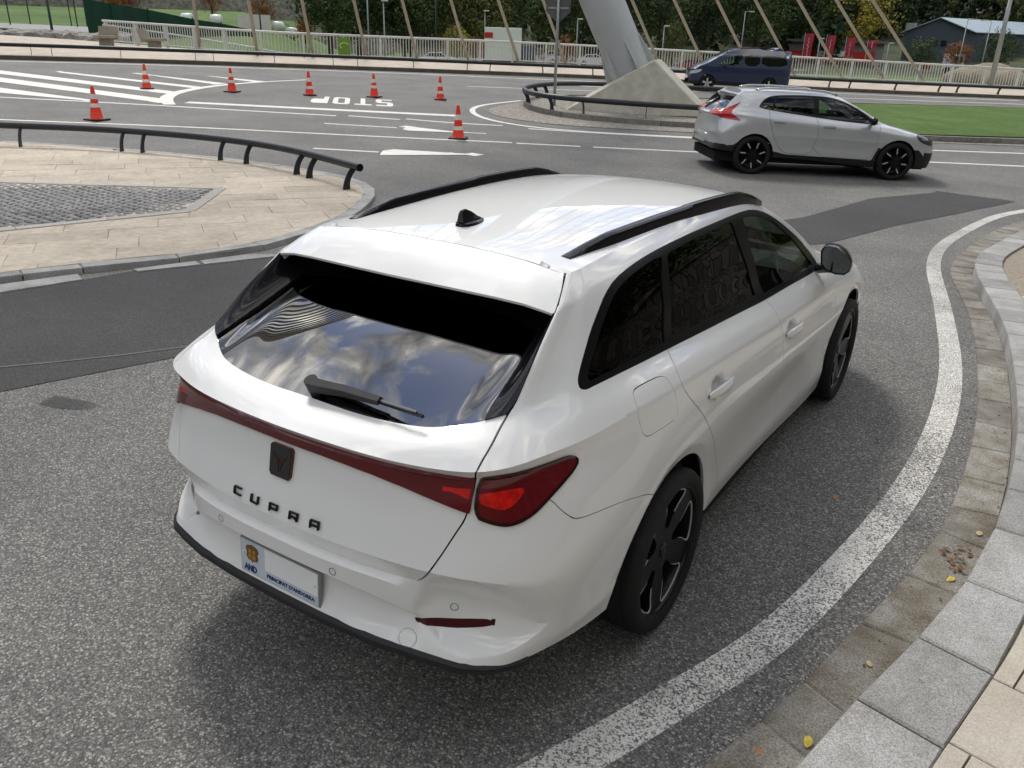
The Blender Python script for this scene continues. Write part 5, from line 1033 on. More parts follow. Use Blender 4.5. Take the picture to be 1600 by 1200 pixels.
ANCH = [(-37.82, 27.6, 0.92), (-33.74, 27.91, 0.8), (-32.23, 30.26, 0.75), (-30.87, 32.88, 0.7), (-29.52, 35.48, 0.66), (-28.19, 38.44, 0.61), (-26.78, 41.53, 0.56), (-24.81, 43.75, 0.5), (-20.4, 47.84, 0.36), (-18.08, 49.5, 0.29), (-15.83, 51.53, 0.21), (-13.52, 52.67, 0.14), (-11.11, 54.49, 0.07), (-8.9, 56.0, -0.0), (-6.78, 57.48, -0.07)]
for i, A in enumerate(ANCH):
    stay((A[0], A[1], A[2]), APEX-ax*(i*.35), 'pale tan stay cable rising from the edge of the bridge behind the white railing', .085, 'stay cables fanning out to the bridge edge')
for i in range(14):
    s = i/13; stay((-38-22*s, -32-45*s, gzf(-38-22*s, -32-45*s)), APEX-ax*(i*.8), 'stay cable running back from the pylon head to the road beyond the sandstone island', .085, 'stay cables running back over the road')
# ================================================================== traffic cones
CO = mat('cone_orange', (.80,.045,.012), .5, var=.12, vscale=12); CW = mat('cone_band', (.75,.72,.68), .35, var=.12, vscale=20); CBK = mat('cone_base', (.02,.02,.02), .7, var=.2)
def cone(H, bands, name='traffic_cone'):
    root = empty(name); bm = bmesh.new(); box(bm, (0,0,.018), (.40*H/.72,.40*H/.72,.036), bev=.012); bmo('base', bm, CBK, root)
    r0_, r1_ = .135*H/.72, .028; rad = lambda z: r0_+(r1_-r0_)*(z-.036)/(H-.036)
    cuts = [.036]+[b for p in bands for b in p]+[H]
    for i in range(len(cuts)-1):
        z0, z1 = cuts[i], cuts[i+1]; bm = bmesh.new(); prof = [(rad(z0), z0), (rad(z1), z1)]
        if i == 0: prof = [(r0_+.02, .036), (r0_, .05)]+prof[1:]
        if i == len(cuts)-2: prof += [(.018, H+.006), (.001, H+.006)]
        lathe(bm, prof, 28); bmo('reflective_band' if i % 2 else 'cone_body', bm, CW if i % 2 else CO, root, smooth=True, sharp=50)
    return root
cA = cone(.70, [(.19,.27),(.40,.51)]); cB = cone(.70, [(.27,.35),(.44,.54)])
CN = [((-15.973,8.138), cB, 'orange cone with dark base standing just past the low grey guard rail', .2), ((-21.771,13.351), cA, 'orange cone standing on the white hatched bars', 1.0), ((-19.991,15.031), cB, 'orange cone standing beside the curved white line at the hatching', .4), ((-18.248,16.544), cA, 'orange cone beside the P end of the STOP lettering', .9), ((-16.93,18.025), cB, 'orange cone behind the S end of the STOP lettering', .3), ((-15.4,19.431), cA, 'orange cone on the open road between STOP lettering and far kerb', .7), ((-9.488,12.506), cA, 'orange cone standing at the white lane arrows', .5)]
usedA = set()
for (x, y), pro, lb, rz in CN:
    o = pro if pro.name not in usedA else copy_tree(pro); usedA.add(pro.name)
    o.location = (x, y, gzf(x, y)+.002); o.rotation_euler = (0,0,rz); tag(o, lb, 'traffic cone', 'traffic cones closing the junction')
# ================================================================== sign seen from behind
GALV = mat('galvanised', (.38,.39,.40), .45, metal=.6, var=.1, vscale=9)
sg = empty('road_sign', (-11.725,20.373,gzf(-11.7,20.4)+.12)); tag(sg, 'grey road sign on a galvanised pole, seen from its back, at the island tip', 'road sign')
bm = bmesh.new(); tube(bm, [(0,0,0),(0,0,4.2)], .045, 12); bmo('pole', bm, GALV, sg, smooth=True)
SB = mat('sign_back', (.12,.125,.13), .55, metal=.3, var=.15, vscale=3)
def disc_poly(pts, th): 
    bm = bmesh.new(); Mx = Matrix.Rotation(R_(28), 4, 'Z')
    a = [bm.verts.new(Mx @ Vector((x, .055, z))) for x, z in pts]; b = [bm.verts.new(Mx @ Vector((x, .055+th, z))) for x, z in pts]; bm.faces.new(a); bm.faces.new(b[::-1])
    for i in range(len(pts)): bm.faces.new((a[i], b[i], b[(i+1) % len(pts)], a[(i+1) % len(pts)]))
    return bm
bmo('sign_plate', disc_poly([(-.36,2.62),(0,2.30),(.36,2.62),(.36,3.6),(-.36,3.6)], .012), SB, sg)
[bmo('clamp', (lambda b: (box(b, (-.02,.04,zc_), (.60,.03,.05), rz=R_(28)), b)[1])(bmesh.new()), GALV, sg) for zc_ in (2.72, 3.25)]
# ================================================================== silver hatchback (crossover) driving past
def silver_car():
    G, rt, T = body_build(170, .026, 8); G = G.copy(); y = G[..., 1]; 
    tail = sst(.95, 1.4, G[..., 2])
    G[..., 1] = np.where(y < 0, y*(.74+.10*tail), np.where(y < 2.686, y*.9855, 2.647+(y-2.686)*1.0)); z = G[..., 2]; G[..., 2] = np.where(z < .9, z+.035*(1-z/.9), z); G[..., 0] *= .995
    sc = 1.045; root = empty('hatchback_car'); tag(root, 'silver five-door hatchback with black sills and black alloy wheels on the road', 'car')
    SIL = mat('silver_paint', (.56,.575,.595), .30, metal=.35, coat=1, coatr=.02, var=.02, vscale=3); DK = BLACK_PLASTIC
    S = Shell(G, rt, T); f = poly_sd
    D = f(chaikin([(.03,1.155),(.10,1.26),(.22,1.33),(.36,1.355),(.75,1.375),(1.1,1.375),(1.38,1.36),(1.66,1.285),(1.95,1.155),(2.20,1.0),(2.26,.955),(2.16,.945),(1.6,.975),(1.13,1.015),(.6,1.065),(.28,1.10),(.06,1.135)], 1))
    q = f([(.06,1.155),(.12,1.245),(.22,1.305),(.33,1.335),(.27,1.12),(.10,1.145)]); r = f([(.37,1.335),(.75,1.35),(1.04,1.35),(1.06,1.04),(.6,1.085),(.31,1.115)]); w_ = f([(1.13,1.35),(1.37,1.338),(1.63,1.268),(1.9,1.14),(2.12,.985),(2.1,.967),(1.6,.992),(1.14,1.035)])
    DR = f(chaikin([(.27,1.2),(.215,1.08),(.225,.95),(.29,.75),(.40,.55),(.55,.41),(.65,.395),(1.12,.37),(1.125,1.2)], 2)); DF = f(chaikin([(1.0,1.2),(1.0,.375),(2.05,.34),(2.16,.36),(2.22,.45),(2.25,.8),(2.29,1.0),(2.2,1.2)], 1))
    circ = lambda c, rr: f([(c+rr*math.cos(a), .335+rr*math.sin(a)) for a in np.linspace(0, 2*math.pi, 40, endpoint=False)])
    A1, A2 = circ(0, .375), circ(2.647, .375)
    LOW = f([(-1.5,.0),(-1.5,.50),(-.62,.47),(-.38,.50),(-.30,.55),(.30,.55),(.36,.42),(.6,.375),(2.2,.335),(2.28,.55),(3.05,.55),(3.2,.42),(3.4,.50),(4,.50),(4,0)])
    LAMP = f(chaikin([(-.33,1.20),(-.29,1.21),(-.48,1.04),(-.40,.99),(-.30,.93),(-.32,.915),(-.60,.935),(-.70,.98),(-.9,1.0),(-.9,1.05),(-.58,1.07)], 1))
    HEAD = f(chaikin([(2.95,.80),(3.05,.815),(3.40,.72),(3.5,.66),(3.45,.61),(3.2,.64),(3.02,.70)], 1))
    on = lambda co, T, g: co[:, 0] > .35
    for P in (D, q, r, w_, A1, A2, LOW, LAMP, HEAD): S.cut(lambda co, T, g: P(co[:, 1:3]), on)
    for k in (-1, 1):
        S.cut(lambda co, T, g: DR(co[:, 1:3])+k*.003, lambda co, T, g: on(co, T, g) & (D(co[:, 1:3]) > -.02)); S.cut(lambda co, T, g: np.where(DR(co[:, 1:3]) < .0029, 1, DF(co[:, 1:3])+k*.003), lambda co, T, g: on(co, T, g) & (DR(co[:, 1:3]) > .003) & (D(co[:, 1:3]) > -.02))
    S.finish(); yz = S.FC[:, 1:3]; x, y, z, g, T = S.FC[:, 0], S.FC[:, 1], S.FC[:, 2], S.FG, S.FT; o_ = x > .35; c = np.zeros(len(x), int)
    c[o_ & (DF(yz) < -.003) & (DR(yz) > .003) & (g < 11.6)] = 2; c[o_ & (DR(yz) < -.003) & (g < 11.6)] = 3; c[o_ & (D(yz) > 0) & ((abs(DR(yz)) < .003) | ((abs(DF(yz)) < .003) & (DR(yz) > .003)))] = -1
    c[(g >= 11) & (g < 13) & (T < .80) & (y < -.1)] = 8; c[(g > 11) & (g < 14) & (T > 4.3) & (y > 1.4)] = 9
    dl = o_ & (D(yz) < 0) & (y > -.2); c[dl] = 4; c[dl & (q(yz) < 0)] = 5; c[dl & (r(yz) < 0)] = 5; c[dl & (w_(yz) < 0)] = 6
    c[(LOW(yz) < 0) | ((z < .5) & ((y < -.5) | (y > 3.2)))] = 7; c[o_ & (LAMP(yz) < 0) & (y < 0)] = 10; c[o_ & (HEAD(yz) < 0)] = 11; c[(y > 3.25) & (x < .45) & (z > .48) & (z < .66)] = 7
    c[o_ & ((A1(yz) < 0) | (A2(yz) < 0)) & (z < .9)] = -2
    S.part('body_shell', c == 0, SIL, root, depth=.015); S.part('front_door', c == 2, SIL, root, join=False, depth=.015); S.part('rear_door', c == 3, SIL, root, join=False, depth=.015)
    S.part('window_trim', c == 4, BLACK_TRIM, root, join=False, off=-.002, depth=.008); S.part('rear_side_window', c == 5, pane('dark_pane', (.05,.06,.07), ior=1.55), root, join=False, off=-.006, depth=0); S.part('front_side_window', c == 6, pane('green_pane', (.5,.58,.55), ior=1.6), root, join=False, off=-.006, depth=0)
    S.part('lower_cladding', c == 7, DK, root, depth=.02, off=.004); S.part('rear_window', c == 8, PRIVACY, root, off=-.003, depth=0); S.part('windscreen', c == 9, pane('green_pane', (.5,.58,.55)), root, off=-.003, depth=0)
    S.part('tail_lamp', c == 10, mat('lamp_signal_red', (.45,.006,.008), .2, coat=.4, var=.15, vscale=9), root, join=False, off=.006, depth=.02); S.part('headlamp', c == 11, mat('headlamp_dark', (.05,.055,.06), .08, coat=1, metal=.3, var=.3, vscale=14), root, join=False, off=.004, depth=.02)
    S.part('inner_shell', (c >= 0) & (c < 4) & (g < 13.5), LINER, root, off=-.03, depth=0)
    for hy, hz in ((.40,.93),(1.32,.885)):
        for s in (1, -1):
            bm = bmesh.new(); box(bm, (s*.885, hy, hz), (.025,.22,.035), bev=.010); bmo('door_handle', bm, SIL, root)
    for s in (1, -1):
        bm = bmesh.new(); bmesh.ops.create_uvsphere(bm, u_segments=16, v_segments=10, radius=1, matrix=Matrix.Translation((s*.96,2.05,1.02)) @ Matrix.Diagonal((.10,.07,.075,1))); box(bm, (s*.85,2.1,.97), (.14,.06,.04)); bmo('mirror', bm, BLACK_GLOSS, root, smooth=True)
        P = [(s*(.50+.03*math.sin(t*math.pi)), .0+1.5*t, float(zroof(.52,.0+1.5*t))+.012+.03*min(1, math.sin(t*math.pi)*2.5)) for t in np.linspace(0, 1, 20)]
        bm = bmesh.new(); tube(bm, P, .016, 8); bmo('roof_rail', bm, CHROME, root, smooth=True)
    bm = bmesh.new(); V = [(-.55,-.10,1.395),(.55,-.10,1.395),(.56,-.36,1.335),(-.56,-.36,1.335),(-.55,-.12,1.34),(.55,-.12,1.34)]; vs_ = [bm.verts.new(v) for v in V]
    for ff in ((0,1,2,3),(3,2,5,4),(0,3,4),(1,5,2)): bm.faces.new([vs_[k] for k in ff])
    bmo('spoiler', bm, SIL, root)
    # wheels with swept dark spokes and bright tips
    wr = empty('wheel'); wr.parent = root
    bm = bmesh.new(); lathe(bm, [(.24,-.01),(.27,.01),(.31,.008),(.332,-.01),(.335,-.10),(.33,-.19),(.30,-.21),(.25,-.2)], 48, 'X'); bmo('tyre', bm, RUBBER, wr, smooth=True)
    bm = bmesh.new(); lathe(bm, [(.245,.0),(.235,-.02),(.22,-.15),(.02,-.12)], 40, 'X'); bmo('rim', bm, RIM_BLACK, wr, smooth=True)
    for k in range(7):
        a = 2*math.pi*k/7; bm = bmesh.new(); Mx = Matrix.Rotation(a, 4, 'X')
        for x_, pts in ((-.014, [(.03,.03),(.12,.045),(.20,.075),(.238,.06),(.236,.03),(.16,.008),(.04,-.02)]),): bm.faces.new([bm.verts.new(Mx @ Vector((x_, p_, q_))) for p_, q_ in pts])
        bmo('spoke', bm, RIM_BLACK, wr)
        bm = bmesh.new(); bm.faces.new([bm.verts.new(Mx @ Vector((-.009, p_, q_))) for p_, q_ in [(.12,.030),(.205,.072),(.232,.058),(.20,.048),(.14,.02)]]); bmo('machined_edge', bm, RIM_CUT, wr)
    bm = bmesh.new(); bmesh.ops.create_cone(bm, cap_ends=True, segments=20, radius1=.05, radius2=.04, depth=.02, matrix=Matrix.Translation((-.012,0,0)) @ Matrix.Rotation(R_(90), 4, 'Y')); bmo('hub_cap', bm, RIM_BLACK, wr)
    wr.location = (.875,0,.335)
    for wx, wy, rz in ((.875,2.647,0),(-.875,0,math.pi),(-.875,2.647,math.pi)): c_ = copy_tree(wr, root); c_.location = (wx, wy, .335); c_.rotation_euler = (.4,0,rz)
    bm = bmesh.new(); box(bm, (0,1.3,.28), (1.45,3.9,.16)); bmo('underbody', bm, LINER, root)
    for sx in (.37,-.37):
        bm = bmesh.new(); box(bm, (sx,1.22,.70), (.48,.5,.16), bev=.04); box(bm, (sx,.98,.95), (.46,.14,.55), bev=.05); box(bm, (sx,.95,1.24), (.24,.09,.15), bev=.03); bmo('front_seat', bm, SEAT, root)
    bm = bmesh.new(); box(bm, (0,2.05,.85), (1.4,.4,.2), bev=.05); bmo('dashboard', bm, SEAT, root)
    bm = bmesh.new(); box(bm, (0,.2,.9), (1.25,.15,.5), bev=.05); bmo('rear_seat', bm, SEAT, root)
    hd = R_(36); x0, y0 = -3.20, 13.30; ox, oy = .86*sc*math.sin(hd), -.86*sc*math.cos(hd)
    root.scale = (sc,sc,sc); root.rotation_euler = (math.atan2(0,1), 0, hd-math.pi/2); 
    dirv = np.array((math.cos(hd), math.sin(hd))); z0 = gzf(x0, y0); z1 = gzf(x0+2.65*dirv[0], y0+2.65*dirv[1])
    root.location = (x0-ox, y0-oy, z0); root.rotation_euler = (math.atan2(z1-z0, 2.65*sc), 0, hd-math.pi/2)
silver_car()
# ================================================================== blue people carrier with driver
def mpv():
    BL = mat('dark_blue_paint', (.022,.032,.085), .3, metal=.2, coat=1, coatr=.02, var=.06, vscale=2)
    ty = np.array([-.92,-.90,-.80,-.5,0,.6,1.2,1.7,2.1,2.5,2.9,3.2,3.4,3.5,3.53]); tz_ = np.array([1.0,1.35,1.58,1.68,1.72,1.74,1.72,1.66,1.50,1.28,1.08,.94,.84,.70,.5])
    ys = np.linspace(-.92, 3.53, 120); top = nspline(ty, tz_[:, None], ys)[:, 0]
    wend = np.interp(ys, [-.92,-.85,-.6,3.0,3.3,3.45,3.53], [.70,.80,.88,.87,.78,.62,.40])
    rows, tg_ = [], []
    for i, s in enumerate(np.linspace(0, 1, 40)):
        z = .28+(top-.28)*s; zz = z; w_ = wend*np.interp(zz, [.28,.45,.75,.98,1.45,1.75], [.95,1.0,1.01,.985,.86,.76]); rows.append(np.stack([w_, ys, z], 1)); tg_.append(s*10)
    w0 = rows[-1][:, 0]
    for i, k in enumerate(np.linspace(.96, 0, 10)): rows.append(np.stack([w0*k, ys, top+.035*(1-k*k)], 1)); tg_.append(10+i+1)
    S = Shell(np.array(rows), np.array(tg_), ys); f = poly_sd; root = empty('people_carrier'); tag(root, 'dark blue people carrier with a driver on the far carriageway', 'car')
    W1, W2, W3 = f(chaikin([(-.72,1.12),(-.66,1.42),(-.2,1.50),(.45,1.52),(.45,1.08)], 1)), f(chaikin([(.52,1.08),(.52,1.52),(1.2,1.51),(1.2,1.06)], 1)), f(chaikin([(1.28,1.06),(1.28,1.50),(1.62,1.46),(2.0,1.32),(2.38,1.10),(2.35,1.05)], 1))
    circ = lambda c, rr: f([(c+rr*math.cos(a), .32+rr*math.sin(a)) for a in np.linspace(0, 2*math.pi, 36, endpoint=False)]); A1, A2 = circ(0,.36), circ(2.74,.36)
    H = f(chaikin([(3.0,.86),(3.28,.82),(3.6,.74),(3.6,.64),(3.2,.70)], 1)); LW = f([(-1.2,0),(-1.2,.42),(3.8,.42),(3.8,0)])
    on = lambda co, T, g: (co[:, 0] > .3) & (g < 10.1)
    for P in (W1, W2, W3, A1, A2, H): S.cut(lambda co, T, g: P(co[:, 1:3]), on)
    ws = lambda co, T, g: np.where(g > 9.9, np.abs(co[:, 1]-1.98)-.36, 1)
    S.finish(); yz = S.FC[:, 1:3]; x, y, z, g = S.FC[:, 0], S.FC[:, 1], S.FC[:, 2], S.FG; c = np.zeros(len(x), int); o_ = (x > .3) & (g < 10.1)
    c[o_ & ((W1(yz) < 0) | (W2(yz) < 0))] = 1; c[o_ & (W3(yz) < 0)] = 2; c[(g > 9.9) & (y > 1.68) & (y < 2.42)] = 3; c[o_ & (H(yz) < 0)] = 4; c[z < .40] = 5; c[o_ & ((A1(yz) < 0) | (A2(yz) < 0)) & (z < .8)] = -1
    c[(y < -.86) & (z > 1.08) & (x < .66)] = 1
    S.part('body_shell', c == 0, BL, root, depth=.02); S.part('rear_windows', c == 1, pane('dark_pane', (.06,.07,.08)), root, off=-.004, depth=0, join=False); S.part('driver_window', c == 2, CLEAR, root, off=-.004, depth=0, join=False); S.part('windscreen', c == 3, CLEAR, root, off=-.004, depth=0)
    S.part('headlamp', c == 4, mat('headlamp_clear', (.6,.62,.64), .1, coat=1, var=.2, vscale=12), root, off=.004, depth=.02, join=False); S.part('lower_bumper', c == 5, BLACK_PLASTIC, root, depth=.02)
    wr = empty('wheel'); wr.parent = root
    bm = bmesh.new(); lathe(bm, [(.21,-.01),(.24,.01),(.29,.008),(.315,-.01),(.317,-.18),(.28,-.2),(.22,-.19)], 36, 'X'); bmo('tyre', bm, RUBBER, wr, smooth=True)
    bm = bmesh.new(); lathe(bm, [(.215,0),(.20,-.02),(.19,-.1),(.02,-.1)], 30, 'X'); bmo('rim', bm, RIM_BLACK, wr, smooth=True)
    for k in range(5):
        bm = bmesh.new(); Mx = Matrix.Rotation(2*math.pi*k/5, 4, 'X'); bm.faces.new([bm.verts.new(Mx @ Vector((-.008, p_, q_))) for p_, q_ in [(.0,-.03),(.20,-.045),(.21,0),(.20,.045),(.0,.03)]]); bmo('spoke', bm, RIM_CUT, wr)
    wr.location = (.84,0,.317)
    for wx, wy, rz in ((.84,2.74,0),(-.84,0,math.pi),(-.84,2.74,math.pi)): c_ = copy_tree(wr, root); c_.location = (wx, wy, .317); c_.rotation_euler = (.3,0,rz)
    bm = bmesh.new(); box(bm, (0,1.3,.36), (1.5,4.0,.2)); bmo('underbody', bm, LINER, root)
    for s in (1, -1):
        bm = bmesh.new(); box(bm, (s*.93,2.05,1.08), (.16,.12,.14), bev=.04); bmo('mirror', bm, BL, root)
        bm = bmesh.new(); box(bm, (s*.36,1.05,.95), (.48,.14,.62), bev=.05); box(bm, (s*.36,1.28,.70), (.48,.48,.14), bev=.04); bmo('front_seat', bm, SEAT, root)
    bm = bmesh.new(); box(bm, (0,3.545,.52), (.52,.012,.11)); bmo('number_plate', bm, mat('plate_white', (.86,.86,.86), .5), root)
    for s in (1, -1):
        bm = bmesh.new(); tube(bm, [(s*.58,-.5,1.73),(s*.60,.5,1.79),(s*.60,1.4,1.74)], .02, 8); bmo('roof_rail', bm, BLACK_TRIM, root, smooth=True)
    hd = math.atan2(-.54,-.84); ca_, sa_ = math.cos(hd), math.sin(hd); x0, y0 = -10.45, 36.6
    root.rotation_euler = (math.atan2(gzf(x0+2.7*ca_, y0+2.7*sa_)-gzf(x0, y0), 2.7), 0, hd-math.pi/2); root.location = (x0, y0, gzf(x0, y0)); root.scale = (.97,.99,1.05)
    # driver, one continuous skinned figure, seated with one hand raised to the wheel
    me = bpy.data.meshes.new('person'); J = [(0,0,0),(0,-.04,.25),(0,-.06,.46),(0,-.03,.57),(0,.0,.66),(0,.015,.78),(.19,-.05,.46),(.27,.03,.22),(.16,.30,.26),(-.19,-.05,.46),(-.27,.06,.24),(-.14,.32,.30),(.10,.22,.02),(.11,.48,.03),(.11,.58,-.35),(-.10,.22,.02),(-.11,.48,.03),(-.11,.58,-.35)]
    E_ = [(0,1),(1,2),(2,3),(3,4),(4,5),(2,6),(6,7),(7,8),(2,9),(9,10),(10,11),(0,12),(12,13),(13,14),(0,15),(15,16),(16,17)]; rads = [.15,.145,.15,.055,.088,.082,.075,.052,.04,.075,.052,.04,.09,.075,.055,.09,.075,.055]
    me.from_pydata(J, E_, []); me.update(); o = bpy.data.objects.new('person', me); COL.objects.link(o)
    sk = o.modifiers.new('s', 'SKIN'); sv_ = me.skin_vertices[0].data
    for i, r_i in enumerate(rads): sv_[i].radius = (r_i, r_i); sv_[i].use_root = (i == 0)
    o.modifiers.new('u', 'SUBSURF').levels = 2
    dg = bpy.context.evaluated_depsgraph_get(); m2 = bpy.data.meshes.new_from_object(o.evaluated_get(dg)); bpy.data.objects.remove(o, do_unlink=True)
    skin = mat('skin', (.42,.25,.18), .6, var=.06); shirt = mat('pale_shirt', (.55,.56,.58), .8, var=.1); hair = mat('dark_hair', (.02,.014,.01), .7, var=.2)
    m2.materials.clear(); [m2.materials.append(k) for k in (shirt, skin, hair)]
    for p in m2.polygons:
        cz, cy = p.center.z, p.center.y; p.material_index = 2 if (cz > .80 or (cz > .66 and cy < -.03)) else (1 if cz > .54 or (cy > .12 and .1 < cz < .4 and abs(p.center.x) > .08) else 0); p.use_smooth = True
    o = link('person', m2); tag(o, 'driver in a pale shirt with dark hair seated inside the dark blue people carrier', 'person')
    loc = root.matrix_basis @ Vector((-.36,1.22,.80)); o.location = loc; o.rotation_euler = (0,0,hd-math.pi/2)
mpv()
# ================================================================== terrain beyond the bridge
CX, CY = 1.784, -2.508
def tz(x, y):
    x = np.asarray(x, float); y = np.asarray(y, float); r = np.hypot(x-CX, y-CY); az = np.degrees(np.arctan2(x-CX, y-CY)); L = 1-sst(-50, -43, az)
    a = np.interp(r, [40,56,62,70,105,140,160,260,500], [-3,-.8,.6,1.5,2.2,4.3,7,42,110]); b = np.interp(r, [40,56,70,90,120,150,170,230,300,500], [-6,-4,-2.2,-1.3,-1.4,-1.0,0,6,32,130])
    return a*L+b*(1-L)+.25*np.sin(x*.11)*np.cos(y*.09)*sst(60,90,r)
tzf = lambda x, y: float(tz(x, y))
FIELD = mat('meadow_grass', (.050,.115,.018), .95, col2=(.115,.175,.045), vscale=.18, bump=.15, bscale=3)
azs = np.radians(np.linspace(-110, 40, 151)); rs = np.r_[np.arange(50,80,3),np.arange(80,180,6),np.arange(180,500,16)]
V = [(CX+r*math.sin(a), CY+r*math.cos(a), 0) for r in rs for a in azs]; V = [(x, y, tzf(x, y)) for x, y, _ in V]; n = len(azs)
F = [(j*n+i, (j+1)*n+i, (j+1)*n+i+1, j*n+i+1) for j in range(len(rs)-1) for i in range(n-1)]
fcs = np.array([np.mean([V[k][:2] for k in f], 0) for f in F]); fr2 = np.hypot(fcs[:, 0]-CX, fcs[:, 1]-CY); fa2 = np.degrees(np.arctan2(fcs[:, 0]-CX, fcs[:, 1]-CY)); mead = ((fr2 < 150) & (fa2 < -40)) | (fr2 < 112)
tag(pyd('meadow', V, [f[::-1] for f, k in zip(F, mead) if k], FIELD, smooth=True), kind='structure')
tag(pyd('wooded_slope', V, [f[::-1] for f, k in zip(F, mead) if not k], mat('forest_floor', (.022,.035,.012), .95, col2=(.075,.085,.035), vscale=.25, bump=.3, bscale=1.5), smooth=True), kind='structure')
tag(area('car_park', [(-75,84),(-38,98),(-30,118),(-45,128),(-66,110),(-80,95)], .06, mat('car_park_grey', (.16,.16,.155), .9, var=.15, vscale=.5), 3, zfun=tz), kind='structure')
tag(area('riverside_path', [(-72,24),(-66,29),(-59.5,34),(-57,34.5),(-55,33),(-60,28),(-66,20)], .35, mat('path_grey', (.30,.30,.29), .9, var=.1), 2, zfun=tz), kind='structure')
# valley sides all round, so that the low sky is hidden as it is in the mountains
rm = np.array([330,380,450,540,650,800.]); zm = np.array([-6,30,85,150,215,300.]); am = np.radians(np.linspace(0, 360, 145)); V = []
for r, z in zip(rm, zm):
    for a in am[:-1]:
        k = 1+.22*math.sin(3*a+1)+.12*math.sin(7*a+.6)+.06*math.sin(17*a); fr_k = .62+.38*sst(.3,1.2,abs(((a+.35+math.pi) % (2*math.pi))-math.pi)); V.append((CX+r*math.sin(a), CY+r*math.cos(a), z*k*float(fr_k) if z > 0 else z))
n = len(am)-1; tag(pyd('mountains', V, [(j*n+i, j*n+(i+1) % n, (j+1)*n+(i+1) % n, (j+1)*n+i) for j in range(len(rm)-1) for i in range(n)], mat('mountain_forest', (.020,.036,.014), .95, col2=(.075,.085,.040), vscale=.02, bump=4, bscale=.08, detail=8), smooth=True), kind='structure')
# ================================================================== foliage
def leafmat(name, a, b, vs=.9): 
    m = mat(name, a, .75, col2=b, vscale=vs, obj_var=.18); m.node_tree.nodes['Principled BSDF'].inputs['Subsurface Weight'].default_value = 0
    return m
LM = {'dark': leafmat('leaf_dark', (.014,.030,.008), (.052,.085,.020)), 'mid': leafmat('leaf_mid', (.022,.046,.010), (.075,.115,.028)), 'yellow': leafmat('leaf_yellow', (.16,.15,.02), (.40,.33,.045)), 'olive': leafmat('leaf_olive', (.045,.060,.012), (.15,.15,.035)), 'orange': leafmat('leaf_orange', (.15,.05,.012), (.36,.15,.03)), 'red': leafmat('leaf_red', (.08,.022,.014), (.20,.06,.03))}
BARK = mat('bark', (.055,.042,.032), .95, var=.3, vscale=6, bump=.02, bscale=12)
def leaves(n, shape, size, seed):
    r = np.random.default_rng(seed); nc = max(8, min(110, n//28)); cl = []
    while len(cl) < nc:
        p = r.uniform(-1, 1, 3)
        if (p**2).sum() < 1 and (p**2).sum() > .12: cl.append(p)
    cl = np.array(cl); cr_ = r.uniform(.16, .34, nc); k = r.integers(0, nc, n); d = r.normal(0, 1, (n, 3)); d /= np.linalg.norm(d, axis=1)[:, None]; P = cl[k]+d*(cr_[k]*r.uniform(.35,1,n)**.5)[:, None]
    nv = P/(np.linalg.norm(P, axis=1)[:, None]+1e-6)*.55+d*.5+r.normal(0, .38, (n, 3)); nv /= np.linalg.norm(nv, axis=1)[:, None]+1e-9
    P = P*np.array(shape); a = np.cross(nv, r.normal(0, 1, (n, 3))); a /= np.linalg.norm(a, axis=1)[:, None]+1e-9; b = np.cross(nv, a); s = (size*r.uniform(.6,1.3,n))[:, None]
    Q = np.stack([P-a*s, P-b*s*.55, P+a*s, P+b*s*.55], 1).reshape(-1, 3); return Q, np.arange(n*4).reshape(-1, 4)
CROWN = {}
def crown_mesh(kind, var, shape, n, size):
    key = (kind, var)
    if key not in CROWN:
        Q, F = leaves(n, shape, size, 11+var*7+hash(kind) % 97); me = bpy.data.meshes.new('crown'); me.from_pydata(Q.tolist(), [], F.tolist()); me.update(); me.materials.append(LM[kind]); CROWN[key] = me
    return CROWN[key]
TRUNK = {}
def trunk_mesh(var):
    if var not in TRUNK:
        bm = bmesh.new(); r = random.Random(var); P = [(r.uniform(-.03,.03)*k, r.uniform(-.03,.03)*k, k/6*1.0) for k in range(7)]; tube(bm, P, [.055,.045,.04,.034,.028,.02,.01], 8)
        for k in range(7):
            a = k*2.4; z0 = .38+.07*k; tube(bm, [(0,0,z0), (.18*math.cos(a),.18*math.sin(a),z0+.16), (.30*math.cos(a+.2),.30*math.sin(a+.2),z0+.34)], [.022,.013,.005], 5)
        me = bpy.data.meshes.new('trunk'); bmesh.ops.recalc_face_normals(bm, faces=bm.faces); bm.to_mesh(me); bm.free(); me.materials.append(BARK); TRUNK[var] = me
    return TRUNK[var]
TREE_N = 0
def tree(x, y, h, w_, kind, label, group=None, z=None, n=1500, var=0, name='tree', clear=.22):
    z = tzf(x, y)-.1 if z is None else z; root = empty(name, (x, y, z), random.uniform(0, 6.28)); tag(root, label, 'tree' if name != 'shrub' else 'shrub', group)
    t = bpy.data.objects.new('trunk', trunk_mesh(var % 3)); COL.objects.link(t); t.parent = root; t.scale = (h*.55, h*.55, h*.92)
    c = bpy.data.objects.new('crown', crown_mesh(kind, var % 3, (1, 1, 1), n*3, .048)); COL.objects.link(c); c.parent = root; c.scale = (w_/2, w_/2, h*(1-clear)/2); c.location = (0, 0, h*(1+clear)/2); return root
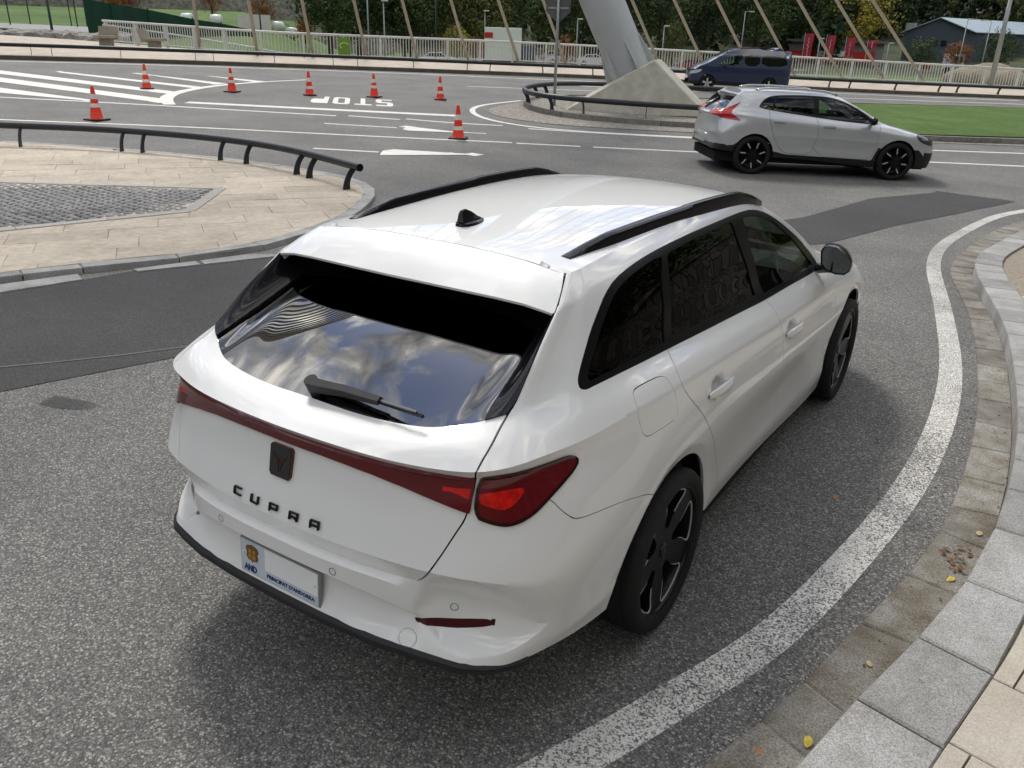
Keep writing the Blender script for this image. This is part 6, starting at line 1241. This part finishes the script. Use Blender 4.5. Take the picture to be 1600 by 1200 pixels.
TL = [(-65.4,64.7,11,9,'dark','tall dark evergreen mass behind the green meadow'),(-69,73,12,9,'dark',None),(-66.5,79,12,10,'dark',None),(-64.5,75.5,9,7,'mid',None),(-65.3,84.7,11,9,'olive',None),(-63.6,92,12,9,'dark',None),(-66,98,12,10,'mid',None),(-60,104,13,9,'dark',None),(-58.6,112.6,13,10,'dark',None),(-52,118,13,10,'mid',None),(-49,128,14,11,'dark',None),(-43,134,13,10,'mid',None),(-37,145,14,11,'dark',None),(-38,156,14,11,'olive',None),(-44,152,13,10,'mid',None),(-62,88,8,7,'olive',None)]
for i, (x, y, h, w_, k, lb) in enumerate(TL): tree(x, y, h, w_, k, 'broad %s green tree in the wood across the river' % {'dark':'dark','mid':'mid','olive':'olive'}[k], 'trees of the wood across the river', var=i)
SPEC = [(-55.3,73.4,4.2,3.0,'yellow','small golden-leaved tree beside the lamp post behind the white railing'),(-50.6,88.5,3.6,2.6,'orange','small orange-leaved tree next to the leaning pylon'),(-41.9,99.5,6.0,3.2,'olive','slim olive tree with yellowing top right of the pylon'),(-44.5,92,4.0,3.0,'red','rust-red shrub-like tree close behind the pylon'),(-31.5,147,12,12,'yellow','large yellow-green autumn tree above the red banners'),(-19.0,133.5,4.6,4.5,'mid','round green tree before the blue-grey warehouse gable'),(-13.6,127.5,4.2,3.6,'orange','low orange-brown tree beside the white lorry by the warehouse'),(-8.6,124.5,5.6,5.0,'mid','leafy green tree in front of the warehouse side wall'),(-34.6,127,1.9,2.2,'orange','rusty bush at the foot of the first red banner'),(-27.6,128.5,1.9,2.2,'orange','rusty bush at the foot of the third red banner'),(-84,54.0,5.0,3.4,'red','bare purplish tree on the left of the meadow'),(-80.5,50.5,4.6,3.0,'orange','thin orange tree by the fence posts on the meadow'),(-86,66.5,5.2,3.0,'orange','orange autumn tree standing before the dry-stone wall'),(-76.8,66.0,4.0,3.0,'orange','reddish-brown tree between the wrapped bales'),(-74,69.5,3.8,2.2,'orange','slender orange tree right of the wrapped bales'),(-56.2,78.0,3.2,2.4,'orange','little amber tree behind the white box lorry'),(-47,96,5.2,3.6,'mid','green tree between the pylon and the parked white cars')]
for i, (x, y, h, w_, k, lb) in enumerate(SPEC): tree(x, y, h, w_, k, lb, None, n=1100, var=i, clear=.18)
# far wood on the slope: one uncountable mass
Q_, F_ = [], []; b0 = 0
r2 = np.random.default_rng(5)
for i in range(640):
    a = R_(r2.uniform(-62, 14)) if i < 430 else R_(r2.uniform(-16, 12)); r = r2.uniform(150, 300) if i < 430 else r2.uniform(196, 330)
    if a < R_(-46) and r < 175: continue
    if a > R_(-13) and r < 196: continue
    x, y = CX+r*math.sin(a), CY+r*math.cos(a); hh = r2.uniform(9, 16); Q, F = leaves(380, (hh*.40, hh*.40, hh*.55), hh*.048, i); Q = Q+np.array((x, y, tzf(x, y)+hh*.45)); Q_.append(Q); F_.append(F+b0); b0 += len(Q)
WM = mat('wood_foliage', (.03,.05,.012), .8); ca_n = WM.node_tree.nodes.new('ShaderNodeVertexColor'); ca_n.layer_name = 'tint'; WM.node_tree.links.new(ca_n.outputs[0], WM.node_tree.nodes['Principled BSDF'].inputs['Base Color'])
wo = pyd('hillside_wood', np.vstack(Q_), np.vstack(F_), WM); tag(wo, 'dense wooded slope filling the far background', 'wood', kind='stuff')
pal = np.array([(.016,.034,.009),(.022,.045,.011),(.035,.060,.014),(.060,.078,.018),(.095,.095,.020),(.15,.12,.025),(.030,.040,.016)]); pk = r2.choice(7, len(Q_), p=[.26,.24,.18,.13,.08,.04,.07])
cl_ = np.concatenate([np.repeat(pal[pk[i]][None]*r2.uniform(.7,1.35), len(q), 0)*np.repeat(r2.uniform(.6,1.4,len(q)//4), 4)[:, None] for i, q in enumerate(Q_)])
at_ = wo.data.color_attributes.new('tint', 'FLOAT_COLOR', 'POINT'); at_.data.foreach_set('color', np.c_[cl_, np.ones(len(cl_))].astype(np.float32).ravel())
# ================================================================== background things
WALLST = mat('dry_stone', (.16,.15,.135), .95, col2=(.36,.34,.31), vscale=1.6, bump=.25, bscale=2.2)
bm = bmesh.new(); P = [(-124,60),(-121,64.6),(-115,74.9),(-107,85.4),(-99,94.4),(-90,103)]
for i in range(len(P)-1):
    a, b = np.array(P[i]), np.array(P[i+1]); m_ = (a+b)/2; L_ = np.linalg.norm(b-a); z = tzf(*m_); box(bm, (m_[0], m_[1], z+.9), (L_+.2,.9,2.6), rz=math.atan2(b[1]-a[1], b[0]-a[0]))
tag(bmo('stone_wall', bm, WALLST), 'long grey dry-stone wall along the top of the meadow', 'wall')
bm = bmesh.new(); bnk = []
for i, t in enumerate(np.linspace(0, 1, 40)):
    x, y = -56+8.2*t, 22.5+7.6*t; row = []
    for k, (o_, z) in enumerate(((-.6,-.6),(0,.3),(.25,.75),(.5,1.15),(1.3,1.35))): row.append(bm.verts.new((x-o_*.6+random.uniform(-.12,.12), y+o_*.8+random.uniform(-.12,.12), z+.3+random.uniform(-.1,.1))))
    bnk.append(row)
for i in range(39):
    for k in range(4): bm.faces.new((bnk[i][k], bnk[i+1][k], bnk[i+1][k+1], bnk[i][k+1]))
tag(bmo('rubble_wall', bm, WALLST), 'rough rubble retaining wall below the riverside path', 'wall')
FG_ = mat('green_mesh', (.006,.045,.028), .8, var=.2, vscale=1.2)
fe = empty('windbreak_fence', (-54, 38, 0)); tag(fe, 'dark green mesh windbreak fence behind the white railing', 'fence'); IF = Matrix.Translation((54,-38,0))
TP = [(-53.4,31.0,3.6),(-53.81,33.06,3.34),(-54.22,36.07,3.10),(-54.14,39.59,2.60),(-53.71,41.78,2.35),(-53.04,44.17,1.95)]
for i in range(len(TP)-1):
    a, b = TP[i], TP[i+1]; bm = bmesh.new(); d = np.array((b[0]-a[0], b[1]-a[1])); nn = np.array((-d[1], d[0]))/np.linalg.norm(d)*.01
    fr_ = [(a[0],a[1],-1.2),(b[0],b[1],-1.2),(b[0],b[1],b[2]),(a[0],a[1],a[2])]; A = [bm.verts.new((x+nn[0], y+nn[1], z)) for x, y, z in fr_]; B = [bm.verts.new((x-nn[0], y-nn[1], z)) for x, y, z in fr_]; bm.faces.new(A); bm.faces.new(B[::-1])
    for k in range(4): bm.faces.new((A[k], B[k], B[(k+1) % 4], A[(k+1) % 4]))
    o = bmo('mesh_panel', bm, FG_, fe); o.matrix_parent_inverse = IF
for a in TP: bm = bmesh.new(); tube(bm, [(a[0]+.04,a[1],-1.2),(a[0]+.04,a[1],a[2]+.1)], .04, 8); o = bmo('fence_post', bm, FG_, fe); o.matrix_parent_inverse = IF
WB = mat('bale_wrap', (.62,.66,.62), .35, var=.08, vscale=2)
for i, (x, y) in enumerate(((-82.6,60.4),(-80.9,62.9),(-80.9,69.6),(-80.0,71.0),(-79.0,72.2))):
    bm = bmesh.new(); lathe(bm, [(.01,-.62),(.52,-.62),(.64,-.5),(.66,0),(.64,.5),(.52,.62),(.01,.62)], 24, 'X'); o = bmo('hay_bale', bm, WB, smooth=True, loc=(x, y, tzf(x, y)+.62), rot=(0,0,.5+i*.3)); tag(o, 'round hay bale in pale plastic wrap lying on the meadow', 'hay bale', 'wrapped bales on the meadow')
bm = bmesh.new(); box(bm, (0,0,.75), (3.0,.2,1.5), rz=.75); o = bmo('white_hoarding', bm, mat('hoarding', (.62,.60,.60), .7, var=.06, vscale=.8), loc=(-66.0,55.5,tzf(-66.0,55.5))); tag(o, 'white board hoarding beside the green windbreak fence', 'hoarding')
# lamp posts and poles
LG = mat('lamp_grey', (.33,.35,.35), .5, metal=.4, var=.1); LD = mat('pole_dark', (.03,.05,.045), .6, var=.2)
def lamp(x, y, ztop, arm, label, dark=False, rad=.06, z0=None, rz=0):
    z0 = tzf(x, y) if z0 is None else z0; root = empty('lamp_post' if arm else 'pole', (x, y, z0), rz); tag(root, label, 'lamp post' if arm else 'pole', None); h = ztop-z0; m = LD if dark else LG
    bm = bmesh.new(); tube(bm, [(0,0,-.3),(0,0,h)], [rad*1.4, rad*.8], 8); bmo('pole_shaft', bm, m, root, smooth=True)
    if arm:
        bm = bmesh.new(); tube(bm, [(0,0,h-.05),(arm*.5,0,h+.05),(arm,0,h)], rad*.6, 6); bmo('lamp_arm', bm, m, root); bm = bmesh.new(); box(bm, (arm,0,h), (.55,.28,.12), bev=.03); bmo('lamp_head', bm, mat('lamp_head_white', (.6,.62,.62), .4, var=.05), root)
lamp(-51.3,57.35,4.57,.15,'grey lamp post before the dark evergreens'); lamp(-55.85,79.2,4.47,.2,'short lamp post near the little golden tree'); lamp(-44.7,80.35,3.8,.3,'lamp post between parked white cars and the pylon'); lamp(-36.6,84.4,3.35,.3,'lamp post just right of the pylon'); lamp(-37.3,111,5.6,.9,'lamp post with curved arm above the people carrier'); lamp(-28.1,113.7,2.65,.3,'low lamp post between the first two red banners'); lamp(-20.1,115.5,2.3,.3,'low lamp post right of the last red banner'); lamp(-10.9,106.8,4.9,.3,'tall lamp post before the warehouse roof'); lamp(-8.6,107,4.8,-.8,'lamp post with a left-hand arm by the warehouse side wall')
lamp(-52.24,27.92,4.6,0,'dark green pole by the rubble wall', True, .07); lamp(-54.9,46.6,5.2,0,'slim dark pole at the end of the windbreak fence', True, .05); lamp(-54,68.1,6.2,0,'thin dark pole between the evergreens', True, .06); lamp(-3.25,58.3,6.2,0,'thick grey-brown pole standing on the far pavement', False, .12, z0=gzf(-3.2,58.3)+.15); lamp(-57.0,61.5,7.5,0,'black and white banded pole against the dark evergreens', False, .07)
for i, (x, y, h) in enumerate(((-61,30,2.2),(-62.5,32.2,2.2),(-64,34.5,2.2),(-65.5,37,2.2),(-60,36.5,2.6),(-58.8,33.5,2.4),(-67.5,39.5,2.2))):
    bm = bmesh.new(); tube(bm, [(0,0,-.2),(0,0,h)], .05, 6); tag(bmo('fence_post', bm, LD, loc=(x, y, tzf(x, y))), 'thin dark fence post along the riverside path', 'post', 'fence posts along the riverside path')
# parked cars, lorry
def small_car(name, m, label, x, y, rz, group=None):
    root = empty(name, (x, y, tzf(x, y)+.08), rz); tag(root, label, 'car', group); prof = [(-2.05,.30),(-2.1,.75),(-1.95,.95),(-1.45,1.0),(-1.0,1.40),(.35,1.45),(1.05,1.02),(1.9,.85),(2.1,.6),(2.05,.30)]
    bm = bmesh.new(); 
    def tw(z): return .84 if z < .98 else .84-.22*(z-.98)/.45
    L = [bm.verts.new((a, -tw(b), b)) for a, b in prof]; Rr = [bm.verts.new((a, tw(b), b)) for a, b in prof]; bm.faces.new(L); bm.faces.new(Rr[::-1])
    for i in range(len(prof)): bm.faces.new((L[i], Rr[i], Rr[(i+1) % len(prof)], L[(i+1) % len(prof)]))
    bmesh.ops.bevel(bm, geom=list(bm.edges), offset=.05, segments=2, affect='EDGES'); bmo('body', bm, m, root, smooth=True, sharp=40)
    for s in (1, -1):
        bm = bmesh.new(); bm.faces.new([bm.verts.new((a, s*(tw(b)+.012), b)) for a, b in [(-1.25,1.05),(-.92,1.34),(-.2,1.38),(-.2,1.05)]]); bmo('side_window', bm, BLACK_GLOSS, root); bm = bmesh.new(); bm.faces.new([bm.verts.new((a, s*(tw(b)+.012), b)) for a, b in [(-.12,1.05),(-.12,1.38),(.3,1.38),(.85,1.05)]]); bmo('side_window', bm, BLACK_GLOSS, root)
        for wx in (-1.3, 1.3): bm = bmesh.new(); bmesh.ops.create_cone(bm, cap_ends=True, segments=20, radius1=.32, radius2=.32, depth=.2, matrix=Matrix.Translation((wx, s*.78, .32)) @ Matrix.Rotation(R_(90), 4, 'X')); w1 = bmo('wheel', bm, RUBBER, root); bm = bmesh.new(); bmesh.ops.create_cone(bm, cap_ends=True, segments=14, radius1=.2, radius2=.2, depth=.02, matrix=Matrix.Translation((wx, s*.885, .32)) @ Matrix.Rotation(R_(90), 4, 'X')); bmo('rim', bm, RIM_CUT, w1)
    for q in ([(.40,1.41),(1.02,1.045)], [(-1.42,1.03),(-1.04,1.37)]):
        bm = bmesh.new(); (a, b), (c, d) = q; bm.faces.new([bm.verts.new(v) for v in ((a+.02,-.58,b+.012),(c+.02,-.70,d+.012),(c+.02,.70,d+.012),(a+.02,.58,b+.012))]); bmo('windscreen', bm, BLACK_GLOSS, root)
WC = mat('far_white_paint', (.72,.73,.74), .35, coat=.6, var=.02)
small_car('parked_car', WC, 'white parked car beyond the railing left of the sign pole', -62.4,97.4,.55); small_car('parked_car', WC, 'white parked car beyond the railing right of the sign pole', -57.2,99.0,.55); small_car('parked_car', WC, 'white parked car beyond the railing touching the pylon edge', -53.6,101,.55); small_car('parked_car', mat('far_silver', (.4,.41,.42), .35, metal=.4, coat=.5, var=.02), 'silver parked car half hidden between two white ones beyond the railing', -60.2,102,.5); small_car('parked_car', WC, 'white parked car beyond the railing near the lime-green sign', -55.5,70.5,.5)
small_car('parked_car', mat('far_red', (.25,.02,.02), .35, coat=.6, var=.03), 'dark red parked car beyond the railing behind the people carrier', -38.8,99.5,.3); bpy.context.view_layer.update()
tr = empty('box_lorry', (-47.4,70.4,tzf(-47.4,70.4)), .58); tag(tr, 'white box lorry parked beyond the railing', 'lorry')
bm = bmesh.new(); box(bm, (0,0,2.45), (3.6,2.3,2.9), bev=.05); bmo('cargo_box', bm, WC, tr); bm = bmesh.new(); box(bm, (2.5,0,1.6), (1.4,2.1,1.9), bev=.2); bmo('cab', bm, mat('cab_blue', (.05,.07,.12), .4, coat=.5, var=.03), tr); bm = bmesh.new(); box(bm, (-1.4,-1.16,3.2), (.8,.03,.5)); bmo('red_emblem', bm, mat('sign_red', (.45,.02,.02), .5, var=.05), tr)
for wx in (-1.0, 2.4):
    for s in (1, -1): bm = bmesh.new(); bmesh.ops.create_cone(bm, cap_ends=True, segments=20, radius1=.45, radius2=.45, depth=.3, matrix=Matrix.Translation((wx, s*.98, .45)) @ Matrix.Rotation(R_(90), 4, 'X')); bmo('wheel', bm, RUBBER, tr)
bm = bmesh.new(); box(bm, (.5,0,.85), (5,.9,.3)); bmo('chassis', bm, LINER, tr)
# lime sign on the railing
gs = empty('notice_board', (-30.9,31.2,gzf(-30.9,31.2)+.15)); tag(gs, 'lime-green notice board standing in front of the white railing', 'sign'); bm = bmesh.new(); box(bm, (0,0,.62), (.62,.04,.85), rz=.9); bmo('panel', bm, mat('lime_panel', (.13,.27,.03), .5, var=.08, vscale=3), gs)
bm = bmesh.new(); P = [(.22*math.cos(a), .10+.14*math.sin(a)+.55) for a in np.linspace(.3, 4.2, 14)]; Mx = Matrix.Rotation(.9, 4, 'Z'); tube(bm, [Mx @ Vector((a, -.03, b)) for a, b in P], .025, 6); bmo('swoosh', bm, mat('pale_green', (.5,.62,.3), .5, var=.05), gs); bm = bmesh.new(); tube(bm, [(0,.05,0),(0,.05,1.0)], .03, 8); bmo('stand', bm, GALV, gs)
# concrete seats
SC_ = mat('seat_concrete', (.30,.27,.22), .9, var=.15, vscale=4, bump=.01, bscale=20)
for (x, y, rz, lb) in ((-41.45,24.6,.7,'weathered concrete seat beside the end post of the white railing'), (-39.3,26.0,2.2,'weathered concrete seat in front of the railing, turned the other way')):
    s_o = empty('concrete_seat', (x, y, gzf(x, y)+.15), rz); tag(s_o, lb, 'seat', 'concrete seats on the far pavement')
    bm = bmesh.new(); box(bm, (0,0,.44), (.95,.9,.14), bev=.02); bmo('seat', bm, SC_, s_o); bm = bmesh.new(); box(bm, (0,.40,.75), (.95,.14,.62), M=Matrix.Rotation(R_(-14), 4, 'X'), bev=.02); bmo('backrest', bm, SC_, s_o); bm = bmesh.new(); box(bm, (0,.05,.19), (.6,.5,.38), bev=.02); bmo('plinth', bm, SC_, s_o)
bm = bmesh.new(); bmesh.ops.create_icosphere(bm, subdivisions=3, radius=1)
for v in bm.verts: k = 1+.16*math.sin(5*v.co.x+2)*math.cos(4*v.co.y); v.co = Vector((v.co.x*1.6*k, v.co.y*1.0*k, max(0, v.co.z)*.62*k))
tag(bmo('tarpaulin', bm, mat('blue_tarp', (.02,.10,.32), .5, var=.2, vscale=2), smooth=True, loc=(-51.6,22.8,gzf(-51.6,22.8)+.15)), 'blue tarpaulin heap behind the far guard rail', 'tarpaulin')
# buildings on the right
WH = mat('blue_grey_cladding', (.060,.080,.105), .6, var=.06, vscale=.6); RF_ = mat('metal_roof', (.36,.44,.50), .4, metal=.3, var=.08, vscale=.5); STW = mat('render_grey', (.25,.245,.235), .85, var=.1, vscale=.5)
wz = tzf(-18,162); wh = empty('warehouse', (-20.5,163,wz)); tag(wh, 'blue-grey gabled warehouse with pale metal roof', 'building')
L0, PK, R0_ = (-5.6,-2.9,4.2-wz), (-.4,-2.1,6.4-wz), (4.9,-1.5,4.4-wz); dep = np.array((15,38))
bm = bmesh.new(); fr_ = [(L0[0],L0[1],-1),(R0_[0],R0_[1],-1),R0_,PK,L0]; A = [bm.verts.new(p) for p in fr_]; bm.faces.new(A); B = [bm.verts.new((p[0]+dep[0], p[1]+dep[1], p[2])) for p in fr_]; bm.faces.new((A[1], B[1], B[2], A[2])); bm.faces.new((A[0], A[4], B[4], B[0])); bmo('wall', bm, WH, wh)
up = .12
for a, b in ((2, 3), (3, 4)):
    bm = bmesh.new(); p, q = np.array(fr_[a]), np.array(fr_[b]); o_ = np.array((-.3,-.7,0)); d3 = np.array((dep[0], dep[1], 0)); e_ = (p-q)/np.linalg.norm(p-q)*.4*(1 if a == 2 else -1); pp, qq = (p+e_, q) if a == 2 else (p, q+e_)
    vs_ = [bm.verts.new(tuple(v+np.array((0,0,up)))) for v in (pp+o_, qq+o_, qq+d3, pp+d3)]; vl = [bm.verts.new(tuple(v)) for v in (pp+o_, qq+o_, qq+d3, pp+d3)]; bm.faces.new(vs_); bm.faces.new(vl[::-1])
    for k in range(4): bm.faces.new((vs_[k], vl[k], vl[(k+1) % 4], vs_[(k+1) % 4]))
    bmo('roof', bm, RF_, wh)
for dx in (-.75, .55):
    bm = bmesh.new(); box(bm, (dx-.1,-2.2+.12*dx,2.6-wz), (.85,.16,.9), rz=.12); w1 = bmo('window', bm, mat('window_frame_dark', (.03,.03,.035), .5, var=.1), wh); bm = bmesh.new(); box(bm, (dx-.1,-2.31+.12*dx,2.6-wz), (.7,.04,.75), rz=.12); bmo('pane', bm, BLACK_GLOSS, w1)
bm = bmesh.new(); box(bm, (-5.4,0,4.9-wz), (1.5,1.2,1.5), bev=.03); bmo('chimney', bm, STW, wh)
st = empty('shop_building', (-38,143,tzf(-38,143))); tag(st, 'low shop building with a grey roof and red fascia behind the people carrier', 'building'); rz = .25
bm = bmesh.new(); box(bm, (0,4,1.0), (22,8,4.0), rz=rz); bmo('wall', bm, STW, st); bm = bmesh.new(); box(bm, (0,3.6,3.2), (23,9,.35), rz=rz); bmo('roof', bm, mat('flat_roof', (.16,.16,.15), .8, var=.1), st); bm = bmesh.new(); box(bm, (3,-.6,1.0), (16,.2,1.5), rz=rz); bmo('fascia', bm, mat('sign_red', (.45,.02,.02), .5, var=.05), st)
bm = bmesh.new(); box(bm, (4.6,-.55,1.35), (4.2,.2,.8), rz=rz); wp_ = bmo('sign_panel', bm, mat('plate_white', (.86,.86,.86), .5), st)
o = text_obj('sign_text', 'OUTLET', .75, mat('sign_black', (.02,.02,.02), .6, var=.1), wp_, .02); o.location = (4.63,-.68,1.35); o.rotation_euler = (R_(90), 0, rz)
BN = mat('banner_red', (.42,.028,.055), .7, var=.08, vscale=2)
for i, (x, y, zt, hh) in enumerate(((-34.9,132.6,3.4,3.6),(-31.9,133.4,3.2,3.6),(-29.2,134.0,2.95,3.3),(-26.7,136.6,2.7,1.2))):
    b_ = empty('banner_flag', (x-.3, y, tzf(x, y)), .25); tag(b_, ['tall red banner flag nearest the people carrier', 'tall red banner flag between two others', 'tall red banner flag before the large yellow tree', 'short red banner flag standing apart near the warehouse'][i], 'banner')
    z0 = tzf(x, y); bm = bmesh.new(); tube(bm, [(0,0,0),(0,0,zt-z0+.1)], .04, 6); bmo('mast', bm, WHITE_M, b_); bm = bmesh.new(); A = []
    for k in range(9):
        z_ = zt-z0-hh*k/8; A.append([bm.verts.new((.05+1.1*j/4+(.14*(8-k)/8), .08*math.sin(k*.9+j*.8), z_)) for j in range(5)])
    for k in range(8):
        for j in range(4): bm.faces.new((A[k][j], A[k][j+1], A[k+1][j+1], A[k+1][j]))
    fl_ = bmo('flag', bm, BN, b_, smooth=True)
    bm = bmesh.new(); tube(bm, [(.62+.10*math.sin(k*1.9), -.12, zt-z0-hh*(.15+.7*k/14)) for k in range(15)], .045, 5); bmo('emblem', bm, WHITE_M, fl_)
ho = empty('hillside_house', (-19.5,226,tzf(-19.5,226))); hz = 6.9-tzf(-19.5,226); tag(ho, 'stone house with a slate roof high on the wooded slope', 'building')
bm = bmesh.new(); box(bm, (0,3,hz-.5), (7.5,6,6)); bmo('wall', bm, STW, ho); bm = bmesh.new(); V = [(-5,-.6,hz+2.3),(5,-.6,hz+2.3),(4.2,3,hz+4.0),(-4.2,3,hz+4.0),(-5,7,hz+2.3),(5,7,hz+2.3)]; vs_ = [bm.verts.new(v) for v in V]
for f in ((0,1,2,3),(3,2,5,4),(0,3,4),(1,5,2)): bm.faces.new([vs_[k] for k in f])
rf = bmo('roof', bm, mat('slate', (.10,.095,.09), .8, var=.15, vscale=1), ho); bm = bmesh.new(); box(bm, (-3.2,2.6,hz+4.2), (.8,.8,1.6)); bmo('chimney', bm, STW, rf)
for dx in (-1.8, 1.4): bm = bmesh.new(); box(bm, (dx,-.03,hz+.9), (1.2,.12,1.3)); bmo('window', bm, BLACK_GLOSS, ho)
bm = bmesh.new(); box(bm, (0,0,.9), (2.2,.15,1.0), rz=.2); o = bmo('red_hoarding', bm, mat('sign_red', (.45,.02,.02), .5, var=.05), loc=(-18.6,134,tzf(-18.6,134))); tag(o, 'small red hoarding below the round tree before the warehouse', 'hoarding')
l2 = empty('white_lorry', (-14.8,134.6,tzf(-14.8,134.6)), .3); tag(l2, 'white lorry cab parked in front of the warehouse', 'lorry'); bm = bmesh.new(); box(bm, (0,0,1.5), (2.4,2.2,2.2), bev=.15); bmo('cab', bm, WC, l2); bm = bmesh.new(); box(bm, (.5,-1.11,1.9), (.9,.04,.7)); bmo('side_window', bm, BLACK_GLOSS, l2)
for s in (-.8, .8): bm = bmesh.new(); bmesh.ops.create_cone(bm, cap_ends=True, segments=16, radius1=.45, radius2=.45, depth=.3, matrix=Matrix.Translation((s,-1,.45)) @ Matrix.Rotation(R_(90), 4, 'X')); bmo('wheel', bm, RUBBER, l2)
bm = bmesh.new(); bmesh.ops.create_icosphere(bm, subdivisions=4, radius=1)
for v in bm.verts: k = 1+.13*math.sin(4*v.co.x+1)*math.cos(5*v.co.y)+.05*math.sin(13*v.co.x)*math.sin(11*v.co.y); v.co = Vector((v.co.x*4.0*k, v.co.y*2.4*k, max(-.3, v.co.z)*1.55*k))
tag(bmo('earth_mound', bm, mat('tan_earth', (.30,.24,.17), .95, var=.2, vscale=.8, bump=.1, bscale=3), smooth=True, loc=(-7.0,97,tzf(-7.0,97)+.2)), 'tan earth mound beyond the right end of the white railing', 'mound')
# ================================================================== stone wall and trees on the near side (mirrored in the car windows)
def stonemat():
    m = mat('field_stone', (.10,.09,.075), .9); t = m.node_tree; b = t.nodes['Principled BSDF']; L_ = t.links.new; co = t.nodes.new('ShaderNodeTexCoord'); v = t.nodes.new('ShaderNodeTexVoronoi'); v.inputs['Scale'].default_value = 2.6; L_(co.outputs['Object'], v.inputs['Vector']); v2 = t.nodes.new('ShaderNodeTexVoronoi'); v2.feature = 'DISTANCE_TO_EDGE'; v2.inputs['Scale'].default_value = 2.6; L_(co.outputs['Object'], v2.inputs['Vector'])
    sp = t.nodes.new('ShaderNodeSeparateColor'); L_(v.outputs['Color'], sp.inputs[0]); rp = t.nodes.new('ShaderNodeValToRGB'); rp.color_ramp.elements[0].color = (.05,.044,.036,1); rp.color_ramp.elements[1].color = (.17,.155,.13,1); L_(sp.outputs[0], rp.inputs[0]); r2_ = t.nodes.new('ShaderNodeValToRGB'); r2_.color_ramp.elements[0].position = .02; r2_.color_ramp.elements[0].color = (.2,.2,.2,1); r2_.color_ramp.elements[1].position = .06; L_(v2.outputs['Distance'], r2_.inputs[0])
    mm = t.nodes.new('ShaderNodeMix'); mm.data_type = 'RGBA'; mm.blend_type = 'MULTIPLY'; mm.inputs[0].default_value = 1; L_(rp.outputs[0], mm.inputs[6]); L_(r2_.outputs[0], mm.inputs[7]); L_(mm.outputs[2], b.inputs['Base Color']); bp = t.nodes.new('ShaderNodeBump'); bp.inputs['Distance'].default_value = .06; L_(r2_.outputs[0], bp.inputs['Height']); L_(bp.outputs[0], b.inputs['Normal']); return m
bm = bmesh.new(); box(bm, (5.9,5.5,1.5), (.8,24,3.4)); box(bm, (5.9,5.5,3.26), (.95,24.2,.14)); tag(bmo('retaining_wall', bm, stonemat()), 'field-stone retaining wall behind the pavement on the near side, seen mirrored in the car windows', 'wall')
for i, (x, y, h) in enumerate(((8.2,-2,7.5),(9,3,8.5),(8.4,8,8),(9.2,13,9),(8.6,18,8))): tree(x, y, h, 6, 'olive' if i % 2 else 'mid', 'leafy tree behind the near-side retaining wall, seen mirrored in the car windows', 'trees behind the retaining wall', z=1.5, n=1500, var=i)
# ================================================================== fallen leaves and gutter litter
LFM = [mat('leaf_fallen_yellow', (.52,.40,.06), .7, var=.2, vscale=60), mat('leaf_fallen_brown', (.17,.09,.04), .8, var=.25, vscale=60)]
def leaf(x, y, z, s, m, label, group=None):
    bm = bmesh.new(); c = bm.verts.new((0,0,.012*s/.05)); pts = [(.9,0),(.55,.42),(.1,.52),(-.5,.36),(-.85,.05),(-.5,-.34),(.05,-.5),(.5,-.40)]; vs_ = [bm.verts.new((a*s, b*s, random.uniform(0,.35)*s*abs(b))) for a, b in pts]
    for i in range(8): bm.faces.new((c, vs_[i], vs_[(i+1) % 8]))
    tag(bmo('fallen_leaf', bm, m, loc=(x, y, z), rot=(random.uniform(-.2,.2), random.uniform(-.2,.2), random.uniform(0,6))), label, 'leaf', group)
leaf(1.785,.94,.02,.026,LFM[0],'yellow leaf in the gutter beside a small heap of brown leaves'); leaf(1.525,-.30,.022,.028,LFM[0],'yellow leaf lying on a gutter stone close to the kerb'); leaf(1.40,-.42,.012,.024,mat('leaf_fallen_orange', (.45,.20,.06), .7, var=.2),'orange leaf lying at the edge of the gutter stones'); leaf(1.209,1.383,.006,.022,mat('leaf_fallen_orange', (.45,.20,.06), .7),'small orange leaf lying on the asphalt by the parked car'); leaf(1.845,1.41,.02,.028,mat('leaf_pale', (.45,.34,.18), .7, var=.2),'pale dry leaf on the gutter stone above the leaf heap'); leaf(1.61,.20,.02,.02,mat('leaf_pale', (.45,.34,.18), .7),'pale crumpled leaf tucked against the kerb')
for k in range(16): leaf(1.775+random.uniform(-.05,.06), 1.10+random.uniform(-.10,.12), .02+random.uniform(0,.015), random.uniform(.014,.024), LFM[1], 'brown leaf in the small heap in the gutter', 'brown leaves heaped in the gutter')
bm = bmesh.new()
def chip(x, y, z, s):
    vs_ = [bm.verts.new((x+random.uniform(-s,s), y+random.uniform(-s,s), z+random.uniform(0,s*.6))) for _ in range(4)]
    for f in ((0,1,2),(0,2,3),(0,3,1),(1,3,2)): bm.faces.new([vs_[i] for i in f])
for k in range(420):
    i = random.randrange(len(KP)); p = KP[i]-nK[i]*abs(random.gauss(0,.06)); chip(p[0], p[1], gzf(*p)+.018, random.uniform(.004,.011))
tag(bmo('gutter_litter', bm, mat('litter_brown', (.10,.065,.035), .9, var=.4, vscale=40)), 'scattered brown leaf crumbs along the foot of the kerb', 'leaf litter', kind='stuff')
bm = bmesh.new()
for k in range(700):
    i = random.randrange(len(GP)//2); p = GP[i]+np.array((-abs(random.gauss(0,.10))-.01, random.uniform(-.05,.05))); chip(p[0], p[1], gzf(*p)+.003, random.uniform(.003,.009))
tag(bmo('loose_grit', bm, mat('grit_dark', (.06,.06,.058), .85, var=.6, vscale=60)), 'loose dark grit along the asphalt edge of the gutter', 'grit', kind='stuff')
